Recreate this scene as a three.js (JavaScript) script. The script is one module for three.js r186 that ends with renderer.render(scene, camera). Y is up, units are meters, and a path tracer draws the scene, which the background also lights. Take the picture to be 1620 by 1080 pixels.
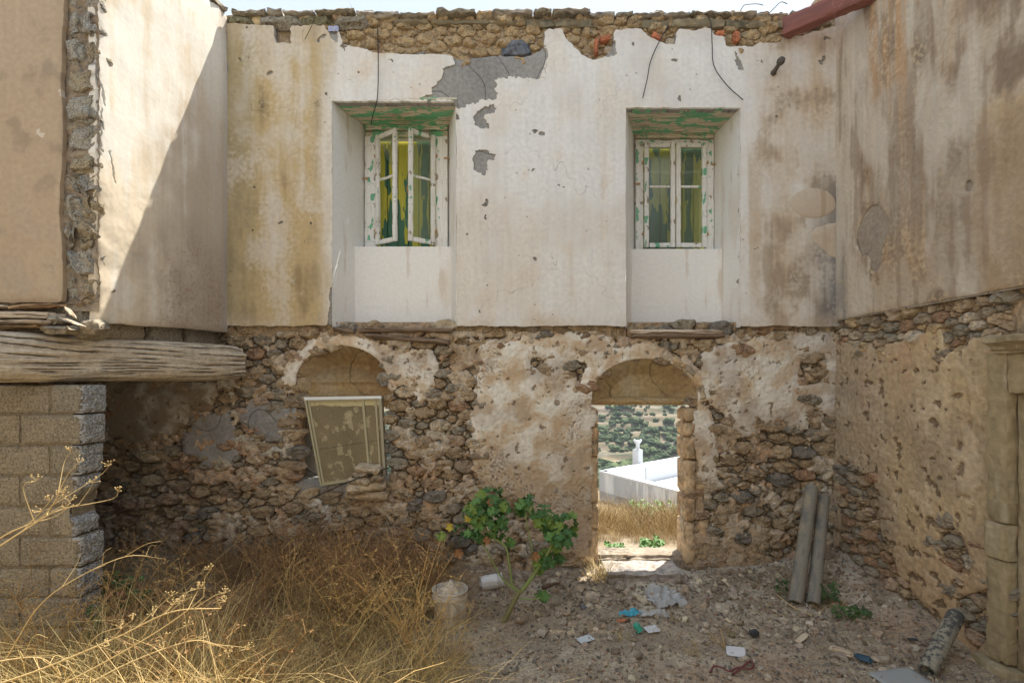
import * as THREE from 'three';
import { mergeGeometries, mergeVertices, toCreasedNormals } from 'three/addons/utils/BufferGeometryUtils.js';
import { ConvexGeometry } from 'three/addons/geometries/ConvexGeometry.js';

// ------------------------------------------------------------------ camera, sky, sun, exposure
const scene = new THREE.Scene();
const EYE = 1.8, F = 820;                                   // eye height (m), focal length in pixels of a 1620 wide frame
const camera = new THREE.PerspectiveCamera(2 * Math.atan(600 / F) * 180 / Math.PI, 1620 / 1200, 0.05, 3000);
camera.position.set(0, EYE, 0);
camera.lookAt(0, EYE, -1);
camera.setViewOffset(1620, 1200, 0, 0, 1620, 1080);         // shift lens: verticals stay upright
const renderer = new THREE.WebGLRenderer({ antialias: true });
renderer.toneMapping = THREE.LinearToneMapping;
renderer.toneMappingExposure = 2.1;
renderer.shadowMap.enabled = true;
const SUN = new THREE.Vector3(0.30, 1, -0.42).normalize();
{
  const w = 256, h = 128, d = new Float32Array(w * h * 4);
  for (let j = 0; j < h; j++) for (let i = 0; i < w; i++) {
    const el = ((j + 0.5) / h - 0.5) * Math.PI, az = ((i + 0.5) / w - 0.5) * 2 * Math.PI;
    const y = Math.sin(el), dir = new THREE.Vector3(Math.cos(el) * Math.cos(az), y, Math.cos(el) * Math.sin(az));
    const t = Math.pow(Math.max(0, y), 0.55), c = dir.dot(SUN), glow = Math.pow(Math.max(0, c), 12) * 0.5;
    let r = 0.66 + (0.285 - 0.66) * t, g = 0.66 + (0.372 - 0.66) * t, b = 0.64 + (0.49 - 0.64) * t;
    r += glow; g += glow * 0.96; b += glow * 0.9;
    if (y < 0) { r = 0.27; g = 0.24; b = 0.19; }
    const k = (j * w + i) * 4; d[k] = r; d[k + 1] = g; d[k + 2] = b; d[k + 3] = 1;
  }
  const t = new THREE.DataTexture(d, w, h, THREE.RGBAFormat, THREE.FloatType);
  t.mapping = THREE.EquirectangularReflectionMapping; t.magFilter = t.minFilter = THREE.LinearFilter; t.needsUpdate = true;
  scene.background = t; scene.environment = t;
}
const sun = new THREE.DirectionalLight(new THREE.Color(1, 0.945, 0.835), 5);
sun.position.copy(SUN).multiplyScalar(40); sun.castShadow = true;
sun.shadow.camera.left = sun.shadow.camera.bottom = -14; sun.shadow.camera.right = sun.shadow.camera.top = 14; sun.shadow.camera.far = 120;
sun.shadow.mapSize.set(4096, 4096);
scene.add(sun, sun.target);

// ------------------------------------------------------------------ numbers, noise, textures
function rng(seed) { let a = seed >>> 0; return () => { a = (a + 0x6D2B79F5) | 0; let t = Math.imul(a ^ (a >>> 15), 1 | a); t = (t + Math.imul(t ^ (t >>> 7), 61 | t)) ^ t; return ((t ^ (t >>> 14)) >>> 0) / 4294967296; }; }
const R0 = rng(7);
const PERM = new Uint8Array(512); { const p = [...Array(256).keys()]; for (let i = 255; i > 0; i--) { const j = Math.floor(R0() * (i + 1)); [p[i], p[j]] = [p[j], p[i]]; } for (let i = 0; i < 512; i++) PERM[i] = p[i & 255]; }
const GX = new Float32Array(256), GY = new Float32Array(256); for (let i = 0; i < 256; i++) { const a = i / 256 * Math.PI * 2 * 7.3; GX[i] = Math.cos(a) * 1.5; GY[i] = Math.sin(a) * 1.5; }
function pn(x, y) {
  const xf = Math.floor(x), yf = Math.floor(y), X = xf & 255, Y = yf & 255; x -= xf; y -= yf;
  const u = x * x * x * (x * (x * 6 - 15) + 10), v = y * y * y * (y * (y * 6 - 15) + 10);
  const a = PERM[PERM[X] + Y], b = PERM[PERM[X + 1] + Y], c = PERM[PERM[X] + Y + 1], d = PERM[PERM[X + 1] + Y + 1];
  const n0 = GX[a] * x + GY[a] * y, n1 = GX[b] * (x - 1) + GY[b] * y, n2 = GX[c] * x + GY[c] * (y - 1), n3 = GX[d] * (x - 1) + GY[d] * (y - 1);
  const p = n0 + u * (n1 - n0), q = n2 + u * (n3 - n2); return p + v * (q - p);
}
function fbm(x, y, o = 4) { let s = 0, a = 0.5, f = 1; for (let i = 0; i < o; i++) { s += a * pn(x * f + i * 17.3, y * f - i * 9.1); f *= 2.03; a *= 0.5; } return s; }
function rid(x, y, o = 3) { let s = 0, a = 0.5, f = 1; for (let i = 0; i < o; i++) { s += a * (1 - Math.abs(pn(x * f + i * 7.7, y * f + i * 3.1)) * 2); f *= 2.1; a *= 0.5; } return s; }
const hsh = (i, j, k = 0) => PERM[PERM[(PERM[i & 255] + j) & 255] + (k & 255)] / 255;
const WO = { f1: 0, f2: 0, id: 0 };
function worley(x, y) {
  const xi = Math.floor(x), yi = Math.floor(y); let f1 = 9, f2 = 9, id = 0;
  for (let j = -1; j <= 1; j++) for (let i = -1; i <= 1; i++) {
    const cx = xi + i, cy = yi + j, dx = cx + 0.1 + 0.8 * hsh(cx, cy, 1) - x, dy = cy + 0.1 + 0.8 * hsh(cx, cy, 2) - y, d = dx * dx + dy * dy;
    if (d < f1) { f2 = f1; f1 = d; id = hsh(cx, cy, 3); } else if (d < f2) f2 = d;
  }
  WO.f1 = Math.sqrt(f1); WO.f2 = Math.sqrt(f2); WO.id = id; return WO;
}
const ss = (a, b, x) => { const t = Math.min(1, Math.max(0, (x - a) / (b - a))); return t * t * (3 - 2 * t); };
const cl = (x, a = 0, b = 1) => Math.min(b, Math.max(a, x));
const mix = (o, c, t) => { o.r += (c[0] - o.r) * t; o.g += (c[1] - o.g) * t; o.b += (c[2] - o.b) * t; };
const setc = (o, c) => { o.r = c[0]; o.g = c[1]; o.b = c[2]; };
const mulc = (o, k) => { o.r *= k; o.g *= k; o.b *= k; };
const LUT = new Uint8Array(4097); for (let i = 0; i <= 4096; i++) { const c = i / 4096; LUT[i] = Math.round(255 * (c <= 0.0031308 ? 12.92 * c : 1.055 * Math.pow(c, 1 / 2.4) - 0.055)); }
function makeTex(w, h, x0, y0, x1, y1, fn, wrap = THREE.ClampToEdgeWrapping) {
  const c = new Uint8Array(w * h * 4), b = new Uint8Array(w * h * 4), o = { r: 0, g: 0, b: 0, h: 0.5, a: 1 };
  for (let j = 0; j < h; j++) for (let i = 0; i < w; i++) {
    o.h = 0.5; o.a = 1; fn(x0 + (x1 - x0) * (i + 0.5) / w, y0 + (y1 - y0) * (j + 0.5) / h, o);
    const k = (j * w + i) * 4;
    c[k] = LUT[(cl(o.r) * 4096) | 0]; c[k + 1] = LUT[(cl(o.g) * 4096) | 0]; c[k + 2] = LUT[(cl(o.b) * 4096) | 0]; c[k + 3] = 255;
    b[k] = b[k + 1] = b[k + 2] = cl(o.h) * 255; b[k + 3] = 255;
  }
  const mk = (d, srgb) => { const t = new THREE.DataTexture(d, w, h, THREE.RGBAFormat); t.magFilter = t.minFilter = THREE.LinearFilter; t.wrapS = t.wrapT = wrap; if (srgb) t.colorSpace = THREE.SRGBColorSpace; t.needsUpdate = true; return t; };
  return { map: mk(c, true), bump: mk(b, false) };
}
const mat = (t, bumpScale = 0.01, roughness = 0.95, color) => {
  const m = new THREE.MeshStandardMaterial({ roughness, side: THREE.DoubleSide });
  if (t) { m.map = t.map; if (bumpScale) { m.bumpMap = t.bump; m.bumpScale = bumpScale; } }
  if (color) m.color.setRGB(...color);
  return m;
};
const plain = (c, roughness = 0.9, metalness = 0) => { const m = new THREE.MeshStandardMaterial({ roughness, metalness, side: THREE.DoubleSide }); m.color.setRGB(...c); return m; };

// ------------------------------------------------------------------ scene tree
const used = new Map();
function numbered(n) { const k = used.get(n) ?? 0; used.set(n, k + 1); return k ? n + '_' + String(k).padStart(3, '0') : n; }
function thing(name, label, category, group) { const o = new THREE.Group(); o.name = numbered(name); o.userData = { label, category }; if (group) o.userData.group = group; scene.add(o); return o; }
function part(name, geo, m, parent, label) { const o = new THREE.Mesh(geo, m); o.name = name; o.castShadow = o.receiveShadow = true; parent.add(o); if (label) o.userData.label = label; return o; }
function sub(name, parent) { const o = new THREE.Group(); o.name = name; parent.add(o); return o; }
function single(name, geo, m, label, category, group) { const o = new THREE.Mesh(geo, m); o.name = numbered(name); o.castShadow = o.receiveShadow = true; o.userData = { label, category }; if (group) o.userData.group = group; scene.add(o); return o; }
function struct(name, geo, m) { const o = new THREE.Mesh(geo, m); o.name = numbered(name); o.castShadow = o.receiveShadow = true; o.userData = { kind: 'structure' }; scene.add(o); return o; }
const stuffed = (o, label) => { o.userData.kind = 'stuff'; if (label) o.userData.label = label; return o; };

// ------------------------------------------------------------------ measuring: photograph pixel on a plane at a distance
const D = 4.8;
const P = (px, py, d) => new THREE.Vector3((px - 810) / F * d, EYE + (600 - py) / F * d, -d);
const bx = (px) => (px - 810) / F * D, by = (py) => EYE + (600 - py) / F * D;
const XP = (x) => 810 + x * F / D, YP = (y) => 600 - (y - EYE) * F / D;                // back wall metres -> pixels
const poly = (pts) => { const o = []; for (let i = 0; i < pts.length; i += 2) o.push([bx(pts[i]), by(pts[i + 1])]); return o; };
function sdPoly(p, x, y) {                                        // > 0 inside
  let d = 1e9, inside = false;
  for (let i = 0, j = p.length - 1; i < p.length; j = i++) {
    const [xi, yi] = p[i], [xj, yj] = p[j], ex = xj - xi, ey = yj - yi, wx = x - xi, wy = y - yi;
    const t = cl((wx * ex + wy * ey) / (ex * ex + ey * ey + 1e-12)), dx = wx - ex * t, dy = wy - ey * t, q = dx * dx + dy * dy;
    if (q < d) d = q;
    if ((yi > y) !== (yj > y) && x < (xj - xi) * (y - yi) / (yj - yi) + xi) inside = !inside;
  }
  d = Math.sqrt(d); return inside ? d : -d;
}
function dLine(p, x, y) {
  let d = 1e9;
  for (let i = 1; i < p.length; i++) { const [ax, ay] = p[i - 1], [qx, qy] = p[i], ex = qx - ax, ey = qy - ay, t = cl(((x - ax) * ex + (y - ay) * ey) / (ex * ex + ey * ey)), dx = x - ax - ex * t, dy = y - ay - ey * t, q = dx * dx + dy * dy; if (q < d) d = q; }
  return Math.sqrt(d);
}
const sdRect = (x0, y0, x1, y1, x, y) => Math.min(x - x0, x1 - x, y - y0, y1 - y);

// ------------------------------------------------------------------ shapes
// a sheet over (u, v), cut along mask = 0 with edges that go back by `thick`
function plate({ x0, y0, x1, y1, cell, mask, surf, thick, uv }) {
  const nx = Math.ceil((x1 - x0) / cell), ny = Math.ceil((y1 - y0) / cell), M = new Float32Array((nx + 1) * (ny + 1));
  const gx = (i) => x0 + (x1 - x0) * i / nx, gy = (j) => y0 + (y1 - y0) * j / ny;
  for (let j = 0; j <= ny; j++) for (let i = 0; i <= nx; i++) { const v = mask(gx(i), gy(j)); M[j * (nx + 1) + i] = Math.abs(v) < 1e-6 ? 1e-6 : v; }
  const pos = [], idx = [], keys = new Map(), seg = [];
  const vert = (key, x, y, m) => { let k = keys.get(key); if (k === undefined) { k = pos.length / 3; pos.push(x, y, surf(x, y, m)); keys.set(key, k); } return k; };
  const N = (nx + 1) * (ny + 1);
  for (let j = 0; j < ny; j++) for (let i = 0; i < nx; i++) {
    const c = [[i, j], [i + 1, j], [i + 1, j + 1], [i, j + 1]], v = c.map(([a, b]) => M[b * (nx + 1) + a]);
    if (v[0] <= 0 && v[1] <= 0 && v[2] <= 0 && v[3] <= 0) continue;
    const out = [], exits = [], enters = [];
    for (let k = 0; k < 4; k++) {
      const l = (k + 1) % 4, [a, b] = c[k], [e, f] = c[l];
      if (v[k] > 0) out.push(vert(b * (nx + 1) + a, gx(a), gy(b), v[k]));
      if ((v[k] > 0) !== (v[l] > 0)) {
        const t = v[k] / (v[k] - v[l]), lo = Math.min(b * (nx + 1) + a, f * (nx + 1) + e), key = N + lo * 2 + (a === e ? 1 : 0);
        const id = vert(key, gx(a) + (gx(e) - gx(a)) * t, gy(b) + (gy(f) - gy(b)) * t, 0);
        out.push(id); (v[k] > 0 ? exits : enters).push(id);
      }
    }
    for (let k = 1; k + 1 < out.length; k++) idx.push(out[0], out[k], out[k + 1]);
    exits.forEach((e, k) => seg.push([e, enters[k]]));
  }
  const top = new THREE.BufferGeometry();
  if (thick) {                                                     // own vertices for the edges: a crisp rim
    for (const [a, b] of seg) {
      const k = pos.length / 3;
      for (const q of [a, b]) pos.push(pos[q * 3], pos[q * 3 + 1], pos[q * 3 + 2]);
      for (const q of [b, a]) pos.push(pos[q * 3], pos[q * 3 + 1], pos[q * 3 + 2] - thick);
      idx.push(k, k + 3, k + 2, k, k + 2, k + 1);
    }
  }
  top.setAttribute('position', new THREE.Float32BufferAttribute(pos, 3));
  const uvs = new Float32Array(pos.length / 3 * 2), q = uv ?? [x0, y0, x1, y1];
  for (let k = 0; k < pos.length / 3; k++) { uvs[k * 2] = (pos[k * 3] - q[0]) / (q[2] - q[0]); uvs[k * 2 + 1] = (pos[k * 3 + 1] - q[1]) / (q[3] - q[1]); }
  top.setAttribute('uv', new THREE.BufferAttribute(uvs, 2));
  top.setIndex(idx); top.computeVertexNormals();
  return top;
}
const frame = (o, W) => { const V = new THREE.Vector3(0, 1, 0), U = new THREE.Vector3().crossVectors(V, W); return new THREE.Matrix4().makeBasis(U, V, W).setPosition(o); };
// a rough block: a subdivided box, edges worn, faces uneven
function roughBox(w, h, d, seed, amp = 0.006, cell = 0.04, uvScale = 1, round = 0.008) {
  const g = new THREE.BoxGeometry(w, h, d, Math.max(2, Math.round(w / cell)), Math.max(2, Math.round(h / cell)), Math.max(2, Math.round(d / cell)));
  const p = g.attributes.position, n = g.attributes.normal, uv = g.attributes.uv, s = seed * 3.71;
  for (let i = 0; i < p.count; i++) {
    const x = p.getX(i), y = p.getY(i), z = p.getZ(i), ax = Math.abs(n.getX(i)) > 0.5, ay = Math.abs(n.getY(i)) > 0.5;
    uv.setXY(i, (ax ? z : x) * uvScale + s, (ay ? z : y) * uvScale + s * 0.7);
    const ex = w / 2 - Math.abs(x), ey = h / 2 - Math.abs(y), ez = d / 2 - Math.abs(z), e = [ex, ey, ez].sort((a, b) => a - b)[1];
    const k = -round * 1.2 * Math.exp(-e / (round * 0.9)) * (1 + 1.5 * Math.max(0, pn(x * 11 + s, y * 11 + z * 9)));
    const dx = pn(y * 14 + s, z * 14 + 3) , dy = pn(x * 14 + s, z * 14 + 7), dz = pn(x * 14 + s, y * 14 + 11);
    const L = Math.hypot(x / w, y / h, z / d) || 1;
    p.setXYZ(i, x + amp * dx + k * Math.sign(x) * (ex < 0.03 ? 1 : 0), y + amp * dy + k * Math.sign(y) * (ey < 0.03 ? 1 : 0), z + amp * dz + k * Math.sign(z) * (ez < 0.03 ? 1 : 0));
  }
  const g2 = mergeByPos(g); return g2;
}
function mergeByPos(g, angle = 0.9) { return toCreasedNormals(g, angle); }
function box(w, h, d, x, y, z) { const g = new THREE.BoxGeometry(w, h, d); g.translate(x, y, z); return g; }
const boxTo = (x0, y0, z0, x1, y1, z1) => box(x1 - x0, y1 - y0, z1 - z0, (x0 + x1) / 2, (y0 + y1) / 2, (z0 + z1) / 2);
function metricUV(g, k = 1) { const p = g.attributes.position, n = g.attributes.normal, u = g.attributes.uv; for (let i = 0; i < p.count; i++) { const ax = Math.abs(n.getX(i)), ay = Math.abs(n.getY(i)), az = Math.abs(n.getZ(i)); if (ax > ay && ax > az) u.setXY(i, p.getZ(i) * k, p.getY(i) * k); else if (ay > az) u.setXY(i, p.getX(i) * k, p.getZ(i) * k); else u.setXY(i, p.getX(i) * k, p.getY(i) * k); } return g; }
function tube(pts, r, segs, rad = 6, r2 = r) {
  const c = new THREE.CatmullRomCurve3(pts, false, 'catmullrom', 0.5), g = new THREE.TubeGeometry(c, segs ?? pts.length * 4, r, rad, false);
  if (r2 !== r) { const p = g.attributes.position, n = (segs ?? pts.length * 4), v = new THREE.Vector3(); for (let i = 0; i <= n; i++) { c.getPointAt(i / n, v); const k = 1 + (r2 / r - 1) * i / n; for (let j = 0; j <= rad; j++) { const q = i * (rad + 1) + j; p.setXYZ(q, v.x + (p.getX(q) - v.x) * k, v.y + (p.getY(q) - v.y) * k, v.z + (p.getZ(q) - v.z) * k); } } }
  return g;
}
// loose rock: convex hull of scattered points
function rockGeo(seed, sx = 1, sy = 0.6, sz = 0.8, n = 16) {
  const r = rng(seed), pts = [];
  for (let i = 0; i < n; i++) { const a = r() * 6.283, z = r() * 2 - 1, q = Math.sqrt(1 - z * z), k = 0.82 + 0.18 * r(); pts.push(new THREE.Vector3(Math.cos(a) * q * sx * k, z * sy * k, Math.sin(a) * q * sz * k)); }
  const g = new ConvexGeometry(pts), p = g.attributes.position, u = new Float32Array(p.count * 2);
  for (let i = 0; i < p.count; i++) { u[i * 2] = p.getX(i) * 0.2 + p.getY(i) * 0.13 + seed * 0.37; u[i * 2 + 1] = p.getZ(i) * 0.2 + p.getY(i) * 0.17 + seed * 0.21; }
  g.setAttribute('uv', new THREE.BufferAttribute(u, 2));
  return g;
}

// ------------------------------------------------------------------ rubble: packed stones of many sizes (power diagram, stretched along the course)
function packStones({ x0, y0, x1, y1, inside, rMax = 0.085, rMin = 0.014, aniso = 1.75, seed = 1, tries = 900, gap = 0.003 }) {
  const r = rng(seed), S = [], cs = rMax * 2, grid = new Map(), key = (i, j) => i * 4096 + j;
  const near = (x, y, f) => { const gi = Math.floor(x / cs), gj = Math.floor(y / cs); for (let j = -2; j <= 2; j++) for (let i = -2; i <= 2; i++) for (const s of grid.get(key(gi + i + 2048, gj + j + 2048)) ?? []) if (f(s) === false) return false; return true; };
  const area = (x1 - x0) * (y1 - y0) * aniso;
  for (let q = rMax; q >= rMin; q *= 0.84) {
    const n = tries * area * Math.pow(0.085 / q, 1.75) / 3;
    for (let k = 0; k < n; k++) {
      const x = x0 + r() * (x1 - x0), y = y0 + r() * (y1 - y0); if (!(inside(x, y) > -q * 0.25)) continue;
      const Y = y * aniso, rr = q * (0.9 + 0.2 * r());
      if (near(x, Y, (s) => Math.hypot(s.x - x, s.Y - Y) > 0.80 * (s.r + rr))) { const s = { x, Y, r: rr }; S.push(s); const kk = key(Math.floor(x / cs) + 2048, Math.floor(Y / cs) + 2048); if (!grid.has(kk)) grid.set(kk, []); grid.get(kk).push(s); }
    }
  }
  for (const s of S) {
    let pg = []; const n = 5 + Math.floor(r() * 4), a0 = r() * 6.28, e = 1.25 + 0.3 * r(); for (let k = 0; k < n; k++) { const a = a0 + (k + 0.55 * (r() - 0.5)) / n * 6.2832, q = s.r * e * (0.92 + 0.25 * r()); pg.push([Math.cos(a) * q, Math.sin(a) * q]); }
    near(s.x, s.Y, (t) => {
      if (t === s) return; const dx = t.x - s.x, dy = t.Y - s.Y, d2 = dx * dx + dy * dy, d = Math.sqrt(d2); if (d > (s.r + t.r) * 1.6) return;
      const cut = (d2 + s.r * s.r - t.r * t.r) / (2 * d) - gap, nx = dx / d, ny = dy / d, o = [];
      for (let k = 0; k < pg.length; k++) { const A = pg[k], B = pg[(k + 1) % pg.length], a = A[0] * nx + A[1] * ny - cut, b = B[0] * nx + B[1] * ny - cut; if (a <= 0) o.push(A); if ((a < 0) !== (b < 0)) { const f = a / (a - b); o.push([A[0] + (B[0] - A[0]) * f, A[1] + (B[1] - A[1]) * f]); } }
      pg = o;
    });
    if (pg.length < 3) { s.pg = null; continue; }
    pg = pg.map(([a, b]) => [a, b / aniso]);
    const q = []; for (let k = 0; k < pg.length; k++) { const A = pg[k], B = pg[(k + 1) % pg.length]; q.push([A[0] * 0.87 + B[0] * 0.13, A[1] * 0.87 + B[1] * 0.13], [A[0] * 0.13 + B[0] * 0.87, A[1] * 0.13 + B[1] * 0.87]); }
    s.pg = q; s.y = s.Y / aniso;
    let ar = 0; for (let k = 0; k < q.length; k++) { const A = q[k], B = q[(k + 1) % q.length]; ar += A[0] * B[1] - B[0] * A[1]; } s.area = ar / 2;
  }
  return S.filter((s) => s.pg && s.area > 1e-5).sort((a, b) => b.area - a.area);
}
// one stone, local z = out of the wall; bulges by about `out`, sunk by `sink`
function stoneGeo(pg, seed, out, sink = 0.05) {
  const r = rng(Math.round(seed * 1000)), n = 18, L = [0]; for (let k = 0; k < pg.length; k++) { const A = pg[k], B = pg[(k + 1) % pg.length]; L.push(L[k] + Math.hypot(B[0] - A[0], B[1] - A[1])); }
  const T = L[pg.length], ring = [], sz = T / 4; for (let k = 0; k < n; k++) { const t = T * k / n; let i = 0; while (L[i + 1] < t) i++; const f = (t - L[i]) / (L[i + 1] - L[i] + 1e-9), A = pg[i], B = pg[(i + 1) % pg.length], x = A[0] + (B[0] - A[0]) * f, y = A[1] + (B[1] - A[1]) * f, j = 0.97 + 0.13 * pn(x / sz * 2.6 + seed, y / sz * 2.6) + 0.09 * (r() - 0.5); ring.push([x * j, y * j]); }
  const pl = []; for (let k = 0; k < 4; k++) { const a = r() * 6.28, m = (0.2 + 0.9 * r() * r()) * out / sz * 1.6; pl.push([Math.cos(a) * m, Math.sin(a) * m, out * (0.75 + 0.5 * r())]); }
  const hgt = (x, y) => { let h = out * 1.15; for (const [a, b, c] of pl) h = Math.min(h, c + a * x + b * y); return Math.max(h, out * 0.1) + out * (0.38 * pn(x / sz * 2.6 + seed, y / sz * 2.6) + 0.24 * pn(x / sz * 6 + seed, y / sz * 6)); };
  const pos = [], uv = [], idx = [], ux = r() * 3, uy = r() * 3;
  const push = (x, y, z) => { pos.push(x, y, z); uv.push(x * 2.4 + z * 1.3 + ux, y * 2.4 + z * 0.9 + uy); };
  const e1 = 0.93 - 0.05 * r(), rings = [[1, () => -sink], [1.0, (x, y) => hgt(x, y) * 0.35 - 0.003], [e1, (x, y) => hgt(x, y) * 0.85], [0.76, (x, y) => hgt(x, y)], [0.40, (x, y) => hgt(x, y)]];
  for (const [s, f] of rings) for (const [x, y] of ring) push(x * s, y * s, f(x * s, y * s));
  push(0, 0, hgt(0, 0));
  for (let q = 0; q < 4; q++) for (let k = 0; k < n; k++) { const a = q * n + k, b = q * n + (k + 1) % n; idx.push(a, b, b + n, a, b + n, a + n); }
  for (let k = 0; k < n; k++) idx.push(4 * n + k, 4 * n + (k + 1) % n, 5 * n);
  const g = new THREE.BufferGeometry(); g.setAttribute('position', new THREE.Float32BufferAttribute(pos, 3)); g.setAttribute('uv', new THREE.Float32BufferAttribute(uv, 2)); g.setIndex(idx);
  return toCreasedNormals(g, 0.42);
}
// ------------------------------------------------------------------ materials: what the surfaces are made of
const RW = THREE.RepeatWrapping;
const tStone = makeTex(512, 512, 0, 0, 8, 8, (x, y, o) => {
  const w = (fx, fy, s) => fbm(fx * s, fy * s, 4), X = x, Y = y;
  const e = Math.min(1, Math.min(X, 8 - X, Y, 8 - Y) / 0.6);       // fades to the same value at the rim so that it tiles
  const n = w(X, Y, 0.9) * e, f = w(X + 9, Y, 4.5) * e, s = Math.pow(Math.max(0, w(X, Y + 30, 1.6)), 1.2) * e, v = Math.max(0, rid(X * 0.8 + 3, Y * 1.6, 2) - 0.62) * e;
  const k = 0.66 + 0.55 * n + 0.6 * f; setc(o, [k, k * (0.98 - 0.06 * n), k * (0.95 - 0.12 * n)]);
  mix(o, [0.95, 0.90, 0.82], cl(v * 2.0)); mix(o, [0.75, 0.52, 0.34], cl(s * 0.9)); o.h = 0.5 + 0.35 * n + 0.4 * f;
}, RW);
const STONES = [[0.28, 0.25, 0.21], [0.40, 0.345, 0.265], [0.46, 0.345, 0.225], [0.48, 0.31, 0.195], [0.58, 0.44, 0.285], [0.68, 0.56, 0.40], [0.56, 0.41, 0.29], [0.40, 0.305, 0.21], [0.50, 0.375, 0.24]].map((c) => mat(tStone, 0.016, 0.95, c.map((v, i) => v * [1.06, 1.08, 1.09][i])));
const OCHRES = [[0.62, 0.47, 0.28], [0.72, 0.58, 0.38], [0.55, 0.42, 0.28], [0.45, 0.37, 0.27], [0.70, 0.60, 0.46], [0.36, 0.33, 0.30]].map((c) => mat(tStone, 0.008, 0.93, c));
const BLUESTONE = mat(tStone, 0.006, 0.9, [0.22, 0.25, 0.30]), REDBRICK = mat(tStone, 0.004, 0.9, [0.72, 0.26, 0.13]);
const tMortar = makeTex(1280, 512, 0, 0, 8, 2.6, (x, y, o) => {
  const n = fbm(x * 1.3, y * 1.3, 4), f = fbm(x * 14, y * 14, 4), w = worley(x * 38, y * 44);
  setc(o, [0.47, 0.345, 0.22]); mix(o, [0.50, 0.31, 0.18], ss(0, 0.35, n)); mix(o, [0.52, 0.43, 0.32], ss(0.05, 0.4, fbm(x * 2.1 + 40, y * 2.1, 3)));
  if (w.id > 0.55) mix(o, w.id > 0.85 ? [0.50, 0.42, 0.32] : [0.27, 0.24, 0.21], 0.6 * ss(0.5, 0.25, w.f1));
  mulc(o, 0.9 + 0.6 * f); o.h = 0.5 + 0.5 * f + 0.25 * ss(0.5, 0.1, w.f1);
}, RW);
const M_MORTAR = mat(tMortar, 0.016);
const tCement = makeTex(512, 512, 0, 0, 2, 2, (x, y, o) => {
  const n = fbm(x * 1.6, y * 1.6, 4), f = fbm(x * 28, y * 28, 3), w = worley(x * 60, y * 60), c = Math.abs(pn(x * 2.1 + 5, y * 2.1));
  setc(o, [0.30, 0.285, 0.265]); mulc(o, 1 + 0.35 * n + 0.35 * f); if (w.id > 0.7) mix(o, [0.50, 0.47, 0.42], 0.4 * ss(0.4, 0.1, w.f1));
  o.h = 0.55 + 0.35 * f; if (c < 0.012) { mulc(o, 0.4); o.h = 0.1; }
}, RW);
const M_CEMENT = mat(tCement, 0.004);
const tConc = makeTex(512, 512, 0, 0, 1, 1, (x, y, o) => {
  const n = fbm(x * 3, y * 3, 4), f = fbm(x * 60, y * 60, 3), w = worley(x * 70, y * 70);
  setc(o, [0.31, 0.26, 0.185]); mix(o, [0.22, 0.19, 0.14], ss(0.0, 0.4, n)); mulc(o, 0.95 + 0.35 * n + 0.5 * f); if (w.id > 0.75) mulc(o, 1 - 0.55 * ss(0.42, 0.12, w.f1)); if (w.id < 0.14) mix(o, [0.6, 0.55, 0.46], 0.5 * ss(0.4, 0.1, w.f1));
  o.h = 0.6 + 0.5 * f - (w.id > 0.75 ? 0.4 * ss(0.4, 0.1, w.f1) : 0);
}, RW);
const M_CONC = mat(tConc, 0.008), M_CONCGREY = mat(tConc, 0.02, 0.95, [1.35, 1.6, 2.2]), M_CONCDARK = mat(tConc, 0.015, 0.95, [1.0, 1.05, 1.15]);

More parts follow.
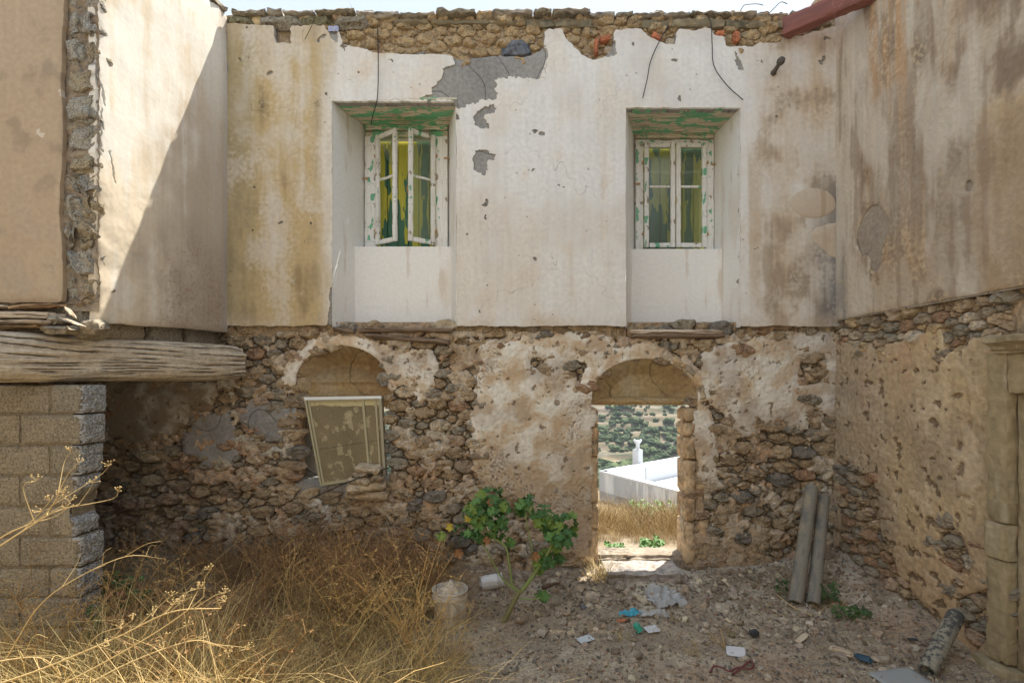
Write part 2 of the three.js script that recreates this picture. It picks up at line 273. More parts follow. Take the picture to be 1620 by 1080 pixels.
// upper plaster of the back wall; coordinates: metres on the wall, features read off in pixels
const CR = [[470, 175, 462, 225, 476, 238, 490, 245, 497, 270], [432, 287, 458, 290, 480, 285, 497, 272], [462, 290, 465, 312], [476, 238, 455, 248, 447, 262], [560, 160, 610, 158, 660, 156], [1220, 425, 1228, 470]].map((a) => { const o = []; for (let i = 0; i < a.length; i += 2) o.push([a[i], a[i + 1]]); return o; });
const UB = [-2.72, 2.22, 3.08, 5.18];
const tUpper = makeTex(1536, 800, ...UB, (x, y, o) => {
  const px = XP(x), py = YP(y);
  const n1 = fbm(x * 0.8 + 3, y * 0.55, 4), st = fbm(x * 6.5, y * 0.55 + 7, 4), st2 = fbm(x * 24, y * 1.3, 3), fi = fbm(x * 26, y * 26, 3), bl = fbm(x * 3.1 + 11, y * 2.4, 5);
  setc(o, [0.83, 0.81, 0.77]); mix(o, [0.77, 0.70, 0.60], 0.75 * ss(-0.15, 0.45, n1 + 0.35 * st + 0.5 * bl));
  mix(o, [0.66, 0.52, 0.38], 0.34 * ss(0.12, 0.5, 0.6 * st + 0.8 * bl) * ss(120, 300, py + 120 * n1));
  const wl = ss(548, 490, px + 30 * bl), ol = cl(0.88 + 0.8 * st + 0.9 * bl + 0.25 * ss(380, 500, py));
  mix(o, [0.56, 0.425, 0.23], wl * cl(ol + 0.1)); mix(o, [0.34, 0.25, 0.13], wl * 0.9 * ss(0.1, 0.5, st * 0.8 + bl * 0.8)); mix(o, [0.35, 0.30, 0.185], 0.75 * ss(430, 372, px + 25 * st) * (0.75 + 0.7 * bl));
  mix(o, [0.74, 0.66, 0.54], 0.45 * wl * ss(16, 4, Math.abs(px - 452 - 20 * st)) * ss(330, 150, py));
  mix(o, [0.68, 0.51, 0.35], 0.5 * ss(0.05, 0.4, bl) * ss(520, 560, px) * ss(690, 640, px) * ss(170, 140, py));
  const wr = ss(1168, 1235, px + 14 * bl); mix(o, [0.60, 0.475, 0.335], wr * cl(0.65 + 0.5 * st + 0.9 * bl)); mix(o, [0.38, 0.295, 0.215], wr * 0.8 * ss(-0.05, 0.4, 0.4 * st2 + 1.1 * bl + 0.5 * n1));
  mix(o, [0.56, 0.42, 0.27], 0.6 * ss(14, 3, Math.abs(px - 1196 - 10 * st)) * ss(200, 280, py) * ss(520, 420, py));
  mix(o, [0.18, 0.17, 0.165], 0.95 * ss(1262, 1318, px + 16 * st2) * ss(190, 360, py + 60 * st) * (0.75 + 0.6 * bl)); mix(o, [0.22, 0.205, 0.20], 0.75 * ss(1308, 1322, px) * ss(300, 420, py));
  mix(o, [0.55, 0.44, 0.33], 0.55 * ss(490, 512, py + 10 * bl) * (0.6 + bl)); mix(o, [0.60, 0.48, 0.36], 0.35 * ss(85, 45, py));
  const sp = worley(x * 9, y * 9); if (sp.id > 0.93) mix(o, [0.33, 0.27, 0.21], 0.75 * ss(0.09, 0.05, sp.f1));
  mix(o, [0.70, 0.635, 0.55], 0.5 * ss(0.0, 0.35, fbm(x * 2.0 + 31, y * 1.7, 5) + 0.3 * fi)); mulc(o, 0.965 + 0.15 * fi + 0.07 * st2 + 0.08 * bl); o.h = 0.55 + 0.16 * bl + 0.2 * fi;
  if (sp.id > 0.93) o.h -= 0.4 * ss(0.09, 0.05, sp.f1);
  const q = pn(x * 18, y * 18) * 3, q2 = pn(y * 18 + 8, x * 18) * 3; for (const c of CR) { const d = dLine(c, px + q, py + q2); if (d < 1.0) { mix(o, [0.40, 0.29, 0.17], 0.5 * ss(1.0, 0.3, d)); o.h -= 0.1; } }
  const mc = Math.abs(pn(x * 1.15 + 21, y * 1.15 + 4) + 0.12 * pn(x * 9, y * 9)); if (mc < 0.003 && bl > -0.02) { mulc(o, 0.68); o.h -= 0.2; }
});
const M_UPPER = mat(tUpper, 0.006);
const tWhite = makeTex(512, 768, 0, 0, 1.4, 2.4, (x, y, o) => {
  const n = fbm(x * 1.5 + 3, y * 1.1, 4), st = fbm(x * 9, y * 0.8, 4), fi = fbm(x * 30, y * 30, 3), bl = fbm(x * 5, y * 4, 4);
  setc(o, [0.88, 0.86, 0.82]); mix(o, [0.76, 0.68, 0.58], 0.6 * ss(0.0, 0.45, n + 0.6 * st)); mix(o, [0.60, 0.50, 0.39], 0.4 * ss(0.22, 0.45, st + 0.4 * bl)); mulc(o, 0.98 + 0.08 * fi); o.h = 0.5 + 0.2 * bl + 0.2 * fi;
}, THREE.MirroredRepeatWrapping);
const M_WHITE = mat(tWhite, 0.006);

// lower plaster: pitted lime, peeling, dusty
const LB = [-3.9, -0.1, 3.1, 2.4];
const tLower = makeTex(1792, 768, ...LB, (x, y, o) => {
  const px = XP(x), py = YP(y), n = fbm(x * 1.2, y * 1.2, 5), bl = fbm(x * 4 + 9, y * 4, 5), fi = fbm(x * 24, y * 24, 4), st = fbm(x * 7, y * 0.9, 4), wv = worley(x * 19 + 1.2 * pn(x * 6, y * 6), y * 19 + 1.2 * pn(y * 6, x * 6)), pk = ss(0.33, 0.42, fbm(x * 13 + 60, y * 13, 4) + 0.12 * n);
  setc(o, [0.73, 0.61, 0.455]); mix(o, [0.83, 0.775, 0.67], ss(-0.1, 0.2, bl + 0.4 * n) * ss(800, 600, py + 120 * n)); mix(o, [0.56, 0.40, 0.25], 0.9 * ss(0.0, 0.3, -bl * 0.9 + 0.5 * fi + ss(620, 860, py) * 0.3 - 0.03)); mix(o, [0.48, 0.38, 0.28], 0.6 * ss(0.1, 0.3, fbm(x * 2.2 + 31, y * 2.2, 4)));
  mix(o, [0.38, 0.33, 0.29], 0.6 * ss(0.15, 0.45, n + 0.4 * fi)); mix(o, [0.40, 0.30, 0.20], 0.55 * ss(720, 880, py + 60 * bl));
  mix(o, [0.40, 0.35, 0.31], 0.55 * ss(1180, 1340, px + 60 * bl)); mix(o, [0.36, 0.29, 0.21], 0.7 * ss(380, 300, px)); if (px < 340) mulc(o, 0.75);  // left end also darkened in colour for the shade of the covered space
  const rg = ss(-0.12, 0.22, fbm(x * 1.7 + 3, y * 1.7 + 8, 4) + 0.5 * ss(640, 840, py) - 0.20), gr = fbm(x * 40, y * 40, 4); mix(o, [0.36, 0.255, 0.17], 0.75 * rg * ss(0.05, 0.3, gr + 0.6 * bl)); mix(o, [0.82, 0.77, 0.69], 0.45 * (1 - rg) * ss(0.0, 0.25, bl)); mix(o, [0.26, 0.185, 0.13], 0.8 * pk);
  mulc(o, 0.94 + 0.28 * fi + 0.2 * gr * rg); o.h = 0.55 + 0.35 * bl + 0.22 * fi - 0.45 * rg * ss(0.05, 0.35, gr + 0.5 * bl) - 0.4 * pk;
});
const M_LOWER = mat(tLower, 0.018);
const tOchre = makeTex(512, 512, 0, 0, 1.4, 1.4, (x, y, o) => {
  const n = fbm(x * 2, y * 2, 4), f = fbm(x * 26, y * 26, 4), c = Math.abs(pn(x * 1.8 + 3, y * 2.3) + 0.1 * pn(x * 11, y * 11));
  setc(o, [0.50, 0.355, 0.175]); mix(o, [0.42, 0.27, 0.13], ss(0, 0.4, n)); mix(o, [0.55, 0.42, 0.25], ss(0.1, 0.4, -n)); mulc(o, 0.95 + 0.4 * f); o.h = 0.5 + 0.4 * f + 0.3 * n; if (c < 0.02) { mulc(o, 0.55); o.h -= 0.3; }
}, RW);
const M_OCHRE = mat(tOchre, 0.015, 0.95, [0.68, 0.66, 0.64]);

// left wall
const LW = new THREE.Vector3(-2.64, 0, -4.8), LN = new THREE.Vector3(1, 0, 0.1185).normalize(), LL = 1.36;
const LWF = frame(LW, LN);
const lu = (px) => { const k = (810 - px) / F, z = (2.64 + 0.1185 * 4.8) / (k + 0.1185); return -(4.8 - z) * Math.hypot(1, 0.1185); };       // pixel column -> place along the left wall
const lz = (u) => 4.8 + u / Math.hypot(1, 0.1185), lv = (u, py) => EYE + (600 - py) / F * lz(u);
const LB2 = [-1.45, 2.0, 0.02, 5.4];
const lcr = [[450, 40, 452, 70, 462, 105, 475, 135], [481, 135, 487, 145, 497, 165], [484, 172, 480, 200, 477, 245], [484, 190, 492, 205], [520, 240, 535, 270, 540, 290]].map((a) => { const o = []; for (let i = 0; i < a.length; i += 2) { const px = a[i] / 3 * (a[i] > 400 && a[i + 1] < 400 ? 1 : 1), u = lu(px); o.push([u, lv(u, a[i + 1])]); } return o; });
const tLeft = makeTex(640, 1408, ...LB2, (u, y, o) => {
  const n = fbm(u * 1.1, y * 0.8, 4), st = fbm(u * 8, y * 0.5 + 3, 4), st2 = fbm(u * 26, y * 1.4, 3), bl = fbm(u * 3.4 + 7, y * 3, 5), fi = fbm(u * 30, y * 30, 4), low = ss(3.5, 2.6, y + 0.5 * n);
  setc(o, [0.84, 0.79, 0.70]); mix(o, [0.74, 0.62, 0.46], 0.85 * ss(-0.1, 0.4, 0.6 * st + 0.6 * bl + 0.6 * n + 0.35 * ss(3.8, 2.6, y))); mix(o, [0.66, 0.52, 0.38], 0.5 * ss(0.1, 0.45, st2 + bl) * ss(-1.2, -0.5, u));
  mix(o, [0.50, 0.415, 0.33], 0.75 * ss(-1.0, -0.3, u + 0.35 * bl + 0.3 * st) * ss(4.9, 3.6, y)); mix(o, [0.44, 0.36, 0.28], 0.8 * low * ss(-1.1, -0.45, u + 0.5 * bl)); mix(o, [0.38, 0.29, 0.215], 0.8 * low * ss(-1.0, -0.6, u) * ss(0.02, 0.3, fi + 0.5 * bl)); mix(o, [0.45, 0.42, 0.40], 0.5 * ss(-0.12, 0, u));  // brown staining, also deepened in colour over the part lying in shadow
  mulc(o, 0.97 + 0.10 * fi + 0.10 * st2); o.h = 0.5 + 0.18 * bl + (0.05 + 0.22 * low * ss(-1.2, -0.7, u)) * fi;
  for (const c of lcr) { const d = dLine(c, u + 0.012 * pn(u * 24, y * 24), y + 0.012 * pn(y * 24, u * 24)); if (d < 0.009) { mulc(o, 0.35 + 0.5 * ss(0.003, 0.009, d)); o.h -= 0.4; } }
});
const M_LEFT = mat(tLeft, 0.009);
const tCross = makeTex(512, 1024, 0, 0, 1.6, 3.2, (x, y, o) => {
  const n = fbm(x * 1.4, y * 0.7, 4), st = fbm(x * 7, y * 0.6, 4), bl = fbm(x * 4, y * 4, 5), fi = fbm(x * 30, y * 30, 4), low = ss(1.0, 0.1, y + 0.4 * n);
  setc(o, [0.49, 0.37, 0.25]); mix(o, [0.37, 0.28, 0.195], ss(-0.1, 0.3, n + 0.6 * st + 0.5 * bl)); mix(o, [0.60, 0.46, 0.31], 0.6 * ss(0.08, 0.4, st + 0.4 * bl)); mix(o, [0.52, 0.34, 0.20], 0.4 * ss(0.1, 0.4, n)); mix(o, [0.66, 0.52, 0.35], 0.7 * low * ss(0, 0.3, bl)); mix(o, [0.44, 0.36, 0.28], 0.5 * low * ss(0, 0.3, -bl));
  mix(o, [0.27, 0.20, 0.14], 0.55 * ss(0.05, 0.35, bl + 0.3 * fi)); mix(o, [0.58, 0.47, 0.34], 0.45 * ss(0.12, 0.3, 0.5 * fi + 0.8 * bl) * (0.15 + 0.85 * low)); mulc(o, 0.97 + 0.14 * fi); o.h = 0.5 + 0.25 * bl + 0.2 * fi;
  const sp = worley(x * 6, y * 5); if (sp.id > 0.93) mix(o, [0.70, 0.62, 0.52], 0.8 * ss(0.16, 0.12, sp.f1 + 0.3 * fi));
}, THREE.MirroredRepeatWrapping);
const M_CROSS = mat(tCross, 0.012);

// right wall, coordinates (z, height)
const XR = 3.0, rz = (px) => -XR * F / (px - 810), rv = (px, py) => EYE + (600 - py) / F * -rz(px);
const rpoly = (a) => { const o = []; for (let i = 0; i < a.length; i += 2) o.push([rz(a[i]), rv(a[i], a[i + 1])]); return o; };
const RPATCH = rpoly([1353, 385, 1356, 362, 1366, 338, 1378, 325, 1390, 322, 1398, 332, 1406, 348, 1404, 372, 1396, 392, 1394, 418, 1386, 431, 1378, 424, 1374, 404, 1360, 402]);
const RHOLE = rpoly([1526, 296, 1528, 286, 1536, 284, 1540, 292, 1536, 302, 1528, 303]);
const tRight = makeTex(832, 1152, -4.82, 2.0, -2.2, 5.6, (z, y, o) => {
  const u = -z, px = 810 + XR * F / u, py = 600 - (y - EYE) * F / u;
  const n = fbm(z * 0.9, y * 0.7, 4), st = fbm(z * 6.5 + 0.8 * n, y * 0.6 + 3, 4), st2 = fbm(z * 20, y * 1.3, 3), bl = fbm(z * 3.2 + 5, y * 2.6, 5), fi = fbm(z * 28, y * 28, 4);
  setc(o, [0.55, 0.465, 0.37]); mix(o, [0.45, 0.345, 0.25], ss(-0.15, 0.25, 0.5 * st + 1.0 * bl)); mix(o, [0.27, 0.205, 0.15], 0.9 * ss(-0.02, 0.3, 0.9 * bl + 0.9 * n + 0.3 * st2)); mix(o, [0.66, 0.61, 0.54], 0.55 * ss(0.12, 0.36, -0.6 * st - 0.5 * bl + 0.3 * st2)); mix(o, [0.30, 0.235, 0.175], 0.7 * ss(0.05, 0.3, fbm(z * 11 + 4, y * 0.8, 4)) * ss(0.0, 0.3, fbm(z * 1.5 + 8, y * 1.2, 3) + 0.1));
  const w1 = ss(1366, 1376, px + 4 * bl) * ss(1540, 1440, px); mix(o, [0.54, 0.34, 0.19], 0.85 * w1 * ss(-0.1, 0.35, st2 * 0.6 + st) * ss(460, 380, py)); mix(o, [0.66, 0.54, 0.37], 0.5 * w1 * ss(0.1, 0.3, fi + bl));
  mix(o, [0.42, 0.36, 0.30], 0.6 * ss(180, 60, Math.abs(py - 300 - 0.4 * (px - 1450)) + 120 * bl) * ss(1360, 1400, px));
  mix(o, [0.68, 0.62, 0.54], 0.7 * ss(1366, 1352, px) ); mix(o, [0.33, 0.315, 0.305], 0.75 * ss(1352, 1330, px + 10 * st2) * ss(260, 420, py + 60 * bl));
  const dd = (py - 150) - (1620 - px) * 0.75 + 60 * fbm(z * 5, y * 5, 3); mix(o, [0.42, 0.31, 0.20], 0.85 * ss(-6, 10, dd) * ss(1528, 1560, px + 20 * bl)); mix(o, [0.60, 0.47, 0.30], 0.5 * ss(24, 2, Math.abs(dd)) * ss(1528, 1560, px));
  mix(o, [0.58, 0.45, 0.28], 0.45 * ss(0.1, 0.35, fi + 0.6 * bl) * ss(380, 460, py));
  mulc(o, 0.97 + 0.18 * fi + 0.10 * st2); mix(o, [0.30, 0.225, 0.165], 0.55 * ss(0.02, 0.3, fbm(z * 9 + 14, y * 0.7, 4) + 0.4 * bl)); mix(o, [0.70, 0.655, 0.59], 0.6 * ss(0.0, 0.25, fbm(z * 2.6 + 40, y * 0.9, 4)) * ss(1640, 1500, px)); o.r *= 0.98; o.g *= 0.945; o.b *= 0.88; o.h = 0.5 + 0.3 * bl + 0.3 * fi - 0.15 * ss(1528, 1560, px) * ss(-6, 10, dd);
});
const M_RIGHT = mat(tRight, 0.012);
const tRLow = makeTex(1024, 1024, -4.9, -0.1, -2.2, 2.5, (z, y, o) => {
  const u = -z, px = 810 + XR * F / u, py = 600 - (y - EYE) * F / u;
  const n = fbm(z * 1.1 + 30, y * 1.1, 5), bl = fbm(z * 3.6, y * 3.6, 5), fi = fbm(z * 24, y * 24, 4), st = fbm(z * 8, y * 0.7, 4), wv = worley(z * 17 + 1.2 * pn(z * 5, y * 5), y * 17 + 1.2 * pn(y * 5, z * 5));
  setc(o, [0.52, 0.405, 0.26]); mix(o, [0.40, 0.32, 0.225], ss(-0.1, 0.3, n)); mix(o, [0.60, 0.50, 0.375], 0.7 * ss(0.02, 0.35, bl + 0.4 * st)); mix(o, [0.52, 0.345, 0.235], 0.5 * ss(0.05, 0.35, st) * ss(760, 560, py));
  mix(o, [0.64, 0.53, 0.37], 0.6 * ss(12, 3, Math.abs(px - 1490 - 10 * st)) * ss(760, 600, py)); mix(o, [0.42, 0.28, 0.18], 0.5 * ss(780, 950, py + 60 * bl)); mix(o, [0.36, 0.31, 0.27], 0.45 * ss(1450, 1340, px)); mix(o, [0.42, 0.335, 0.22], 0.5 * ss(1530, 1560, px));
  const pit = ss(0.24, 0.36, fbm(z * 11 + 5, y * 11, 4) + 0.5 * (0.05 + 0.16 * ss(700, 880, py) - ss(0.1, -0.2, fbm(z * 1.6, y * 1.6, 2)) * 0.16)) * ss(1565, 1490, px); mix(o, [0.17, 0.12, 0.08], 0.85 * pit); mulc(o, 0.96 + 0.35 * fi); o.h = 0.55 + 0.35 * bl + 0.3 * fi - 0.45 * pit;
});
const M_RLOW = mat(tRLow, 0.018, 0.95, [1.06, 1.02, 0.94]);
const tPil = makeTex(512, 512, 0, 0, 1.4, 1.4, (x, y, o) => {
  const n = fbm(x * 2, y * 2, 4), st = fbm(x * 9, y * 1.2, 4), fi = fbm(x * 26, y * 26, 4), rs = pn(x * 2 + 3 * fbm(x * 2, y * 3, 2), y * 26);
  setc(o, [0.40, 0.32, 0.19]); mix(o, [0.30, 0.24, 0.145], ss(-0.15, 0.3, n)); mix(o, [0.50, 0.42, 0.29], 0.6 * ss(0.08, 0.3, st + 0.5 * n)); mulc(o, 0.96 + 0.3 * fi); o.h = 0.5 + 0.4 * fi + 0.2 * n + 0.04 * rs;
}, RW);
const M_PIL = mat(tPil, 0.012);

// timber
const tLog = makeTex(1536, 384, 0, 0, 3, 1.05, (x, y, o) => {
  const e = Math.min(1, Math.min(y, 1.05 - y) / 0.08), wob = 0.012 * pn(x * 1.7, y * 3), g1 = fbm(x * 2.4, (y + wob) * 34, 4), g2 = rid(x * 0.9 + 7, (y + wob) * 24, 3), chk = fbm(x * 22, y * 26, 3), f = fbm(x * 50, y * 120, 2);
  setc(o, [0.56, 0.475, 0.36]); mix(o, [0.68, 0.60, 0.48], ss(0, 0.4, g1)); mix(o, [0.36, 0.28, 0.195], 0.7 * ss(0, 0.4, -g1)); const c = ss(0.60, 0.74, g2) * e; mix(o, [0.10, 0.075, 0.05], 0.85 * c); const k2 = ss(0.16, 0.3, Math.abs(chk)) * 0; mulc(o, 0.95 + 0.3 * f + 0.25 * chk - k2); o.h = 0.6 + 0.3 * g1 + 0.25 * chk - 0.55 * c;
});
const M_LOG = mat(tLog, 0.022);
const tWood = makeTex(512, 512, 0, 0, 1, 1, (x, y, o) => {
  const g = fbm(x * 2, y * 40, 4), c = ss(0.62, 0.72, rid(x * 1.2, y * 14, 3)), f = fbm(x * 40, y * 80, 2); setc(o, [0.42, 0.33, 0.235]); mix(o, [0.55, 0.46, 0.35], ss(0, 0.35, g)); mix(o, [0.26, 0.19, 0.125], ss(0, 0.35, -g)); mix(o, [0.08, 0.06, 0.04], 0.8 * c); mulc(o, 1 + 0.25 * f); o.h = 0.6 + 0.3 * g - 0.5 * c;
}, RW);
const M_WOOD = mat(tWood, 0.006), M_WOODDARK = mat(tWood, 0.006, 0.95, [0.5, 0.44, 0.40]), M_WOODPALE = mat(tWood, 0.006, 0.95, [1.25, 1.25, 1.25]);
const peel = (paint, share, seed) => (x, y, o) => {
  const g = fbm(x * 3 + seed, y * 40, 3), k = fbm(x * 3.2 + seed, y * 9 + seed, 5) + 0.45 * fbm(x * 16, y * 44 + seed, 3), f = fbm(x * 40 + seed, y * 40, 2);
  setc(o, [0.60, 0.52, 0.39]); mix(o, [0.72, 0.64, 0.51], ss(0, 0.3, g)); mix(o, [0.30, 0.22, 0.14], 0.7 * ss(0.1, 0.35, -g)); o.h = 0.3 + 0.15 * g;
  const e = k - share; if (e > 0) { setc(o, paint); mulc(o, 1 + 0.25 * f); o.h = 0.8; if (e < 0.03) { mulc(o, 1.15); o.h = 0.95; } } else if (e > -0.02) mulc(o, 0.6);
};
const M_GREENPEEL = mat(makeTex(512, 512, 0, 0, 1.2, 1.2, peel([0.15, 0.45, 0.23], 0.02, 3), RW), 0.003, 0.7);
const M_GREENFLECK = mat(makeTex(512, 512, 0, 0, 1.2, 1.2, peel([0.12, 0.38, 0.19], 0.24, 8), RW), 0.003, 0.8);
const tFrame = makeTex(512, 512, 0, 0, 0.6, 0.6, (x, y, o) => {
  const k = fbm(x * 9 + 5, y * 6, 5), f = fbm(x * 50, y * 50, 3), g = fbm(x * 60, y * 6, 3); setc(o, [0.80, 0.785, 0.74]); mix(o, [0.68, 0.61, 0.50], 0.5 * ss(0, 0.4, g)); mulc(o, 1 + 0.1 * f); o.h = 0.7;
  if (k > 0.3) { setc(o, [0.16, 0.42, 0.25]); mulc(o, 1 + 0.3 * f); o.h = 0.5; } if (k < -0.36) { setc(o, [0.36, 0.29, 0.21]); mulc(o, 1 + 0.4 * g); o.h = 0.35; }
  const cr = Math.abs(pn(x * 26, y * 5)); if (cr < 0.02) { mulc(o, 0.55); o.h = 0.4; }
}, RW);
/*f*/const M_FRAME = mat(tFrame, 0.002, 0.6);
const tShut = makeTex(512, 512, 0, 0, 1, 1, (x, y, o) => { const k = fbm(x * 6, y * 1.3 + 3, 4) - 0.5 * (Math.abs(y - 0.5) * 2 - 0.72), g = fbm(x * 60, y * 4, 3); setc(o, [0.045, 0.15, 0.085]); if (k > -0.02) setc(o, [0.52, 0.48, 0.05]); mulc(o, 1 + 0.25 * g); o.h = 0.5 + 0.3 * g; });
const M_SHUT = mat(tShut, 0.003, 0.6);
const M_GLASS = new THREE.MeshPhysicalMaterial({ transmission: 0.97, thickness: 0, roughness: 0.16, ior: 1.5, side: THREE.DoubleSide }); M_GLASS.color.setRGB(0.82, 0.86, 0.82);
const M_RUST = mat(makeTex(128, 128, 0, 0, 4, 4, (x, y, o) => { const n = fbm(x, y, 4); setc(o, [0.38, 0.20, 0.08]); mix(o, [0.58, 0.45, 0.25], ss(0, 0.3, n)); mulc(o, 1 + 0.6 * fbm(x * 6, y * 6, 2)); o.h = 0.5 + n; }, RW), 0.003, 0.8);
const M_WIRE = plain([0.035, 0.03, 0.028], 0.7);
const tRed = makeTex(512, 256, 0, 0, 1, 0.5, (x, y, o) => { const g = fbm(x * 4, y * 40, 3), s = Math.abs(pn(x * 6 + 40 * y * 0.3, y * 14 - x * 9)); setc(o, [0.235, 0.085, 0.065]); mulc(o, 1 + 0.4 * g); if (s < 0.012 && fbm(x * 3, y * 3, 2) > 0) setc(o, [0.6, 0.45, 0.4]); o.h = 0.5 + 0.3 * g; }, RW);
const M_REDBEAM = mat(tRed, 0.004, 0.7);
// ------------------------------------------------------------------ the back wall
const backWall = thing('back_wall', 'ruined two-storey rear wall of bare rubble below and stained white plaster above', 'wall');
const B_ = (name, geo, m, label) => part(name, geo, m, backWall, label);
const W1 = { x0: -1.668, x1: -0.515, bx0: -1.533, bx1: -0.661, top: 4.376 }, W2 = { x0: 1.054, x1: 2.119, bx0: 1.276, bx1: 2.10, top: by(170) };
const NI = { x0: bx(463), x1: bx(613), xc: bx(537), rx: 0.438, ry: 0.345, y0: by(788), ys: by(604) }, DO = { x0: 0.815, x1: 1.623, xc: bx(1023), rx: 0.505, ry: 0.36, y0: -0.3, ys: by(627) };
const sdArch = (A, x, y) => { const dx = (x - A.xc) / A.rx, dy = Math.max(0, y - A.ys) / A.ry; return Math.min((1 - Math.hypot(dx, dy)) * Math.min(A.rx, A.ry), y - A.ys + 0.02); };
const sdNiche = (x, y) => Math.max(y > NI.ys - 0.02 ? sdArch(NI, x, y) : -1, sdRect(NI.x0, NI.y0, NI.x1, NI.ys + 0.02, x, y));
const doorTop = by(641);
const sdDoor = (x, y) => Math.max(sdRect(DO.x0, DO.y0, DO.x1, doorTop, x, y), y > doorTop - 0.06 ? Math.min((1 - Math.hypot((x - DO.xc) / DO.rx, Math.max(0, y - DO.ys) / DO.ry)) * DO.ry, y - (doorTop - 0.06)) : -1);
const wob = (x, y, s = 1) => s * (0.6 * fbm(x * 5 + 2, y * 5, 4) + 0.25 * fbm(x * 22, y * 22, 3));

// the core behind everything, with its openings
const coreGeo = mergeGeometries([
  boxTo(-4.7, -0.4, -5.42, NI.x0 - 0.02, 2.34, -4.99), boxTo(NI.x1 + 0.02, -0.4, -5.42, 0.6, 2.34, -4.99), boxTo(1.96, -0.4, -5.42, 3.6, 2.34, -4.99),
  boxTo(NI.x0 - 0.02, 2.16, -5.42, NI.x1 + 0.02, 2.34, -4.99), boxTo(0.6, 2.03, -5.42, 1.96, 2.34, -4.99), boxTo(NI.x0 - 0.02, -0.4, -5.42, NI.x1 + 0.02, NI.y0 - 0.02, -4.99),
  boxTo(-3.3, 2.345, -5.42, W1.x0 - 0.05, 5.08, -4.87), boxTo(W1.x1 + 0.05, 2.345, -5.42, W2.x0 - 0.05, 5.08, -4.87), boxTo(W2.x1 + 0.05, 2.345, -5.42, 3.6, 5.08, -4.87),
  boxTo(W1.x0 - 0.05, 4.48, -5.42, W1.x1 + 0.05, 5.08, -4.87), boxTo(W2.x0 - 0.05, 4.42, -5.42, W2.x1 + 0.05, 5.08, -4.87),
]); metricUV(coreGeo, 0.3);
B_('wall_core', coreGeo, M_MORTAR);

// earth mortar between the stones of the lower storey
const mortarSurf = (x, y) => { const w = worley(x * 20, y * 26); return -4.935 + 0.035 * fbm(x * 3, y * 3, 4) + 0.012 * fbm(x * 18, y * 18, 3) + (w.id > 0.4 ? 0.016 * ss(0.5, 0.15, w.f1) : 0); };
B_('mortar', plate({ x0: -4.6, y0: -0.3, x1: 3.12, y1: 2.345, cell: 0.014, mask: (x, y) => Math.min(-sdNiche(x, y), -sdDoor(x, y)) , surf: mortarSurf, thick: 0.06, uv: [-4.9, -0.3, 3.1, 2.3] }), M_MORTAR);

// lower plaster: what is left of it
const LPC = [
  [757, 548, 772, 535, 800, 538, 858, 528, 920, 525, 962, 530, 984, 546, 1030, 541, 1062, 552, 1072, 566, 1100, 590, 1121, 628, 1105, 634, 1060, 600, 1000, 598, 950, 640, 938, 700, 940, 780, 938, 885, 905, 890, 860, 876, 828, 850, 842, 815, 815, 795, 772, 775, 747, 742, 741, 690, 746, 640, 752, 600],
  [1112, 566, 1126, 547, 1180, 537, 1240, 530, 1300, 524, 1345, 524, 1345, 690, 1318, 660, 1296, 640, 1283, 678, 1262, 688, 1246, 668, 1214, 672, 1200, 690, 1178, 694, 1158, 680, 1150, 655, 1130, 640, 1120, 610],
  [437, 606, 450, 572, 468, 548, 490, 533, 540, 528, 578, 534, 600, 545, 612, 540, 622, 562, 650, 550, 682, 556, 691, 575, 684, 602, 674, 622, 668, 640, 658, 636, 650, 618, 634, 606, 616, 618, 606, 600, 560, 560, 500, 560, 462, 600],
  [1183, 862, 1190, 838, 1208, 828, 1224, 838, 1220, 862, 1204, 874], [1095, 640, 1108, 632, 1128, 650, 1140, 690, 1138, 740, 1150, 770, 1126, 790, 1108, 760, 1100, 700],
  [160, 605, 335, 605, 332, 640, 290, 668, 262, 690, 210, 700, 160, 690],
  [1100, 845, 1150, 850, 1200, 870, 1215, 900, 1100, 905],
].map((a) => poly(a));
const LPH = [[902, 578, 912, 568, 928, 570, 937, 584, 930, 600, 918, 606, 908, 596], [1270, 590, 1276, 566, 1292, 557, 1312, 562, 1313, 586, 1310, 606, 1286, 612, 1272, 606], [838, 568, 850, 564, 859, 574, 850, 583, 838, 578]].map((a) => poly(a));
const lowSD = (x, y, ps = LPC) => { let d = -9; for (const p of ps) { const q = sdPoly(p, x, y); if (q > d) d = q; } for (const p of LPH) d = Math.min(d, -sdPoly(p, x, y)); return d; };
const pit = (x, y) => { return ss(0.33, 0.42, fbm(x * 13 + 60, y * 13, 4) + 0.12 * fbm(x * 1.2, y * 1.2, 5)); };
const lowSurf = (x, y, m) => -4.838 + 0.018 * fbm(x * 2.2, y * 2.2, 4) + 0.007 * fbm(x * 14, y * 14, 3) - 0.020 * Math.exp(-Math.max(0, m) / 0.045) - 0.006 * Math.exp(-Math.max(0, m) / 0.008) - 0.010 * pit(x, y) + 0.006 * fbm(x * 34, y * 34, 2) - 0.03 * ss(1.2, 0.2, y) * ss(-0.1, 0.3, fbm(x * 4 + 5, y * 4, 4));
B_('lower_plaster', plate({ x0: -3.85, y0: -0.02, x1: 3.04, y1: 2.26, cell: 0.0125, mask: (x, y) => Math.min(lowSD(x, y) + wob(x, y, 0.085) + 0.02 * fbm(x * 40, y * 40, 2), -Math.max(sdNiche(x, y), sdDoor(x, y)) + 0.004), surf: lowSurf, thick: 0.085, uv: LB }), M_LOWER, 'peeling pitted lime plaster on the lower storey');
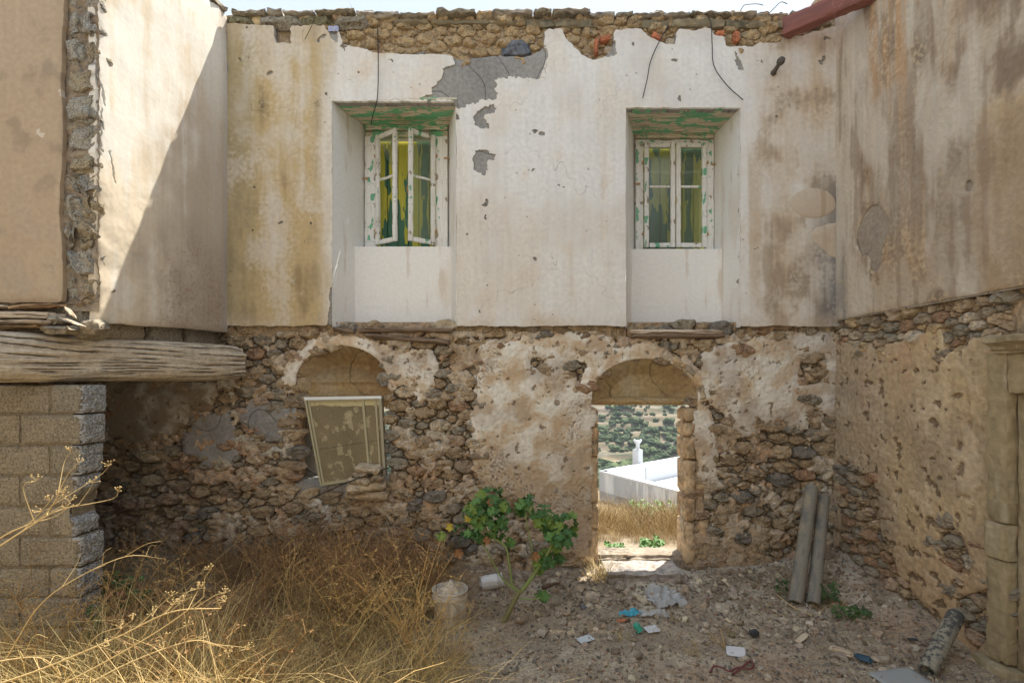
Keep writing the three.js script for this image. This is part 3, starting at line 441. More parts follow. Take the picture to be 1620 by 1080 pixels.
// grey cement smears left of the arched recess
const GREY = [[457, 600, 488, 600, 500, 640, 505, 700, 506, 770, 482, 768, 470, 730, 460, 660], [366, 660, 392, 628, 430, 640, 455, 650, 458, 690, 430, 702, 395, 690], [282, 690, 300, 665, 350, 650, 372, 690, 365, 740, 320, 740, 290, 720], [300, 700, 345, 690, 352, 715, 330, 725]].map((a) => poly(a));
const greySD = (x, y) => { let d = -9; for (const p of GREY) d = Math.max(d, sdPoly(p, x, y)); return d; };
B_('cement_smear', plate({ x0: -3.1, y0: 0.7, x1: -1.7, y1: 1.85, cell: 0.014, mask: (x, y) => Math.min(greySD(x, y) + wob(x, y, 0.15), -sdNiche(x, y) + 0.004), surf: (x, y, m) => -4.85 + 0.02 * fbm(x * 4, y * 4, 4) + 0.01 * fbm(x * 16, y * 16, 3) - 0.02 * Math.exp(-Math.max(0, m) / 0.02), thick: 0.08, uv: [-3.2, 0.5, -1.2, 2.5] }), M_CEMENT, 'grey cement smeared round the arched recess');

// rubble stones of the lower storey, set into the mortar
const stonesAll = [];
{
  const inside = (x, y) => { const o = Math.max(sdNiche(x, y), sdDoor(x, y)); let d = Math.min(-o - 0.03, 2.262 - y, 0.03 - greySD(x, y)); const c = Math.max(lowSD(x, y) - 0.03, -9); d = Math.min(d, 0.02 - c); if (x > 0.60 && x < 0.83 && y < doorTop) d = -1; if (x > 1.55 && x < 1.74 && y < doorTop) d = -1; if (XP(x) > 700 && XP(x) < 758 && YP(y) < 600) d = -1; return d; };
  for (const s of packStones({ x0: -4.3, y0: 0.0, x1: 3.05, y1: 2.31, inside, seed: 11, rMax: 0.115, rMin: 0.014 })) stonesAll.push({ ...s, zone: 0 });
}
// the top of the wall: upper plaster ends ragged and shows ochre rubble
const TOPC = [358, 38, 398, 37, 433, 40, 436, 67, 459, 68, 460, 40, 500, 38, 512, 39, 518, 47, 536, 48, 541, 70, 552, 71, 575, 78, 600, 83, 632, 85, 655, 83, 716, 87, 722, 92, 780, 86, 830, 88, 855, 80, 862, 74, 861, 50, 868, 44, 889, 44, 895, 62, 906, 74, 922, 86, 935, 92, 944, 93, 960, 88, 969, 76, 972, 46, 1016, 44, 1024, 54, 1034, 60, 1052, 67, 1068, 68, 1073, 45, 1124, 44, 1130, 54, 1146, 57, 1150, 72, 1165, 73, 1192, 72, 1200, 66, 1222, 66, 1237, 68, 1240, 60, 1335, 40];
const topPoly = poly([...TOPC, 1345, 516, 350, 516]);
const SKINHOLES = [
  [716, 84, 721, 102, 706, 104, 702, 108, 698, 122, 692, 132, 684, 138, 684, 148, 668, 152, 652, 156, 690, 158, 700, 155, 722, 160, 724, 172, 740, 166, 758, 161, 762, 157, 784, 156, 786, 148, 784, 140, 788, 134, 780, 126, 796, 122, 852, 124, 858, 115, 862, 100, 868, 88, 866, 74, 850, 70, 780, 70],
  [749, 185, 754, 176, 768, 168, 780, 165, 785, 170, 782, 180, 774, 178, 766, 182, 770, 190, 774, 200, 766, 204, 752, 198], [748, 248, 754, 238, 768, 236, 783, 244, 782, 252, 774, 254, 772, 268, 766, 277, 750, 268], [844, 206, 848, 201, 850, 208, 847, 213, 843, 210],
  [942, 94, 948, 78, 966, 66, 974, 60, 975, 84, 966, 90], [1164, 82, 1170, 92, 1178, 106, 1180, 114, 1168, 110, 1164, 96], [722, 176, 727, 182, 726, 190, 722, 186], [519, 508, 522, 455, 526, 458, 530, 508, 560, 512, 552, 520, 515, 520], [518, 46, 534, 46, 536, 70, 524, 60],
].map((a) => poly(a));
const winSD = (x, y) => Math.max(sdRect(W1.x0, 2.0, W1.x1, W1.top, x, y), sdRect(W2.x0, 2.0, W2.x1, W2.top, x, y));
const upMask = (x, y) => { let d = sdPoly(topPoly, x, y); d += (y > 4.6 ? wob(x, y, 0.05) : y < 2.5 ? wob(x, y, 0.03) - 0.006 : wob(x, y, 0.006)); return Math.min(d, -winSD(x, y) + 0.012 * fbm(x * 9, y * 9, 3) - 0.002); };
const upSurf = (x, y, m) => -4.80 + 0.010 * fbm(x * 0.9, y * 0.9, 3) + 0.004 * fbm(x * 5, y * 5, 3);
B_('render_coat', plate({ x0: -2.72, y0: 2.28, x1: 3.04, y1: 5.12, cell: 0.02, mask: upMask, surf: (x, y, m) => upSurf(x, y) - 0.014 - 0.01 * Math.exp(-Math.max(0, m) / 0.012) + 0.004 * fbm(x * 20, y * 20, 3), thick: 0.07, uv: [-1.2, 4.0, 0.8, 6.0] }), M_CEMENT, 'grey cement render that shows where the white plaster has gone');
B_('upper_plaster', plate({ x0: -2.72, y0: 2.28, x1: 3.04, y1: 5.12, cell: 0.0095, mask: (x, y) => { let d = Math.min(upMask(x, y), (0.47 - fbm(x * 6 + 3, y * 6, 4)) * 0.15) - (y > 4.6 ? 0.004 : -0.002); if (d > -0.05) { for (const h of SKINHOLES) d = Math.min(d, -sdPoly(h, x, y) - wob(x * 2.2, y * 2.2, 0.045) - 0.012 * pn(x * 42, y * 42)); } return d; }, surf: upSurf, thick: 0.03, uv: UB }), M_UPPER, 'white plaster of the upper storey, ochre at one end and grey at the other');
B_('bulging_patch', plate({ x0: bx(1245), y0: by(350), x1: bx(1330), y1: by(290), cell: 0.012, mask: (x, y) => (1 - Math.hypot((x - bx(1287)) / (36 * 0.00585), (y - by(321)) / (24 * 0.00585))) * 0.14 + wob(x, y, 0.02), surf: (x, y, m) => -4.802 + 0.025 * Math.sqrt(Math.max(0, Math.min(1, m / 0.1))), thick: 0, uv: [-1, -1, 0.4, 1.4] }), mat(tWhite, 0.004, 0.95, [0.68, 0.58, 0.48]), 'pinkish bulging plaster repair');
B_('bulging_patch', plate({ x0: bx(1275), y0: by(412), x1: bx(1330), y1: by(345), cell: 0.012, mask: (x, y) => sdPoly(poly([1281, 372, 1290, 360, 1310, 354, 1324, 352, 1326, 410, 1312, 404, 1292, 386]), x, y) + wob(x, y, 0.02), surf: (x, y, m) => -4.802 + 0.02 * Math.sqrt(Math.max(0, Math.min(1, m / 0.06))), thick: 0, uv: [-1, -1, 0.4, 1.4] }), mat(tWhite, 0.004, 0.95, [0.66, 0.56, 0.46]), 'pinkish bulging plaster repair');
// earth bed of the wall top, its stones and the flat coping slabs
const topMortSurf = (x, y) => -4.885 + 0.035 * fbm(x * 3.5, y * 3.5, 4) + 0.014 * fbm(x * 16, y * 16, 3) + 0.05 * ss(by(42), by(32), y) * ss(-1.5, -1.9, x);
B_('wall_top_mortar', plate({ x0: -2.72, y0: by(100), x1: 3.04, y1: by(20), cell: 0.016, mask: () => 1, surf: topMortSurf, thick: 0, uv: [-4.9, 4.4, 3.1, 7.0] }), mat(tMortar, 0.016, 0.95, [1.45, 1.5, 1.35]));
for (const s of packStones({ x0: bx(470), y0: by(98), x1: bx(1262), y1: by(22), inside: (x, y) => Math.min(0.03 - upMask(x, y), y - by(98)), seed: 23, rMax: 0.095, rMin: 0.016 })) stonesAll.push({ ...s, zone: 1 });
stonesAll.sort((a, b) => b.area - a.area);
{
  const r = rng(5), rest = [[], [], []];
  const bySeed = (i) => i * 1.37 + 2;
  stonesAll.forEach((s, i) => {
    const big = Math.sqrt(s.area), zone1 = s.zone === 1, px = XP(s.x), dark = px < 330;
    const out = cl(big * 0.42, 0.008, 0.055) * (0.7 + 0.6 * r()), g = stoneGeo(s.pg, bySeed(i), out), base = zone1 ? -4.868 : -4.892;
    const tilt = new THREE.Matrix4().makeRotationFromEuler(new THREE.Euler((r() - 0.5) * 0.35, (r() - 0.5) * 0.35, 0));
    g.applyMatrix4(tilt);
    const pal = zone1 ? OCHRES : STONES, q = r(), red = !zone1 && fbm(s.x * 1.5, s.y * 1.5, 3) > 0.12;
    let m = zone1 ? OCHRES[Math.floor(q * 6)] : red ? STONES[[3, 8, 6, 2, 4][Math.floor(q * 5)]] : STONES[[0, 1, 1, 2, 2, 4, 5, 6, 7, 8, 3][Math.floor(q * 11)]];
    if (i < 300) { const o = B_('stone', g, m); o.position.set(s.x, s.y, base + (r() - 0.6) * 0.034); }
    else { g.translate(s.x, s.y, base + (r() - 0.6) * 0.02); rest[zone1 ? 2 : q < 0.4 ? 0 : 1].push(g); }
  });
  const e = rest.map((gs) => gs.length ? mergeGeometries(gs) : null);
  if (e[0]) stuffed(B_('small_stone', e[0], STONES[1])); if (e[1]) stuffed(B_('small_stone', e[1], STONES[8])); if (e[2]) stuffed(B_('small_stone', e[2], OCHRES[0]));
  // named stones one can point at
  const bs = stoneGeo([[-0.13, -0.06], [0.1, -0.075], [0.14, -0.02], [0.12, 0.06], [-0.04, 0.075], [-0.15, 0.035]], 77, 0.07); const o = B_('stone', bs, BLUESTONE, 'blue-grey stone at the broken top of the plaster'); o.position.set(bx(817), by(74), -4.86);
}
// flat slabs along the wall head
{
  const r = rng(31); let px = 366;
  const slab = mat(tStone, 0.01, 0.95, [0.52, 0.48, 0.42]), slab2 = mat(tStone, 0.01, 0.95, [0.34, 0.29, 0.19]), slab3 = mat(tConc, 0.015, 0.95, [0.95, 0.98, 1.0]);
  let k = 0;
  while (px < 1318) {
    const w = (22 + r() * 50), w2 = Math.min(w, 1320 - px), x0 = bx(px), x1 = bx(px + w2 - 0.6), h = 0.03 + 0.022 * r();
    const g = roughBox(x1 - x0, h, 0.5 + 0.14 * r(), 100 + k, 0.011, 0.03, 0.5, 0.006); const o = B_('coping_slab', g, k % 3 ? slab : slab3); o.position.set((x0 + x1) / 2, by(24) + h / 2 + 0.010 * r(), -5.09 + 0.03 * r()); o.rotation.z = (r() - 0.5) * 0.07; px += w2; k++;
  }
  B_('wall_head', roughBox(5.7, 0.09, 0.55, 99, 0.012, 0.04, 0.5, 0.01), mat(tMortar, 0.02, 0.95, [1.0, 1.05, 1.05])).position.set(0.16, by(24) - 0.01, -5.13);
  px = 620; k = 0;
  while (px < 1300) { const w = 45 + r() * 70, w2 = Math.min(w, 1305 - px), x0 = bx(px), x1 = bx(px + w2 - 1), h = (px < 820 ? 0.05 : 0.085); if (r() > 0.1) { const o = B_('edging_block', roughBox(x1 - x0, h, 0.2, 200 + k, 0.010, 0.05, 0.4, 0.006), slab2); o.position.set((x0 + x1) / 2, by(24) - h / 2 - 0.012, -4.93 + 0.02 * r()); } px += w2; k++; }
  const gx = [[-2.66, 0.26], [-2.36, 0.4], [-1.97, 0.3], [-1.66, 0.34]]; gx.forEach(([x, w], i) => { const o = B_('cement_cap', roughBox(w, 0.13, 0.3, 240 + i, 0.02, 0.05, 0.6, 0.02), i % 2 ? M_CONCDARK : mat(tConc, 0.015, 0.95, [0.75, 0.78, 0.62])); o.position.set(x + w / 2, by(33) + 0.012, -4.94); });
  for (const [x, y, w, h] of [[374, 10, 26, 12], [404, 6, 34, 16], [440, 8, 40, 12], [492, 14, 30, 8], [512, 12, 44, 8], [560, 8, 36, 8], [660, 9, 60, 7], [760, 10, 70, 6], [880, 9, 60, 7], [980, 13, 50, 7], [1080, 14, 60, 8], [1200, 17, 60, 8]]) { const o = B_('coping_stone', rockGeo(x, w * 0.00585 / 1.7, h * 0.0045, 0.16, 18), k++ % 2 ? slab : slab3); o.position.set(bx(x + w / 2), by(y + h / 2), -4.98); }
  for (const [px, py, w, h, rz2] of [[944, 72, 7, 24, 0], [958, 60, 18, 10, 0.25], [1040, 57, 18, 10, -0.4], [1140, 52, 14, 9, 0], [1166, 58, 10, 18, 0]]) { const o = B_('red_brick', roughBox(w * 0.00585, h * 0.00585, 0.09, px, 0.003, 0.03, 1, 0.005), REDBRICK, 'broken piece of red hollow brick'); o.position.set(bx(px), by(py), -4.83); o.rotation.z = rz2; }
}
// earth and lime that still clings over the rubble
{
  const over = (seed, t, zz) => plate({ x0: -4.2, y0: 0.05, x1: 3.02, y1: 2.25, cell: 0.014, mask: (x, y) => Math.min(0.5 * (fbm(x * 3.2 + seed, y * 3.8, 3) + 0.55 * fbm(x * 13 + seed, y * 15, 4)) - t, -Math.max(sdNiche(x, y), sdDoor(x, y)) - 0.02, x > 0.58 && x < 1.8 && y < doorTop + 0.03 ? -1 : 1), surf: (x, y, m) => zz + Math.min(0.02, m * 0.3) + 0.016 * fbm(x * 6, y * 6, 4) + 0.008 * fbm(x * 26, y * 26, 3), thick: 0.05, uv: [-4.9, -0.3, 3.1, 2.3] });
  B_('clinging_mortar', over(3, 0.055, -4.876), M_MORTAR, 'reddish earth mortar clinging over the stones'); B_('clinging_mortar', over(47, 0.075, -4.868), mat(tMortar, 0.02, 0.95, [1.2, 1.33, 1.5]), 'greyish lime clinging over the stones');
}
// timber lying in the floor line under the windows
for (const [a, b, c, d, m, s] of [[562, 521, 716, 522, M_WOODDARK, 1], [576, 530, 712, 541, M_WOODDARK, 2], [524, 519, 560, 524, M_WOODDARK, 3], [996, 524, 1146, 525, mat(tWood, 0.006, 0.95, [1.35, 1.35, 1.4]), 4], [1000, 531, 1150, 530, M_WOODDARK, 5]]) { const w = (c - a) * 0.00585; const o = B_('floor_plank', roughBox(w, 0.05, 0.14, s, 0.006, 0.05, 1, 0.006), m); o.position.set(bx((a + c) / 2), by((b + d) / 2), -4.87); o.rotation.z = -Math.atan2(d - b, c - a); }
B_('floor_line_earth', plate({ x0: -2.72, y0: 2.2, x1: 3.04, y1: 2.34, cell: 0.016, mask: (x, y) => -winSD(x, y) + 0.02, surf: (x, y) => -4.88 + 0.04 * fbm(x * 6, y * 6, 4), thick: 0.02, uv: [-4.9, -0.3, 3.1, 2.3] }), M_MORTAR);

// arched fills over the recess and the door
B_('arch_infill', plate({ x0: NI.x0 - 0.03, y0: by(642), x1: NI.x1 + 0.03, y1: NI.ys + NI.ry + 0.02, cell: 0.014, mask: (x, y) => sdNiche(x, y) + 0.015, surf: (x, y, m) => -4.875 - Math.min(0.26, 1.25 * Math.max(0, sdNiche(x, Math.max(y, NI.ys - 0.015)) * 1.0 + 0.0)) + 0.02 * fbm(x * 4, y * 4, 4), thick: 0.16, uv: [-2.5, 1.2, -1.1, 2.6] }), M_OCHRE, 'brown vaulted infill of the arched recess');
B_('arch_infill', plate({ x0: DO.xc - DO.rx - 0.02, y0: by(641), x1: DO.xc + DO.rx + 0.02, y1: DO.ys + DO.ry + 0.02, cell: 0.014, mask: (x, y) => Math.min(sdDoor(x, y) + 0.015, y - doorTop + 0.02), surf: (x, y, m) => -4.87 - Math.min(0.17, 1.1 * Math.max(0, (1 - Math.hypot((x - DO.xc) / DO.rx, Math.max(0, y - DO.ys) / DO.ry)) * DO.ry)) + 0.012 * fbm(x * 4, y * 4, 4), thick: 0.16, uv: [0.4, 1.2, 1.8, 2.6] }), mat(tOchre, 0.012, 0.95, [0.86, 0.90, 0.94]), 'tan plaster infill of the door arch');
{ const o = B_('door_lintel', roughBox(0.92, 0.07, 0.22, 61, 0.006, 0.04, 1, 0.008), mat(tOchre, 0.012, 0.95, [0.85, 0.83, 0.8])); o.position.set(1.22, doorTop + 0.03, -5.03); }
{ const o = B_('window_lintel', roughBox(0.94, 0.08, 0.2, 62, 0.008, 0.04, 1, 0.008), mat(tOchre, 0.012, 0.95, [1.0, 1.05, 1.15])); o.position.set((NI.x0 + NI.x1) / 2, by(640), -5.2); }
B_('recess_sill', roughBox(0.98, 0.36, 0.42, 63, 0.022, 0.035, 1, 0.02), M_CEMENT).position.set((NI.x0 + NI.x1) / 2, NI.y0 - 0.03, -5.11);
B_('recess_jamb', roughBox(0.30, 1.2, 0.16, 64, 0.012, 0.035, 0.5, 0.012), M_CEMENT, 'grey cement cheek of the arched recess').position.set(NI.x0 + 0.04, NI.y0 + 0.55, -5.22);
B_('recess_jamb', roughBox(0.12, 1.2, 0.10, 65, 0.012, 0.035, 0.5, 0.012), M_CEMENT).position.set(NI.x1 + 0.075, NI.y0 + 0.55, -5.0);
// plaster ring and dressed stones of the door
{
  const lime = mat(tStone, 0.008, 0.93, [0.80, 0.60, 0.38]), lime2 = mat(tStone, 0.008, 0.93, [0.68, 0.50, 0.31]), js = [645, 668, 692, 729, 786, 828, 897];
  for (let k = 0; k < 6; k++) { const y1 = by(js[k]), y0 = by(js[k + 1]), h = y1 - y0 - 0.006; const o = B_('jamb_stone', roughBox(0.10, h, 0.29, 300 + k, 0.006, 0.035, 0.6, 0.008), k % 2 ? lime : lime2); o.position.set(1.623 + 0.05, (y0 + y1) / 2, -4.985); const q = B_('jamb_stone', roughBox(0.10 + 0.03 * (k % 2), h * 0.96, 0.24, 320 + k, 0.009, 0.035, 0.6, 0.012), k % 2 ? lime2 : STONES[4]); q.position.set(1.775 + 0.015 * (k % 2), (y0 + y1) / 2 + 0.02, -4.975); }
  B_('jamb_backing', roughBox(0.14, doorTop + 0.3, 0.24, 340, 0.004, 0.08, 0.5), M_MORTAR).position.set(1.90, doorTop / 2 - 0.15, -4.985 - 0.06);
  const jl = [645, 676, 725, 800, 842, 897];
  for (let k = 0; k < 5; k++) { const y1 = by(jl[k]), y0 = by(jl[k + 1]); const o = B_('jamb_stone', roughBox(0.22, y1 - y0 - 0.006, 0.24, 360 + k, 0.005, 0.035, 0.6, 0.01), k % 2 ? lime2 : lime); o.position.set(0.817 - 0.11 + 0.006 * (k % 2), (y0 + y1) / 2, -5.0); }
  // voussoirs on the right half of the door arch
  for (let k = 0; k < 5; k++) { const a = 0.12 + k * 0.27, x = DO.xc + Math.cos(a) * (DO.rx + 0.03), y = DO.ys + Math.sin(a) * (DO.ry + 0.03); const o = B_('arch_stone', roughBox(0.17, 0.09, 0.2, 380 + k, 0.008, 0.03, 0.6, 0.014), k % 2 ? lime : STONES[5]); o.position.set(x, y, -4.925); o.rotation.z = a + 1.5708; }
}
// lime plaster lips round both arches
const lip = (A, w) => plate({ x0: A.xc - A.rx - 0.2, y0: A.ys - 0.1, x1: A.xc + A.rx + 0.2, y1: A.ys + A.ry + 0.2, cell: 0.011, mask: (x, y) => { const e = (Math.hypot((x - A.xc) / A.rx, Math.max(0, y - A.ys) / A.ry) - 1) * A.ry; return Math.min(e + 0.006, w(x, y) - e + wob(x, y, 0.11), y - A.ys + 0.05 + wob(x, y, 0.12)); }, surf: (x, y, m) => -4.846 + 0.014 * fbm(x * 5, y * 5, 4) + 0.006 * fbm(x * 20, y * 20, 3) - 0.010 * Math.exp(-Math.max(0, m) / 0.009), thick: 0.09, uv: LB });
const M_LIP = mat(tLower, 0.018, 0.95, [1.12, 1.14, 1.17]);
B_('arch_surround', lip(NI, (x) => 0.09 - 0.03 * ss(-1.5, -1.2, x)), M_LIP, 'white lime lip round the recess arch');
B_('arch_surround', lip(DO, (x) => 0.085), M_LIP, 'white lime lip round the door arch');

// the two window recesses
function windowRecess(Wd, yb, topBack, open, seed, label) {
  const zf = -4.80, zb = -5.42, pz = -5.2;
  const quad = (a, b, c, d, nu, nv, m, name) => { const pos = [], uv = [], idx = []; for (let j = 0; j <= nv; j++) for (let i = 0; i <= nu; i++) { const s = i / nu, t = j / nv, v = a.clone().lerp(b, s).lerp(d.clone().lerp(c, s), t); const w = 0.006 * fbm(v.x * 3 + v.z * 4, v.y * 3, 3); pos.push(v.x + w, v.y, v.z + w * 0.5); uv.push((v.x + v.z) / 1.4, v.y / 2.4); } for (let j = 0; j < nv; j++) for (let i = 0; i < nu; i++) { const k = j * (nu + 1) + i; idx.push(k, k + 1, k + nu + 2, k, k + nu + 2, k + nu + 1); } const g = new THREE.BufferGeometry(); g.setAttribute('position', new THREE.Float32BufferAttribute(pos, 3)); g.setAttribute('uv', new THREE.Float32BufferAttribute(uv, 2)); g.setIndex(idx); g.computeVertexNormals(); return B_(name, g, m); };
  const V = (x, y, z) => new THREE.Vector3(x, y, z), y0 = 2.285, yt = Wd.top + 0.06;
  quad(V(Wd.x0, y0, zf - 0.002), V(Wd.bx0, y0, zb), V(Wd.bx0, yt, zb), V(Wd.x0, yt, zf - 0.002), 8, 20, M_WHITE, 'window_reveal');
  quad(V(Wd.x1, y0, zf - 0.002), V(Wd.bx1, y0, zb), V(Wd.bx1, yt, zb), V(Wd.x1, yt, zf - 0.002), 8, 20, M_WHITE, 'window_reveal');
  const lerpx = (z, side) => { const t = (z - zf) / (zb - zf); return side ? Wd.x1 + (Wd.bx1 - Wd.x1) * t : Wd.x0 + (Wd.bx0 - Wd.x0) * t; };
  const pg = new THREE.Shape(); const a0 = lerpx(pz, 0) + 0.002, a1 = lerpx(pz, 1) - 0.002; pg.moveTo(a0, y0 + 0.012); pg.lineTo(a1, y0 + 0.012); pg.lineTo(a1, yb); pg.lineTo(a0, yb); const eg = new THREE.ExtrudeGeometry(pg, { depth: 0.2, bevelEnabled: true, bevelSize: 0.004, bevelThickness: 0.006, bevelSegments: 2 }); eg.translate(0, 0, pz - 0.205); const u = eg.attributes.uv; for (let i = 0; i < u.count; i++) u.setXY(i, u.getX(i) / 1.4, u.getY(i) / 2.4); B_('window_parapet', eg, M_WHITE, 'thin white panel under the window');
  // soffit boards, running along the wall
  const win = sub('window', backWall); win.userData.label = label; const r = rng(seed);
  const depths = open ? [[0, 0.335], [0.34, 0.48], [0.485, 0.60]] : [[0, 0.20], [0.205, 0.40], [0.405, 0.60]];
  depths.forEach(([p, q], i) => { const z0 = zf - 0.004 - p, z1 = zf - q, xa = lerpx(z0, 0) - 0.01, xb = lerpx(z0, 1) + 0.01, w = xb - xa, g = roughBox(w, 0.03, z0 - z1 - 0.004, seed + i, 0.002, 0.05, 1 / 1.2, 0.003); const y = Wd.top + 0.015 + (topBack - Wd.top) * (p + q) / 2 / 0.62 + (open ? [0, 0.012, 0.004][i] : 0); const o = part('soffit_board', g, M_GREENPEEL, win); o.position.set((xa + xb) / 2, y, (z0 + z1) / 2); });
  const fz = -5.40, fx0 = Wd.bx0 + 0.004, fx1 = Wd.bx1 - 0.004, fb = yb + 0.02, ft = topBack + 0.01, jw = open ? 0.125 : 0.085, jr = open ? 0.13 : 0.085;
  const hh = open ? 0.125 : 0.10, iy = ft - hh, bar = (w, h, d, x, y, z, m, nm, par = win, sd = 1, rr = 0.004) => { const o = part(nm, roughBox(w, h, d, sd + seed, 0.0015, 0.04, 1 / 0.6, rr), m, par); o.position.set(x, y, z); return o; };
  bar(fx1 - fx0, hh * 0.5, 0.07, (fx0 + fx1) / 2, ft - hh * 0.25, fz + 0.012, open ? M_GREENPEEL : M_GREENFLECK, 'head_board', win, 2); bar(fx1 - fx0, hh * 0.5, 0.06, (fx0 + fx1) / 2, ft - hh * 0.75 - 0.002, fz - 0.004, open ? M_GREENPEEL : M_FRAME, 'head_board', win, 3);
  bar(jw, iy - fb, 0.08, fx0 + jw / 2, (iy + fb) / 2, fz, M_FRAME, 'frame_jamb', win, 4); bar(jr, iy - fb, 0.08, fx1 - jr / 2, (iy + fb) / 2, fz, M_FRAME, 'frame_jamb', win, 5);
  bar(fx1 - fx0 - jw - jr - 0.004, 0.03, 0.10, (fx0 + jw + fx1 - jr) / 2, fb + 0.015, fz - 0.01, M_GREENFLECK, 'frame_sill', win, 6);
  // green and yellow shutter boards close the outside
  const sx0 = fx0 + jw - 0.03, sx1 = fx1 - jr + 0.03, nb = 6; for (let i = 0; i < nb; i++) { const w = (sx1 - sx0) / nb, g = roughBox(w - 0.004, iy - fb + 0.04, 0.024, seed + 20 + i, 0.001, 0.06, 1, 0.003), uv = g.attributes.uv, p = g.attributes.position; for (let k = 0; k < uv.count; k++) uv.setXY(k, (i + 0.5 + p.getX(k) / w) / nb * 0.9 + 0.05 + (open ? 0 : 0.0), (p.getY(k) / (iy - fb) + 0.5) * 0.94 + 0.03); const o = part('shutter_board', g, M_SHUT, win); o.position.set(sx0 + w * (i + 0.5), (iy + fb) / 2, -5.50 - 0.004 * r()); }
  for (const [xa, xb, ya, yb2] of [[Wd.bx0 - 0.25, fx0 + jw - 0.02, fb - 0.2, ft + 0.3], [fx1 - jr + 0.02, Wd.bx1 + 0.25, fb - 0.2, ft + 0.3], [fx0 + jw - 0.02, fx1 - jr + 0.02, iy - 0.01, ft + 0.3], [fx0 + jw - 0.02, fx1 - jr + 0.02, fb - 0.2, fb + 0.04]]) B_('window_check', metricUV(boxTo(xa, ya, -5.475, xb, yb2, -5.444), 1), M_WHITE);
  for (const y of [fb + 0.2, iy - 0.2]) part('shutter_batten', roughBox(sx1 - sx0, 0.08, 0.02, seed + 70, 0.001, 0.05, 1, 0.003), M_WOODDARK, win).position.set((sx0 + sx1) / 2, y, -5.528);
  part('shutter_backing', boxTo(sx0 - 0.02, fb - 0.02, -5.56, sx1 + 0.02, iy + 0.02, -5.542), M_WOODDARK, win);
  // two leaves
  const ix0 = fx0 + jw, ix1 = fx1 - jr, half = (ix1 - ix0) / 2, H = iy - fb - 0.036;
  for (const s of [0, 1]) {
    const leaf = sub('window_leaf', win); leaf.position.set(s ? ix1 : ix0, fb + 0.034, fz + 0.045); leaf.rotation.y = open ? (s ? 0.64 : -0.60) : (s ? 0.02 : -0.02); const dir = s ? -1 : 1, st = 0.05;
    // one mesh for the joinery of the leaf
    const parts = [[st, H, 0.04, st / 2, H / 2], [st, H, 0.04, half - st / 2 - 0.003, H / 2], [half - 2 * st - 0.004, 0.05, 0.036, half / 2, 0.025], [half - 2 * st - 0.004, 0.05, 0.036, half / 2, H - 0.025], [half - 2 * st - 0.004, 0.026, 0.03, half / 2, H * (open ? 0.585 : 0.58)]].map(([w, h, d, x, y], i) => { const g = roughBox(w, h, d, seed + 40 + i + s * 7, 0.001, 0.04, 1 / 0.6, 0.003); g.translate(x * dir, y, 0); return g; });
    part('sash', mergeGeometries(parts), M_FRAME, leaf);
    const pw = half - 2 * st + 0.006; for (const [p0, p1, k] of [[0.045, H * 0.575, 0], [H * 0.59, H - 0.045, 1]]) { if (open && s === 0 && k === 0) continue; const g = open && s === 0 ? (() => { const sh = new THREE.Shape(); sh.moveTo(-pw / 2, p1 - p0); sh.lineTo(pw / 2, p1 - p0); sh.lineTo(pw / 2, 0.02); sh.quadraticCurveTo(pw * 0.3, (p1 - p0) * 0.28, -pw * 0.02, (p1 - p0) * 0.5); sh.quadraticCurveTo(-pw * 0.3, (p1 - p0) * 0.75, -pw / 2, p1 - p0); const q = new THREE.ExtrudeGeometry(sh, { depth: 0.003, bevelEnabled: false }); q.translate(0, -(p1 - p0) / 2, 0); return q; })() : new THREE.BoxGeometry(pw, p1 - p0, 0.003); const o = part('pane', g, M_GLASS, leaf); o.position.set(half / 2 * dir, (p0 + p1) / 2, -0.004); }
  }
  for (const [s, t] of [[0, 0.16], [0, 0.82], [1, 0.16], [1, 0.82]]) bar(0.035, 0.055, 0.02, s ? ix1 + 0.012 : ix0 - 0.012, fb + (iy - fb) * t, fz + 0.045, M_RUST, 'hinge', win, 8, 0.008);
  bar(0.02, 0.09, 0.02, (ix0 + ix1) / 2 + (open ? 0.06 : 0.005), fb + (iy - fb) * 0.46, fz + (open ? 0.26 : 0.075), M_RUST, 'latch', win, 9, 0.006);
  for (const [s, t] of [[0, 0.62], [1, 0.80]]) { const o = part('iron_peg', new THREE.CylinderGeometry(0.008, 0.011, 0.06, 8), M_RUST, win); o.rotation.z = 1.57; o.position.set(s ? fx1 - 0.01 : fx0 + 0.012, fb + (iy - fb) * t, fz + 0.05); }
}
windowRecess(W1, 3.13, 4.435, true, 400, 'window with both leaves ajar and a broken pane');
windowRecess(W2, 3.106, 4.335, false, 450, 'window with both leaves shut');

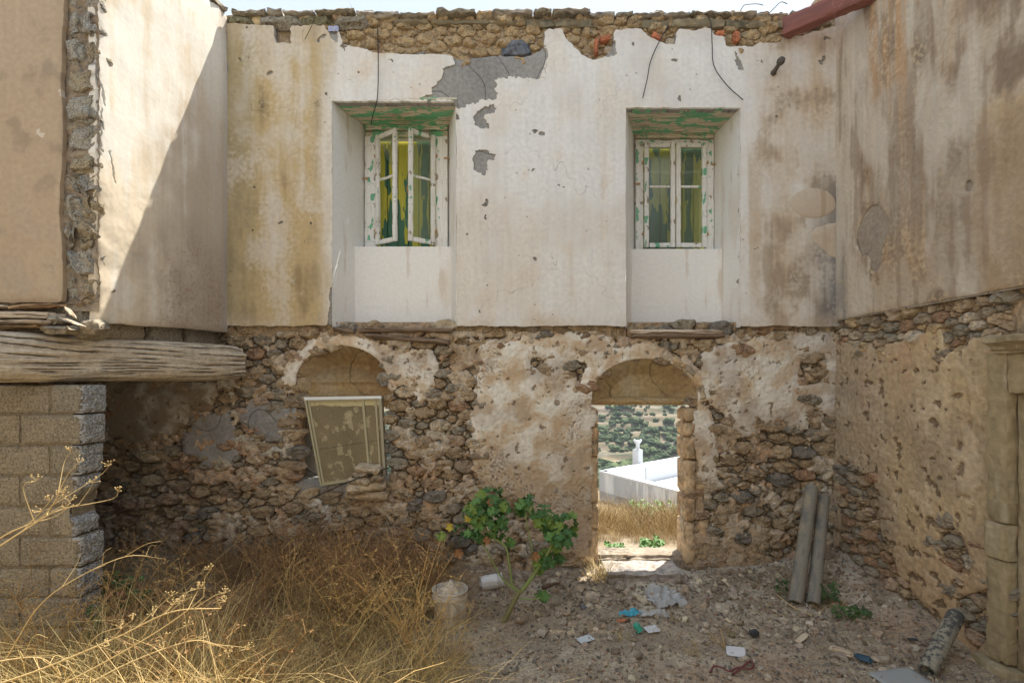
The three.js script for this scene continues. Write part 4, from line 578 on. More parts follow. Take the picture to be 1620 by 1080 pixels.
// ------------------------------------------------------------------ left wall, its broken end and the cross wall
const leftWall = thing('left_wall', 'side wall with sunlit white plaster and a slanting shadow, carried by the log', 'wall');
{
  const A = (g) => g.applyMatrix4(LWF);
  const bot = (u) => lv(u, 510 + (u + 1.36) / 1.36 * 15), ledge = -1.36;
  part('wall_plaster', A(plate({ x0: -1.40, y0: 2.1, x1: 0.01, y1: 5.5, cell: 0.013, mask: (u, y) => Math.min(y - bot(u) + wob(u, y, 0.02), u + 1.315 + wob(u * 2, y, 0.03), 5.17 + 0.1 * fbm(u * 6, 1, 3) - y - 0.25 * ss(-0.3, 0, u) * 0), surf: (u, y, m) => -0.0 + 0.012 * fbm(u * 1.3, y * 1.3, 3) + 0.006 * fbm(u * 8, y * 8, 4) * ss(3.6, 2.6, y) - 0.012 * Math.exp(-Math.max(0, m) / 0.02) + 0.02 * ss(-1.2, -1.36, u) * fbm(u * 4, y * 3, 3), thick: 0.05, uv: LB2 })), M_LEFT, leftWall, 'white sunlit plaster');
  const core = metricUV(boxTo(-1.16, 2.33, -0.38, 0.0, 5.15, -0.03), 0.5); part('wall_core', A(core), M_CONC, leftWall);
  part('wall_head', A((() => { const g = roughBox(1.2, 0.10, 0.42, 501, 0.025, 0.04, 0.6, 0.02); g.translate(-0.58, 5.20, -0.2); return g; })()), M_CONC, leftWall);
  // blocks that show between plaster and log
  for (const [u0, u1, y0, y1, m] of [[-1.32, -0.80, 2.06, 2.32, 0], [-0.78, -0.40, 2.07, 2.30, 1], [-0.385, -0.02, 2.07, 2.29, 1]]) { const g = roughBox(u1 - u0, y1 - y0, 0.3, u0 * 50 + 90, 0.012, 0.04, 1, 0.018); g.translate((u0 + u1) / 2, (y0 + y1) / 2, -0.24); part('block', A(g), m ? M_CONCDARK : M_CONC, leftWall); }
  part('bedding', A((() => { const g = roughBox(1.34, 0.08, 0.26, 540, 0.03, 0.04, 1, 0.02); g.translate(-0.68, 2.31, -0.2); return g; })()), M_MORTAR, leftWall);
}
const crossWall = thing('cross_wall', 'brown plastered wall stump with a column of broken concrete blocks at its end', 'wall');
{
  const z = -3.45, q = (px) => (px - 810) / F * 3.45, yq = (py) => EYE + (600 - py) / F * 3.45, r = rng(88), M_STUB = mat(tConc, 0.012, 0.95, [1.15, 1.24, 1.42]), M_STUB2 = mat(tConc, 0.012, 0.95, [1.1, 1.08, 1.02]);
  part('wall_plaster', plate({ x0: -5.2, y0: 2.2, x1: q(100), y1: 5.4, cell: 0.016, mask: (x, y) => Math.min(q(94) - x + wob(x * 3, y, 0.03) + 0.025 * pn(y * 1.5, 3), y - yq(478) + wob(x, y, 0.02)), surf: (x, y, m) => z + 0.012 * fbm(x * 2, y * 2, 4) - 0.014 * Math.exp(-Math.max(0, m) / 0.02), thick: 0.035, uv: [-4.4, 2.2, -2.8, 5.4] }), M_CROSS, crossWall, 'brown stained plaster');
  part('wall_core', metricUV(boxTo(-5.2, 2.3, z - 0.26, q(92), 5.4, z - 0.05), 0.8), M_CONC, crossWall);
  part('mortar_bed', plate({ x0: q(90), y0: 2.26, x1: q(147), y1: 5.4, cell: 0.012, mask: (x, y) => 1, surf: (x, y) => z - 0.05 + 0.03 * fbm(x * 7, y * 7, 4) + 0.014 * fbm(x * 30, y * 30, 3), thick: 0, uv: [-4, 2, 4, 4.6] }), mat(tMortar, 0.02, 0.95, [0.68, 0.72, 0.78]), crossWall);
  let y = 2.30, k = 0; const x0 = q(96), x1 = q(143);
  while (y < 5.3) { const h = y > 3.0 && y < 3.25 || y > 4.5 ? 0.11 + 0.08 * r() : 0.178 + 0.02 * r(), sp = r() > 0.45 ? 0.35 + 0.3 * r() : 0, ww = x1 - x0; const rowm = r() > 0.4 ? M_STUB : M_STUB2;
    const add = (a, b, m) => { const o = part('block', roughBox(b - a - 0.008, h - 0.012, 0.2, 560 + k++, y > 4.4 || y < 3.1 ? 0.04 : 0.02, 0.016, 1.2, 0.02), m, crossWall); o.position.set((a + b) / 2 + 0.006 * (r() - 0.5), y + h / 2, z - 0.118 + 0.03 * (r() - 0.5)); };
    if (sp) { add(x0, x0 + ww * sp, M_STUB); add(x0 + ww * sp, x1 + 0.02 * r(), rowm); } else add(x0 + 0.02 * r(), x1 + 0.02 * r(), rowm); y += h; }
}
// floor remnant behind the log keeps the space below it dark
{
  const sh = new THREE.Shape(); [[-2.75, 4.9], [-2.98, 3.5], [-6, 3.5], [-6, 4.9]].forEach(([x, y], i) => i ? sh.lineTo(x, y) : sh.moveTo(x, y)); const g = new THREE.ExtrudeGeometry(sh, { depth: 0.16, bevelEnabled: false }); g.rotateX(-Math.PI / 2); g.translate(0, 2.12, 0);
  single('floor_remnant', g, M_CONCDARK, 'concrete floor remnant above the dark space behind the block pier', 'floor');
  single('end_wall', metricUV(boxTo(-5.0, -0.4, -5.4, -4.5, 2.1, -3.2), 0.4), M_MORTAR, 'dark earthen wall closing the space behind the block pier', 'wall');
}

// ------------------------------------------------------------------ block pier under the log
const pier = thing('block_pier', 'concrete block pier with a broken rough end under the weathered log', 'pier');
{
  const zf = 3.4, q = (px) => (px - 810) / F * zf, yq = (py) => EYE + (600 - py) / F * zf, ys = [608, 655, 704, 752.5, 801, 849.5, 898, 946, 994, 1042];
  for (let k = 0; k < 9; k++) {
    const y1 = yq(ys[k]), y0 = yq(ys[k + 1]), h = y1 - y0, j = k % 2 ? 30 : 77, cuts = [j - 388, j - 291, j - 194, j - 97, j, 127 + [3, 2, -2, -6, -9, 0, -2, -4, -3][k]];
    for (let i = 0; i < 5; i++) {
      const a = q(cuts[i]), b = q(cuts[i + 1]), w = b - a - 0.007, last = i === 4;
      const g = roughBox(w, h - 0.009, last ? 0.21 : 0.2, 600 + k * 5 + i, 0.0035, last ? 0.02 : 0.04, 1, 0.006);
      if (last) { const p = g.attributes.position, broken = k === 3 || k === 4; for (let v = 0; v < p.count; v++) { const x = p.getX(v), yy = p.getY(v), zz = p.getZ(v), t = ss(w / 2 - 0.03, w / 2, x); if (t > 0) { const e = 0.016 * fbm(zz * 22 + k * 3, yy * 22 + k * 9, 4) + 0.012 * fbm(zz * 60, yy * 60, 2); p.setX(v, x + t * (e * 1.6 - (broken ? 0.05 * ss(-0.05, 0.1, (k === 3 ? -yy : yy) + 0.03 * zz) : 0) - 0.02 * ss(0.06, 0.1, Math.abs(yy)))); } } g.computeVertexNormals(); }
      const o = part('block', g, M_CONC, pier); o.position.set((a + b) / 2, (y0 + y1) / 2, -zf - 0.1);
      // the broken, paler end face
      if (last) { const e = part('broken_end', plate({ x0: -0.1, y0: -h / 2 + 0.006, x1: 0.1, y1: h / 2 - 0.006, cell: 0.01, mask: (u, y) => sdRect(-0.1, -h / 2 + 0.004, 0.1, h / 2 - 0.004, u, y) + 0.012 * fbm(u * 30, y * 30 + k * 5, 3), surf: (u, y, m) => 0.012 * fbm(u * 22 + k * 3, y * 22 + k * 9, 4) + 0.008 * fbm(u * 60, y * 60, 3) - 0.014 * Math.exp(-Math.max(0, m) / 0.012) - (k === 3 ? 0.05 * ss(0.02, -0.06, y) : k === 4 ? 0.05 * ss(-0.02, 0.06, y) : 0), thick: 0.05, uv: [-0.5, -0.5, 0.5, 0.5] }), M_CONCGREY, o); e.position.set(w / 2 + 0.012, 0, 0); e.rotation.y = Math.PI / 2; }
    }
  }
  part('mortar_bed', metricUV(boxTo(q(-320), -0.2, -zf - 0.185, q(112), yq(610), -zf - 0.014), 1), mat(tConc, 0.01, 0.95, [0.75, 0.72, 0.68]), pier);
}

// ------------------------------------------------------------------ weathered log
{
  const a = new THREE.Vector3(-3.48, 1.938, -2.66), b = new THREE.Vector3(-2.545, 1.95, -4.77), L = a.distanceTo(b), nl = 260, nr = 144, pos = [], uv = [], idx = [];
  for (let i = 0; i <= nl; i++) for (let j = 0; j <= nr; j++) { const t = i / nl, th = j / nr * Math.PI * 2, x = t * L, ends = 1 - 0.14 * ss(0.93, 1, t) * (1 + pn(th * 3, 5)); const y = j / nr * 1.05; let c = ss(0.60, 0.76, rid(x * 0.9 + 7, (y + 0.012 * pn(x * 1.7, y * 3)) * 24, 3)) * Math.min(1, Math.min(y, 1.05 - y) / 0.08); const sq = 1 / Math.pow(Math.pow(Math.abs(Math.cos(th)), 4.5) + Math.pow(Math.abs(Math.sin(th)), 4.5), 1 / 4.5); const r = 0.160 * ends * (0.3 + 0.7 * sq) * (1 + 0.022 * fbm(x * 1.6, 4 * Math.cos(th) + 3, 3) + 0.02 * fbm(x * 7, Math.cos(th) * 9 + 5 * Math.sin(th), 3)) - 0.012 * c + 0.003 * pn(x * 3, y * 40); pos.push(x, Math.cos(th) * r, Math.sin(th) * r); uv.push(x / 3, j / nr); }
  for (let i = 0; i < nl; i++) for (let j = 0; j < nr; j++) { const k = i * (nr + 1) + j; idx.push(k, k + 1, k + nr + 2, k, k + nr + 2, k + nr + 1); }
  for (const [i, s] of [[0, 1], [nl, -1]]) { const c = pos.length / 3; pos.push(i ? L : 0, 0, 0); uv.push(0.5, 0.5); for (let j = 0; j < nr; j++) { const k = i * (nr + 1) + j; s > 0 ? idx.push(c, k + 1, k) : idx.push(c, k, k + 1); } }
  const g = new THREE.BufferGeometry(); g.setAttribute('position', new THREE.Float32BufferAttribute(pos, 3)); g.setAttribute('uv', new THREE.Float32BufferAttribute(uv, 2)); g.setIndex(idx); g.computeVertexNormals();
  const o = single('timber_beam', g, M_LOG, 'thick weathered grey log spanning the block pier beneath the side wall', 'beam'); o.position.copy(a); o.quaternion.setFromUnitVectors(new THREE.Vector3(1, 0, 0), b.clone().sub(a).normalize());
}
// splintered boards and flat stones wedged between plaster and log
{
  const z = 3.42, V = (px, py, d = z) => P(px, py, d);
  const board = (a, b, w, h, m, label) => { const L = a.distanceTo(b), n = 18, g = roughBox(L, h, w, a.x * 40 + 300 + h * 900, 0.004, 0.03, 1, 0.004), p = g.attributes.position; for (let i = 0; i < p.count; i++) { const t = Math.max(0, p.getX(i) / L - 0.32) / 0.18; p.setZ(i, p.getZ(i) * (1 - 0.45 * t) + 0.01 * t * pn(p.getZ(i) * 60, 3)); p.setX(i, p.getX(i) + 0.06 * t * pn(p.getZ(i) * 45 + L, 8)); } g.computeVertexNormals(); const o = single('broken_board', g, m, label, 'board', 'splintered boards above the log'); o.position.copy(a).add(b).multiplyScalar(0.5); o.quaternion.setFromUnitVectors(new THREE.Vector3(1, 0, 0), b.clone().sub(a).normalize()); return o; };
  board(V(-80, 484), V(18, 486), 0.16, 0.02, M_WOODPALE, 'short pale board end highest against the plaster edge');
  board(V(26, 488), V(92, 483), 0.14, 0.028, mat(tWood, 0.006, 0.95, [1.05, 0.85, 0.65]), 'orange-brown splintered board poking towards the block column');
  board(V(-80, 500), V(88, 500), 0.2, 0.045, M_WOODPALE, 'thick pale grey board in the middle of the splintered stack');
  board(V(-80, 512), V(80, 510, 3.36), 0.2, 0.026, M_WOOD, 'long brown board lying just under the thick pale one');
  board(V(-80, 522), V(74, 516, 3.38), 0.18, 0.022, mat(tWood, 0.006, 0.95, [0.9, 0.75, 0.55]), 'thin dark board lowest in the stack on the log');
  board(V(95, 502, 3.38), V(132, 516, 3.3), 0.05, 0.014, M_WOODPALE, 'thin grey lath slanting down beside the wedge stones');
  board(V(104, 486, 3.36), V(118, 503, 3.32), 0.04, 0.02, M_WOODPALE, 'small upright splinter leaning on the block column');
  const wedge = (px, py, w, h, d, s, label) => { const o = single('wedge_stone', roughBox(w, h, 0.16, s, 0.012, 0.03, 0.7, 0.014), STONES[1], label, 'stone'); o.position.copy(P(px, py, d)); o.rotation.z = (s % 5 - 2) * 0.06; };
  wedge(94, 507, 0.10, 0.06, 3.42, 701, 'upper grey wedge stone between boards and log'); wedge(96, 522, 0.2, 0.055, 3.40, 702, 'long flat grey wedge stone resting on the log'); wedge(148, 517, 0.14, 0.1, 3.5, 703, 'ochre wedge stone under the sunlit plaster corner');
}

// ------------------------------------------------------------------ right wall
const rightWall = thing('right_wall', 'tall streaked side wall with a crumbling pitted base beside the pipes', 'wall');
{
  const fr = frame(new THREE.Vector3(XR, 0, 0), new THREE.Vector3(-1, 0, 0)), A = (g) => g.applyMatrix4(fr), R_ = (n, g, m, l) => part(n, A(g), m, rightWall, l);
  const bot = (z) => 2.353 + 0.012 * fbm(z * 4, 2, 3) - 0.0 * z;
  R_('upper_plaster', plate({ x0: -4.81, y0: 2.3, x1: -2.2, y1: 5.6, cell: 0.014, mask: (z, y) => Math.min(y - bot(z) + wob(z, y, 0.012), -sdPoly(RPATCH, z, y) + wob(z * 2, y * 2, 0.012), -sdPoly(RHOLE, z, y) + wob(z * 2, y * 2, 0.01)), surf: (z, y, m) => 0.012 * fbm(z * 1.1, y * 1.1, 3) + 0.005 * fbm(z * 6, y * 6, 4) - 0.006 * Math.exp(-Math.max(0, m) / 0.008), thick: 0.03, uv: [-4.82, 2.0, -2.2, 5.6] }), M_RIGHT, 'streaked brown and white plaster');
  R_('render_coat', plate({ x0: -4.81, y0: 2.34, x1: -2.2, y1: 5.6, cell: 0.05, mask: () => 1, surf: (z, y) => -0.014 + 0.006 * fbm(z * 6, y * 6, 3), thick: 0.06, uv: [-4.4, 2.4, -2.4, 4.4] }), mat(tCement, 0.004, 0.95, [1.15, 1.02, 0.86]));
  R_('wall_core', metricUV(boxTo(-5.4, -0.4, -0.6, 3.0, 5.65, -0.075), 0.4), M_MORTAR);
  R_('outer_plaster', metricUV(boxTo(-2.2, 0.0, -0.074, 3.0, 5.6, -0.004), 0.4), M_CROSS);
  const morts = (z, y) => -0.085 + 0.03 * fbm(z * 3, y * 3, 4) + 0.012 * fbm(z * 17, y * 17, 3);
  R_('mortar', plate({ x0: -4.95, y0: -0.2, x1: -2.2, y1: 2.36, cell: 0.014, mask: () => 1, surf: morts, thick: 0, uv: [-6, -0.3, 2, 2.3] }), M_MORTAR);
  const RR = [[1325, 720, 1352, 742, 1372, 752, 1383, 790, 1390, 840, 1402, 868, 1412, 905, 1440, 935, 1470, 975, 1400, 1000, 1325, 940], [1480, 838, 1500, 830, 1518, 850, 1527, 880, 1528, 905, 1510, 912, 1488, 890, 1482, 860], [1502, 945, 1530, 938, 1562, 930, 1562, 1010, 1540, 1030, 1520, 1000], [1430, 968, 1460, 960, 1480, 985, 1500, 1010, 1520, 1060, 1440, 1030]].map(rpoly);
  const TOPL = rpoly([1300, 480, 1660, 400, 1700, 520, 1530, 534, 1520, 548, 1490, 560, 1480, 520, 1440, 530, 1420, 540, 1400, 545, 1385, 560, 1370, 545, 1355, 556, 1340, 540, 1325, 545]);
  const ex = (z, y) => { let d = -9; for (const p of RR) d = Math.max(d, sdPoly(p, z, y)); return Math.max(d, sdPoly(TOPL, z, y)); };
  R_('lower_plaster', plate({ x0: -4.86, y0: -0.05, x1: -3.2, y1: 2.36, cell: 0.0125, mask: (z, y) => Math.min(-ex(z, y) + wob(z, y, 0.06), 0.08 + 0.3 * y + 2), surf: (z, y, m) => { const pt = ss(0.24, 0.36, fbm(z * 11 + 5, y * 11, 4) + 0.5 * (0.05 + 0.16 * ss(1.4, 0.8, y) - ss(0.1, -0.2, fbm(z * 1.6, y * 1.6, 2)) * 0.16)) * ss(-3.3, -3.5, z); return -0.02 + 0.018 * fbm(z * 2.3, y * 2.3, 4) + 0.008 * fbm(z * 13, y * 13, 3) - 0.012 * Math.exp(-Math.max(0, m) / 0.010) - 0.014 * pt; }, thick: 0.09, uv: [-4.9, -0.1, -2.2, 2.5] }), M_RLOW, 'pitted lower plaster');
  const all = [...packStones({ x0: -4.85, y0: 0.0, x1: -3.2, y1: 2.34, inside: (z, y) => Math.min(ex(z, y) + 0.03, 2.29 - y), seed: 41, rMax: 0.085, rMin: 0.016 })];
  const r = rng(17), rest = [];
  all.forEach((s, i) => { const big = Math.sqrt(s.area), g = stoneGeo(s.pg, i * 1.9 + 5, cl(big * 0.42, 0.008, 0.05) * (0.7 + 0.6 * r())), q = r(), hi = s.y > 1.9; const m = hi ? [OCHRES[0], OCHRES[3], OCHRES[2], STONES[1], STONES[3], OCHRES[4]][Math.floor(q * 6)] : STONES[[0, 1, 1, 2, 3, 7, 8, 6][Math.floor(q * 8)]]; g.applyMatrix4(new THREE.Matrix4().makeRotationFromEuler(new THREE.Euler((r() - 0.5) * 0.35, (r() - 0.5) * 0.35, 0))); const at = new THREE.Matrix4().makeTranslation(s.x, s.y, -0.062 + (r() - 0.5) * 0.016); if (i < 160) { g.applyMatrix4(new THREE.Matrix4().extractRotation(fr)); const o = part('stone', g, m, rightWall); o.position.set(s.x, s.y, -0.062).applyMatrix4(fr); } else rest.push(g.applyMatrix4(at).applyMatrix4(fr)); });
  if (rest.length) stuffed(part('small_stone', mergeGeometries(rest), STONES[8], rightWall));
  // pilaster with cornice and base, then the recess of the next opening
  const pil = sub('pilaster', rightWall); pil.userData.label = 'yellowish stone pilaster with a moulded cornice'; const pp = (n, g, l) => part(n, A(g), M_PIL, pil, l);
  const zA = rz(1560), zB = rz(1594);
  const blk = (z0, z1, y0, y1, w0, w1, s, n = 'pilaster_block') => { const g = roughBox(z1 - z0, y1 - y0, w1 - w0, s, 0.005, 0.03, 0.5, 0.004); g.translate((z0 + z1) / 2, (y0 + y1) / 2, (w0 + w1) / 2); return pp(n, g); };
  const yy = (py) => EYE + (600 - py) / F * 3.2;
  blk(zA, zB, yy(826), yy(558), -0.08, 0.002, 801); blk(zA - 0.01, zB, yy(884), yy(826.6), -0.08, 0.012, 802); blk(zA, zB, yy(1046), yy(884.6), -0.08, 0.004, 803); blk(zA - 0.06, zB + 0.05, -0.1, yy(1048), -0.08, 0.05, 804, 'pilaster_base');
  blk(zB + 0.002, -2.2, yy(622), yy(558), -0.08, 0.006, 805, 'lintel_block'); blk(zB + 0.002, -2.3, 0.05, yy(623), -0.16, -0.055, 806, 'recess_panel');
  const cor = new THREE.Shape(); [[0, 0], [0.02, 0], [0.028, 0.015], [0.045, 0.022], [0.05, 0.045], [0.075, 0.06], [0.10, 0.066], [0.105, 0.10], [0.06, 0.11], [-0.06, 0.11], [-0.06, 0]].forEach(([x, y], i) => i ? cor.lineTo(x, y) : cor.moveTo(x, y)); const cg = new THREE.ExtrudeGeometry(cor, { depth: 1.0, bevelEnabled: false, steps: 40 }); cg.applyMatrix4(new THREE.Matrix4().makeBasis(new THREE.Vector3(0, 0, 1), new THREE.Vector3(0, 1, 0), new THREE.Vector3(-1, 0, 0))); { const p = cg.attributes.position; for (let i = 0; i < p.count; i++) { const x = p.getX(i), e = ss(-0.12, 0, x); p.setZ(i, p.getZ(i) * (1 - 0.5 * e * (1 + pn(p.getY(i) * 30, 2)) * 0.6) + 0.006 * fbm(x * 16, p.getY(i) * 16, 3)); p.setY(i, p.getY(i) + 0.01 * fbm(x * 9, p.getZ(i) * 9, 3)); } } const cg2 = cg.clone(); cg2.translate(-2.2, yy(560), 0); cg2.computeVertexNormals(); metricUV(cg2, 0.7);
  cg2.translate(0, 0, 0); pp('cornice', cg2);
}
// red painted beam across the corner
{
  const a = new THREE.Vector3(2.50, by(50), -4.77), b = new THREE.Vector3(3.06, by(50) - 0.02, -4.19), L = a.distanceTo(b); const g = roughBox(L, 0.17, 0.13, 901, 0.003, 0.04, 1, 0.008); const o = single('red_beam', g, M_REDBEAM, 'dark red painted timber beam bridging the upper corner', 'beam'); o.position.copy(a).add(b).multiplyScalar(0.5); o.quaternion.setFromUnitVectors(new THREE.Vector3(1, 0, 0), b.clone().sub(a).normalize());
}

// unseen walls added round the open ground to cut and warm the fill light
{
  const M_PALE = mat(tWhite, 0.006, 0.95, [0.74, 0.71, 0.66]); const t = thing('added_opposite_wall', 'unseen plain pale wall of the roofless room, added opposite the doorway to shape the fill light', 'wall'); part('wall_plaster', metricUV(boxTo(-6, -0.4, 2.6, 3.5, 4.6, 3.0), 0.4), M_PALE, t);
  const u = thing('added_side_wall', 'unseen plain pale wall of the roofless room, added beyond the block pier to cut the fill light', 'wall'); part('wall_plaster', metricUV(boxTo(-5.6, -0.4, -3.4, -5.2, 4.6, 2.6), 0.4), M_PALE, u);
}
// ------------------------------------------------------------------ the ground inside
const groundH = (x, z) => {
  let h = 0.035 * fbm(x * 1.1, z * 1.1, 4) + 0.016 * fbm(x * 5, z * 5, 3);
  h += 0.13 * ss(-4.25, -4.85, z) * ss(-0.9, -1.9, x) + 0.10 * ss(-4.0, -4.75, z) * ss(1.9, 2.9, x) + 0.10 * ss(2.5, 3.0, x) * ss(-3.3, -3.9, z);
  h += 0.05 * ss(-4.3, -4.7, z) * (0.5 + 0.5 * pn(x * 2.2, 5));
  h -= 0.10 * ss(-4.0, -3.0, z) * ss(-0.5, -1.5, x) * 0.3;
  return h;
};
const tGround = makeTex(1536, 1024, -3.6, -4.95, 3.3, -2.2, (x, z, o) => {
  const n = fbm(x * 0.9, z * 0.9 + 9, 4), bl = fbm(x * 3.2, z * 3.2, 5), f = fbm(x * 22, z * 22, 4), w = worley(x * 34, z * 34), w2 = worley(x * 75 + 4, z * 75);
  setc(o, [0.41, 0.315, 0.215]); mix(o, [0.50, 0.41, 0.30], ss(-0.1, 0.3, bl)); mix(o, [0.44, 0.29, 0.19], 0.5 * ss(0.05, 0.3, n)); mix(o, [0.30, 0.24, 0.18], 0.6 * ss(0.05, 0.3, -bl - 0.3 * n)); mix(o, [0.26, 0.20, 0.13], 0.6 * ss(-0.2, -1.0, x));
  if (w.id > 0.62) mix(o, w.id > 0.82 ? [0.50, 0.43, 0.35] : [0.27, 0.245, 0.22], 0.8 * ss(0.42, 0.25, w.f1)); if (w2.id > 0.6) mix(o, w2.id > 0.8 ? [0.50, 0.42, 0.33] : [0.2, 0.165, 0.13], 0.6 * ss(0.45, 0.25, w2.f1));
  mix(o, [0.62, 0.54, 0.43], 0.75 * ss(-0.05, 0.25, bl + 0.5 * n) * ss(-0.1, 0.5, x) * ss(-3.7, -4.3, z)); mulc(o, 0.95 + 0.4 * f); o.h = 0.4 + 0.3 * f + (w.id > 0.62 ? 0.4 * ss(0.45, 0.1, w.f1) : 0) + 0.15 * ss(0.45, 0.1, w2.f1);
});
{
  const grid = (x0, x1, nx, z0, z1, nz, h) => { const g = new THREE.PlaneGeometry(1, 1, nx, nz), p = g.attributes.position; for (let j = 0; j <= nz; j++) for (let i = 0; i <= nx; i++) { const k = j * (nx + 1) + i, x = x0 + (x1 - x0) * i / nx, z = z0 + (z1 - z0) * j / nz; p.setXYZ(k, x, h(x, z), z); } const u = g.attributes.uv; for (let k = 0; k < p.count; k++) u.setXY(k, (p.getX(k) + 3.6) / 6.9, (p.getZ(k) + 4.95) / 2.75); g.computeVertexNormals(); return g; };
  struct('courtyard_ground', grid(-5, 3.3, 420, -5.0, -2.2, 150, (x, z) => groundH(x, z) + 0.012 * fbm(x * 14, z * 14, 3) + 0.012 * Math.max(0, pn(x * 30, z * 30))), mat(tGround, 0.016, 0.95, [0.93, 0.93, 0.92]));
  struct('near_ground', grid(-40, 40, 60, -2.19, 60, 50, (x, z) => 0.0), plain([0.18, 0.145, 0.10], 1));
}
// ------------------------------------------------------------------ beyond the wall: slope, terraced hillside
const hillH = (x, z) => {                                         // z negative away from the wall
  const d = -z; let h = -0.02 - 0.42 * ss(5.5, 8.5, d);
  h -= 0.9 * ss(8, 12, d) + 8 * ss(12, 40, d) + 26 * ss(30, 190, d);
  const up = Math.max(0, d - 195), ter = 3.2; let r = up * 0.30 + 4 * fbm(x * 0.008, d * 0.008, 3) * ss(0, 60, up);
  const t = r / ter, ft = t - Math.floor(t); r = ter * (Math.floor(t) + ss(0.55, 0.95, ft) * 0.8 + ft * 0.2); h += r * ss(0, 10, up);
  return h + (d > 60 ? 0.25 * fbm(x * 0.1, d * 0.1, 3) : 0.03 * fbm(x * 2, d * 2, 3));
};
{
  const tHill = makeTex(1024, 1024, -120, 180, 220, 480, (x, d, o) => {
    const n = fbm(x * 0.02, d * 0.014, 4), b = fbm(x * 0.03, d * 0.22, 4), f = fbm(x * 0.35, d * 0.35, 4);
    setc(o, [0.17, 0.13, 0.08]); mix(o, [0.30, 0.235, 0.14], ss(0.0, 0.3, b + 0.6 * n)); mix(o, [0.085, 0.085, 0.045], ss(0.02, 0.3, -b + 0.5 * f)); mix(o, [0.22, 0.185, 0.15], 0.6 * ss(0.08, 0.25, fbm(x * 0.05 + 9, d * 0.5, 3))); mulc(o, 1 + 0.5 * f);
  });
  const rows = []; for (let d = 5.44; d < 900; d *= d < 12 ? 1.03 : d < 190 ? 1.08 : 1.0042) rows.push(d);
  const nx = 150, pos = [], uv = [], idx = [];
  rows.forEach((d, j) => { for (let i = 0; i <= nx; i++) { const s = (i / nx - 0.5) * 2, x = d * (0.12 + 1.1 * s * (0.35 + 0.65 * s * s)) + s * 12; pos.push(x, hillH(x, -d), -d); uv.push((x + 120) / 340, (d - 180) / 300); } });
  for (let j = 0; j + 1 < rows.length; j++) for (let i = 0; i < nx; i++) { const k = j * (nx + 1) + i; idx.push(k, k + 1, k + nx + 2, k, k + nx + 2, k + nx + 1); }
  const near = []; // the strip before the valley and the valley itself share one sheet; two materials by distance
  const cutRow = rows.findIndex((d) => d > 150);
  const mk = (a, b) => { const g = new THREE.BufferGeometry(), p = pos.slice(a * (nx + 1) * 3, (b + 1) * (nx + 1) * 3), u = uv.slice(a * (nx + 1) * 2, (b + 1) * (nx + 1) * 2), id = []; for (let j = 0; j < b - a; j++) for (let i = 0; i < nx; i++) { const k = j * (nx + 1) + i; id.push(k, k + 1, k + nx + 2, k, k + nx + 2, k + nx + 1); } g.setAttribute('position', new THREE.Float32BufferAttribute(p, 3)); g.setAttribute('uv', new THREE.Float32BufferAttribute(u, 2)); g.setIndex(id); g.computeVertexNormals(); return g; };
  const g0 = mk(0, cutRow); { const p = g0.attributes.position, u = g0.attributes.uv; for (let k = 0; k < p.count; k++) u.setXY(k, p.getX(k) / 6.9, p.getZ(k) / 2.75); }
  const tr = makeTex(512, 256, 0, 0, 7, 3, (x, z, o) => { const b = fbm(x * 2, z * 2, 4), f = fbm(x * 20, z * 20, 3); setc(o, [0.22, 0.17, 0.105]); mix(o, [0.28, 0.23, 0.165], ss(0, 0.3, b)); mulc(o, 1 + 0.4 * f); o.h = 0.5 + 0.4 * f; }, RW);
  struct('outer_ground', g0, mat(tr, 0.02)); struct('hillside', mk(cutRow, rows.length - 1), mat(tHill, 0));
  // bushes and small trees of the hillside: one mass
  const r = rng(99), bush = (seed) => { const gs = []; for (let k = 0; k < 5; k++) { const g = new THREE.IcosahedronGeometry(0.55, 1), p = g.attributes.position; for (let i = 0; i < p.count; i++) { const q = 1 + 0.35 * pn(p.getX(i) * 5 + seed * 3 + k, p.getY(i) * 5 + p.getZ(i) * 4); p.setXYZ(i, p.getX(i) * q, p.getY(i) * q * 0.85, p.getZ(i) * q); } const a = k * 1.3 + seed; g.translate(Math.cos(a) * 0.5 * (k > 0), 0.45 + 0.22 * (k % 3), Math.sin(a) * 0.5 * (k > 0)); g.deleteAttribute('uv'); gs.push(g); } const g = mergeGeometries(gs); g.computeVertexNormals(); return g; };
  for (let v = 0; v < 3; v++) {
    const list = []; let guard = 0; while (list.length < 3200 && guard++ < 60000) { const d = 150 + 300 * Math.pow(r(), 1.25), x = d * (-0.42 + 0.98 * r()), dens = fbm(x * 0.028 + 4, d * 0.02, 3) + 0.35 * fbm(x * 0.05, d * 0.25, 2) + 0.18 * ss(290, 400, d) + 0.25 * ss(215, 190, d); if (dens + 0.12 * ss(240, 280, d) < -0.12 + 0.28 * r()) continue; list.push([x, d, (0.8 + 2.1 * r() * r()) * (1 + 0.7 * ss(215, 190, d))]); }
    const m = new THREE.InstancedMesh(bush(v * 2 + 1), plain([1, 1, 1], 1), list.length), M = new THREE.Matrix4(), c = new THREE.Color(), q = new THREE.Quaternion();
    list.forEach(([x, d, s], i) => { q.setFromAxisAngle(new THREE.Vector3(0, 1, 0), r() * 6.28); M.compose(new THREE.Vector3(x, hillH(x, -d) - 0.2, -d), q, new THREE.Vector3(s * (0.9 + 0.4 * r()), s * (0.75 + 0.4 * r()), s)); m.setMatrixAt(i, M); const k = 0.75 + 0.5 * r(), t = r(); c.setRGB((0.045 + 0.04 * t) * k, (0.075 + 0.035 * t) * k, (0.035 + 0.01 * t) * k); m.setColorAt(i, c); });
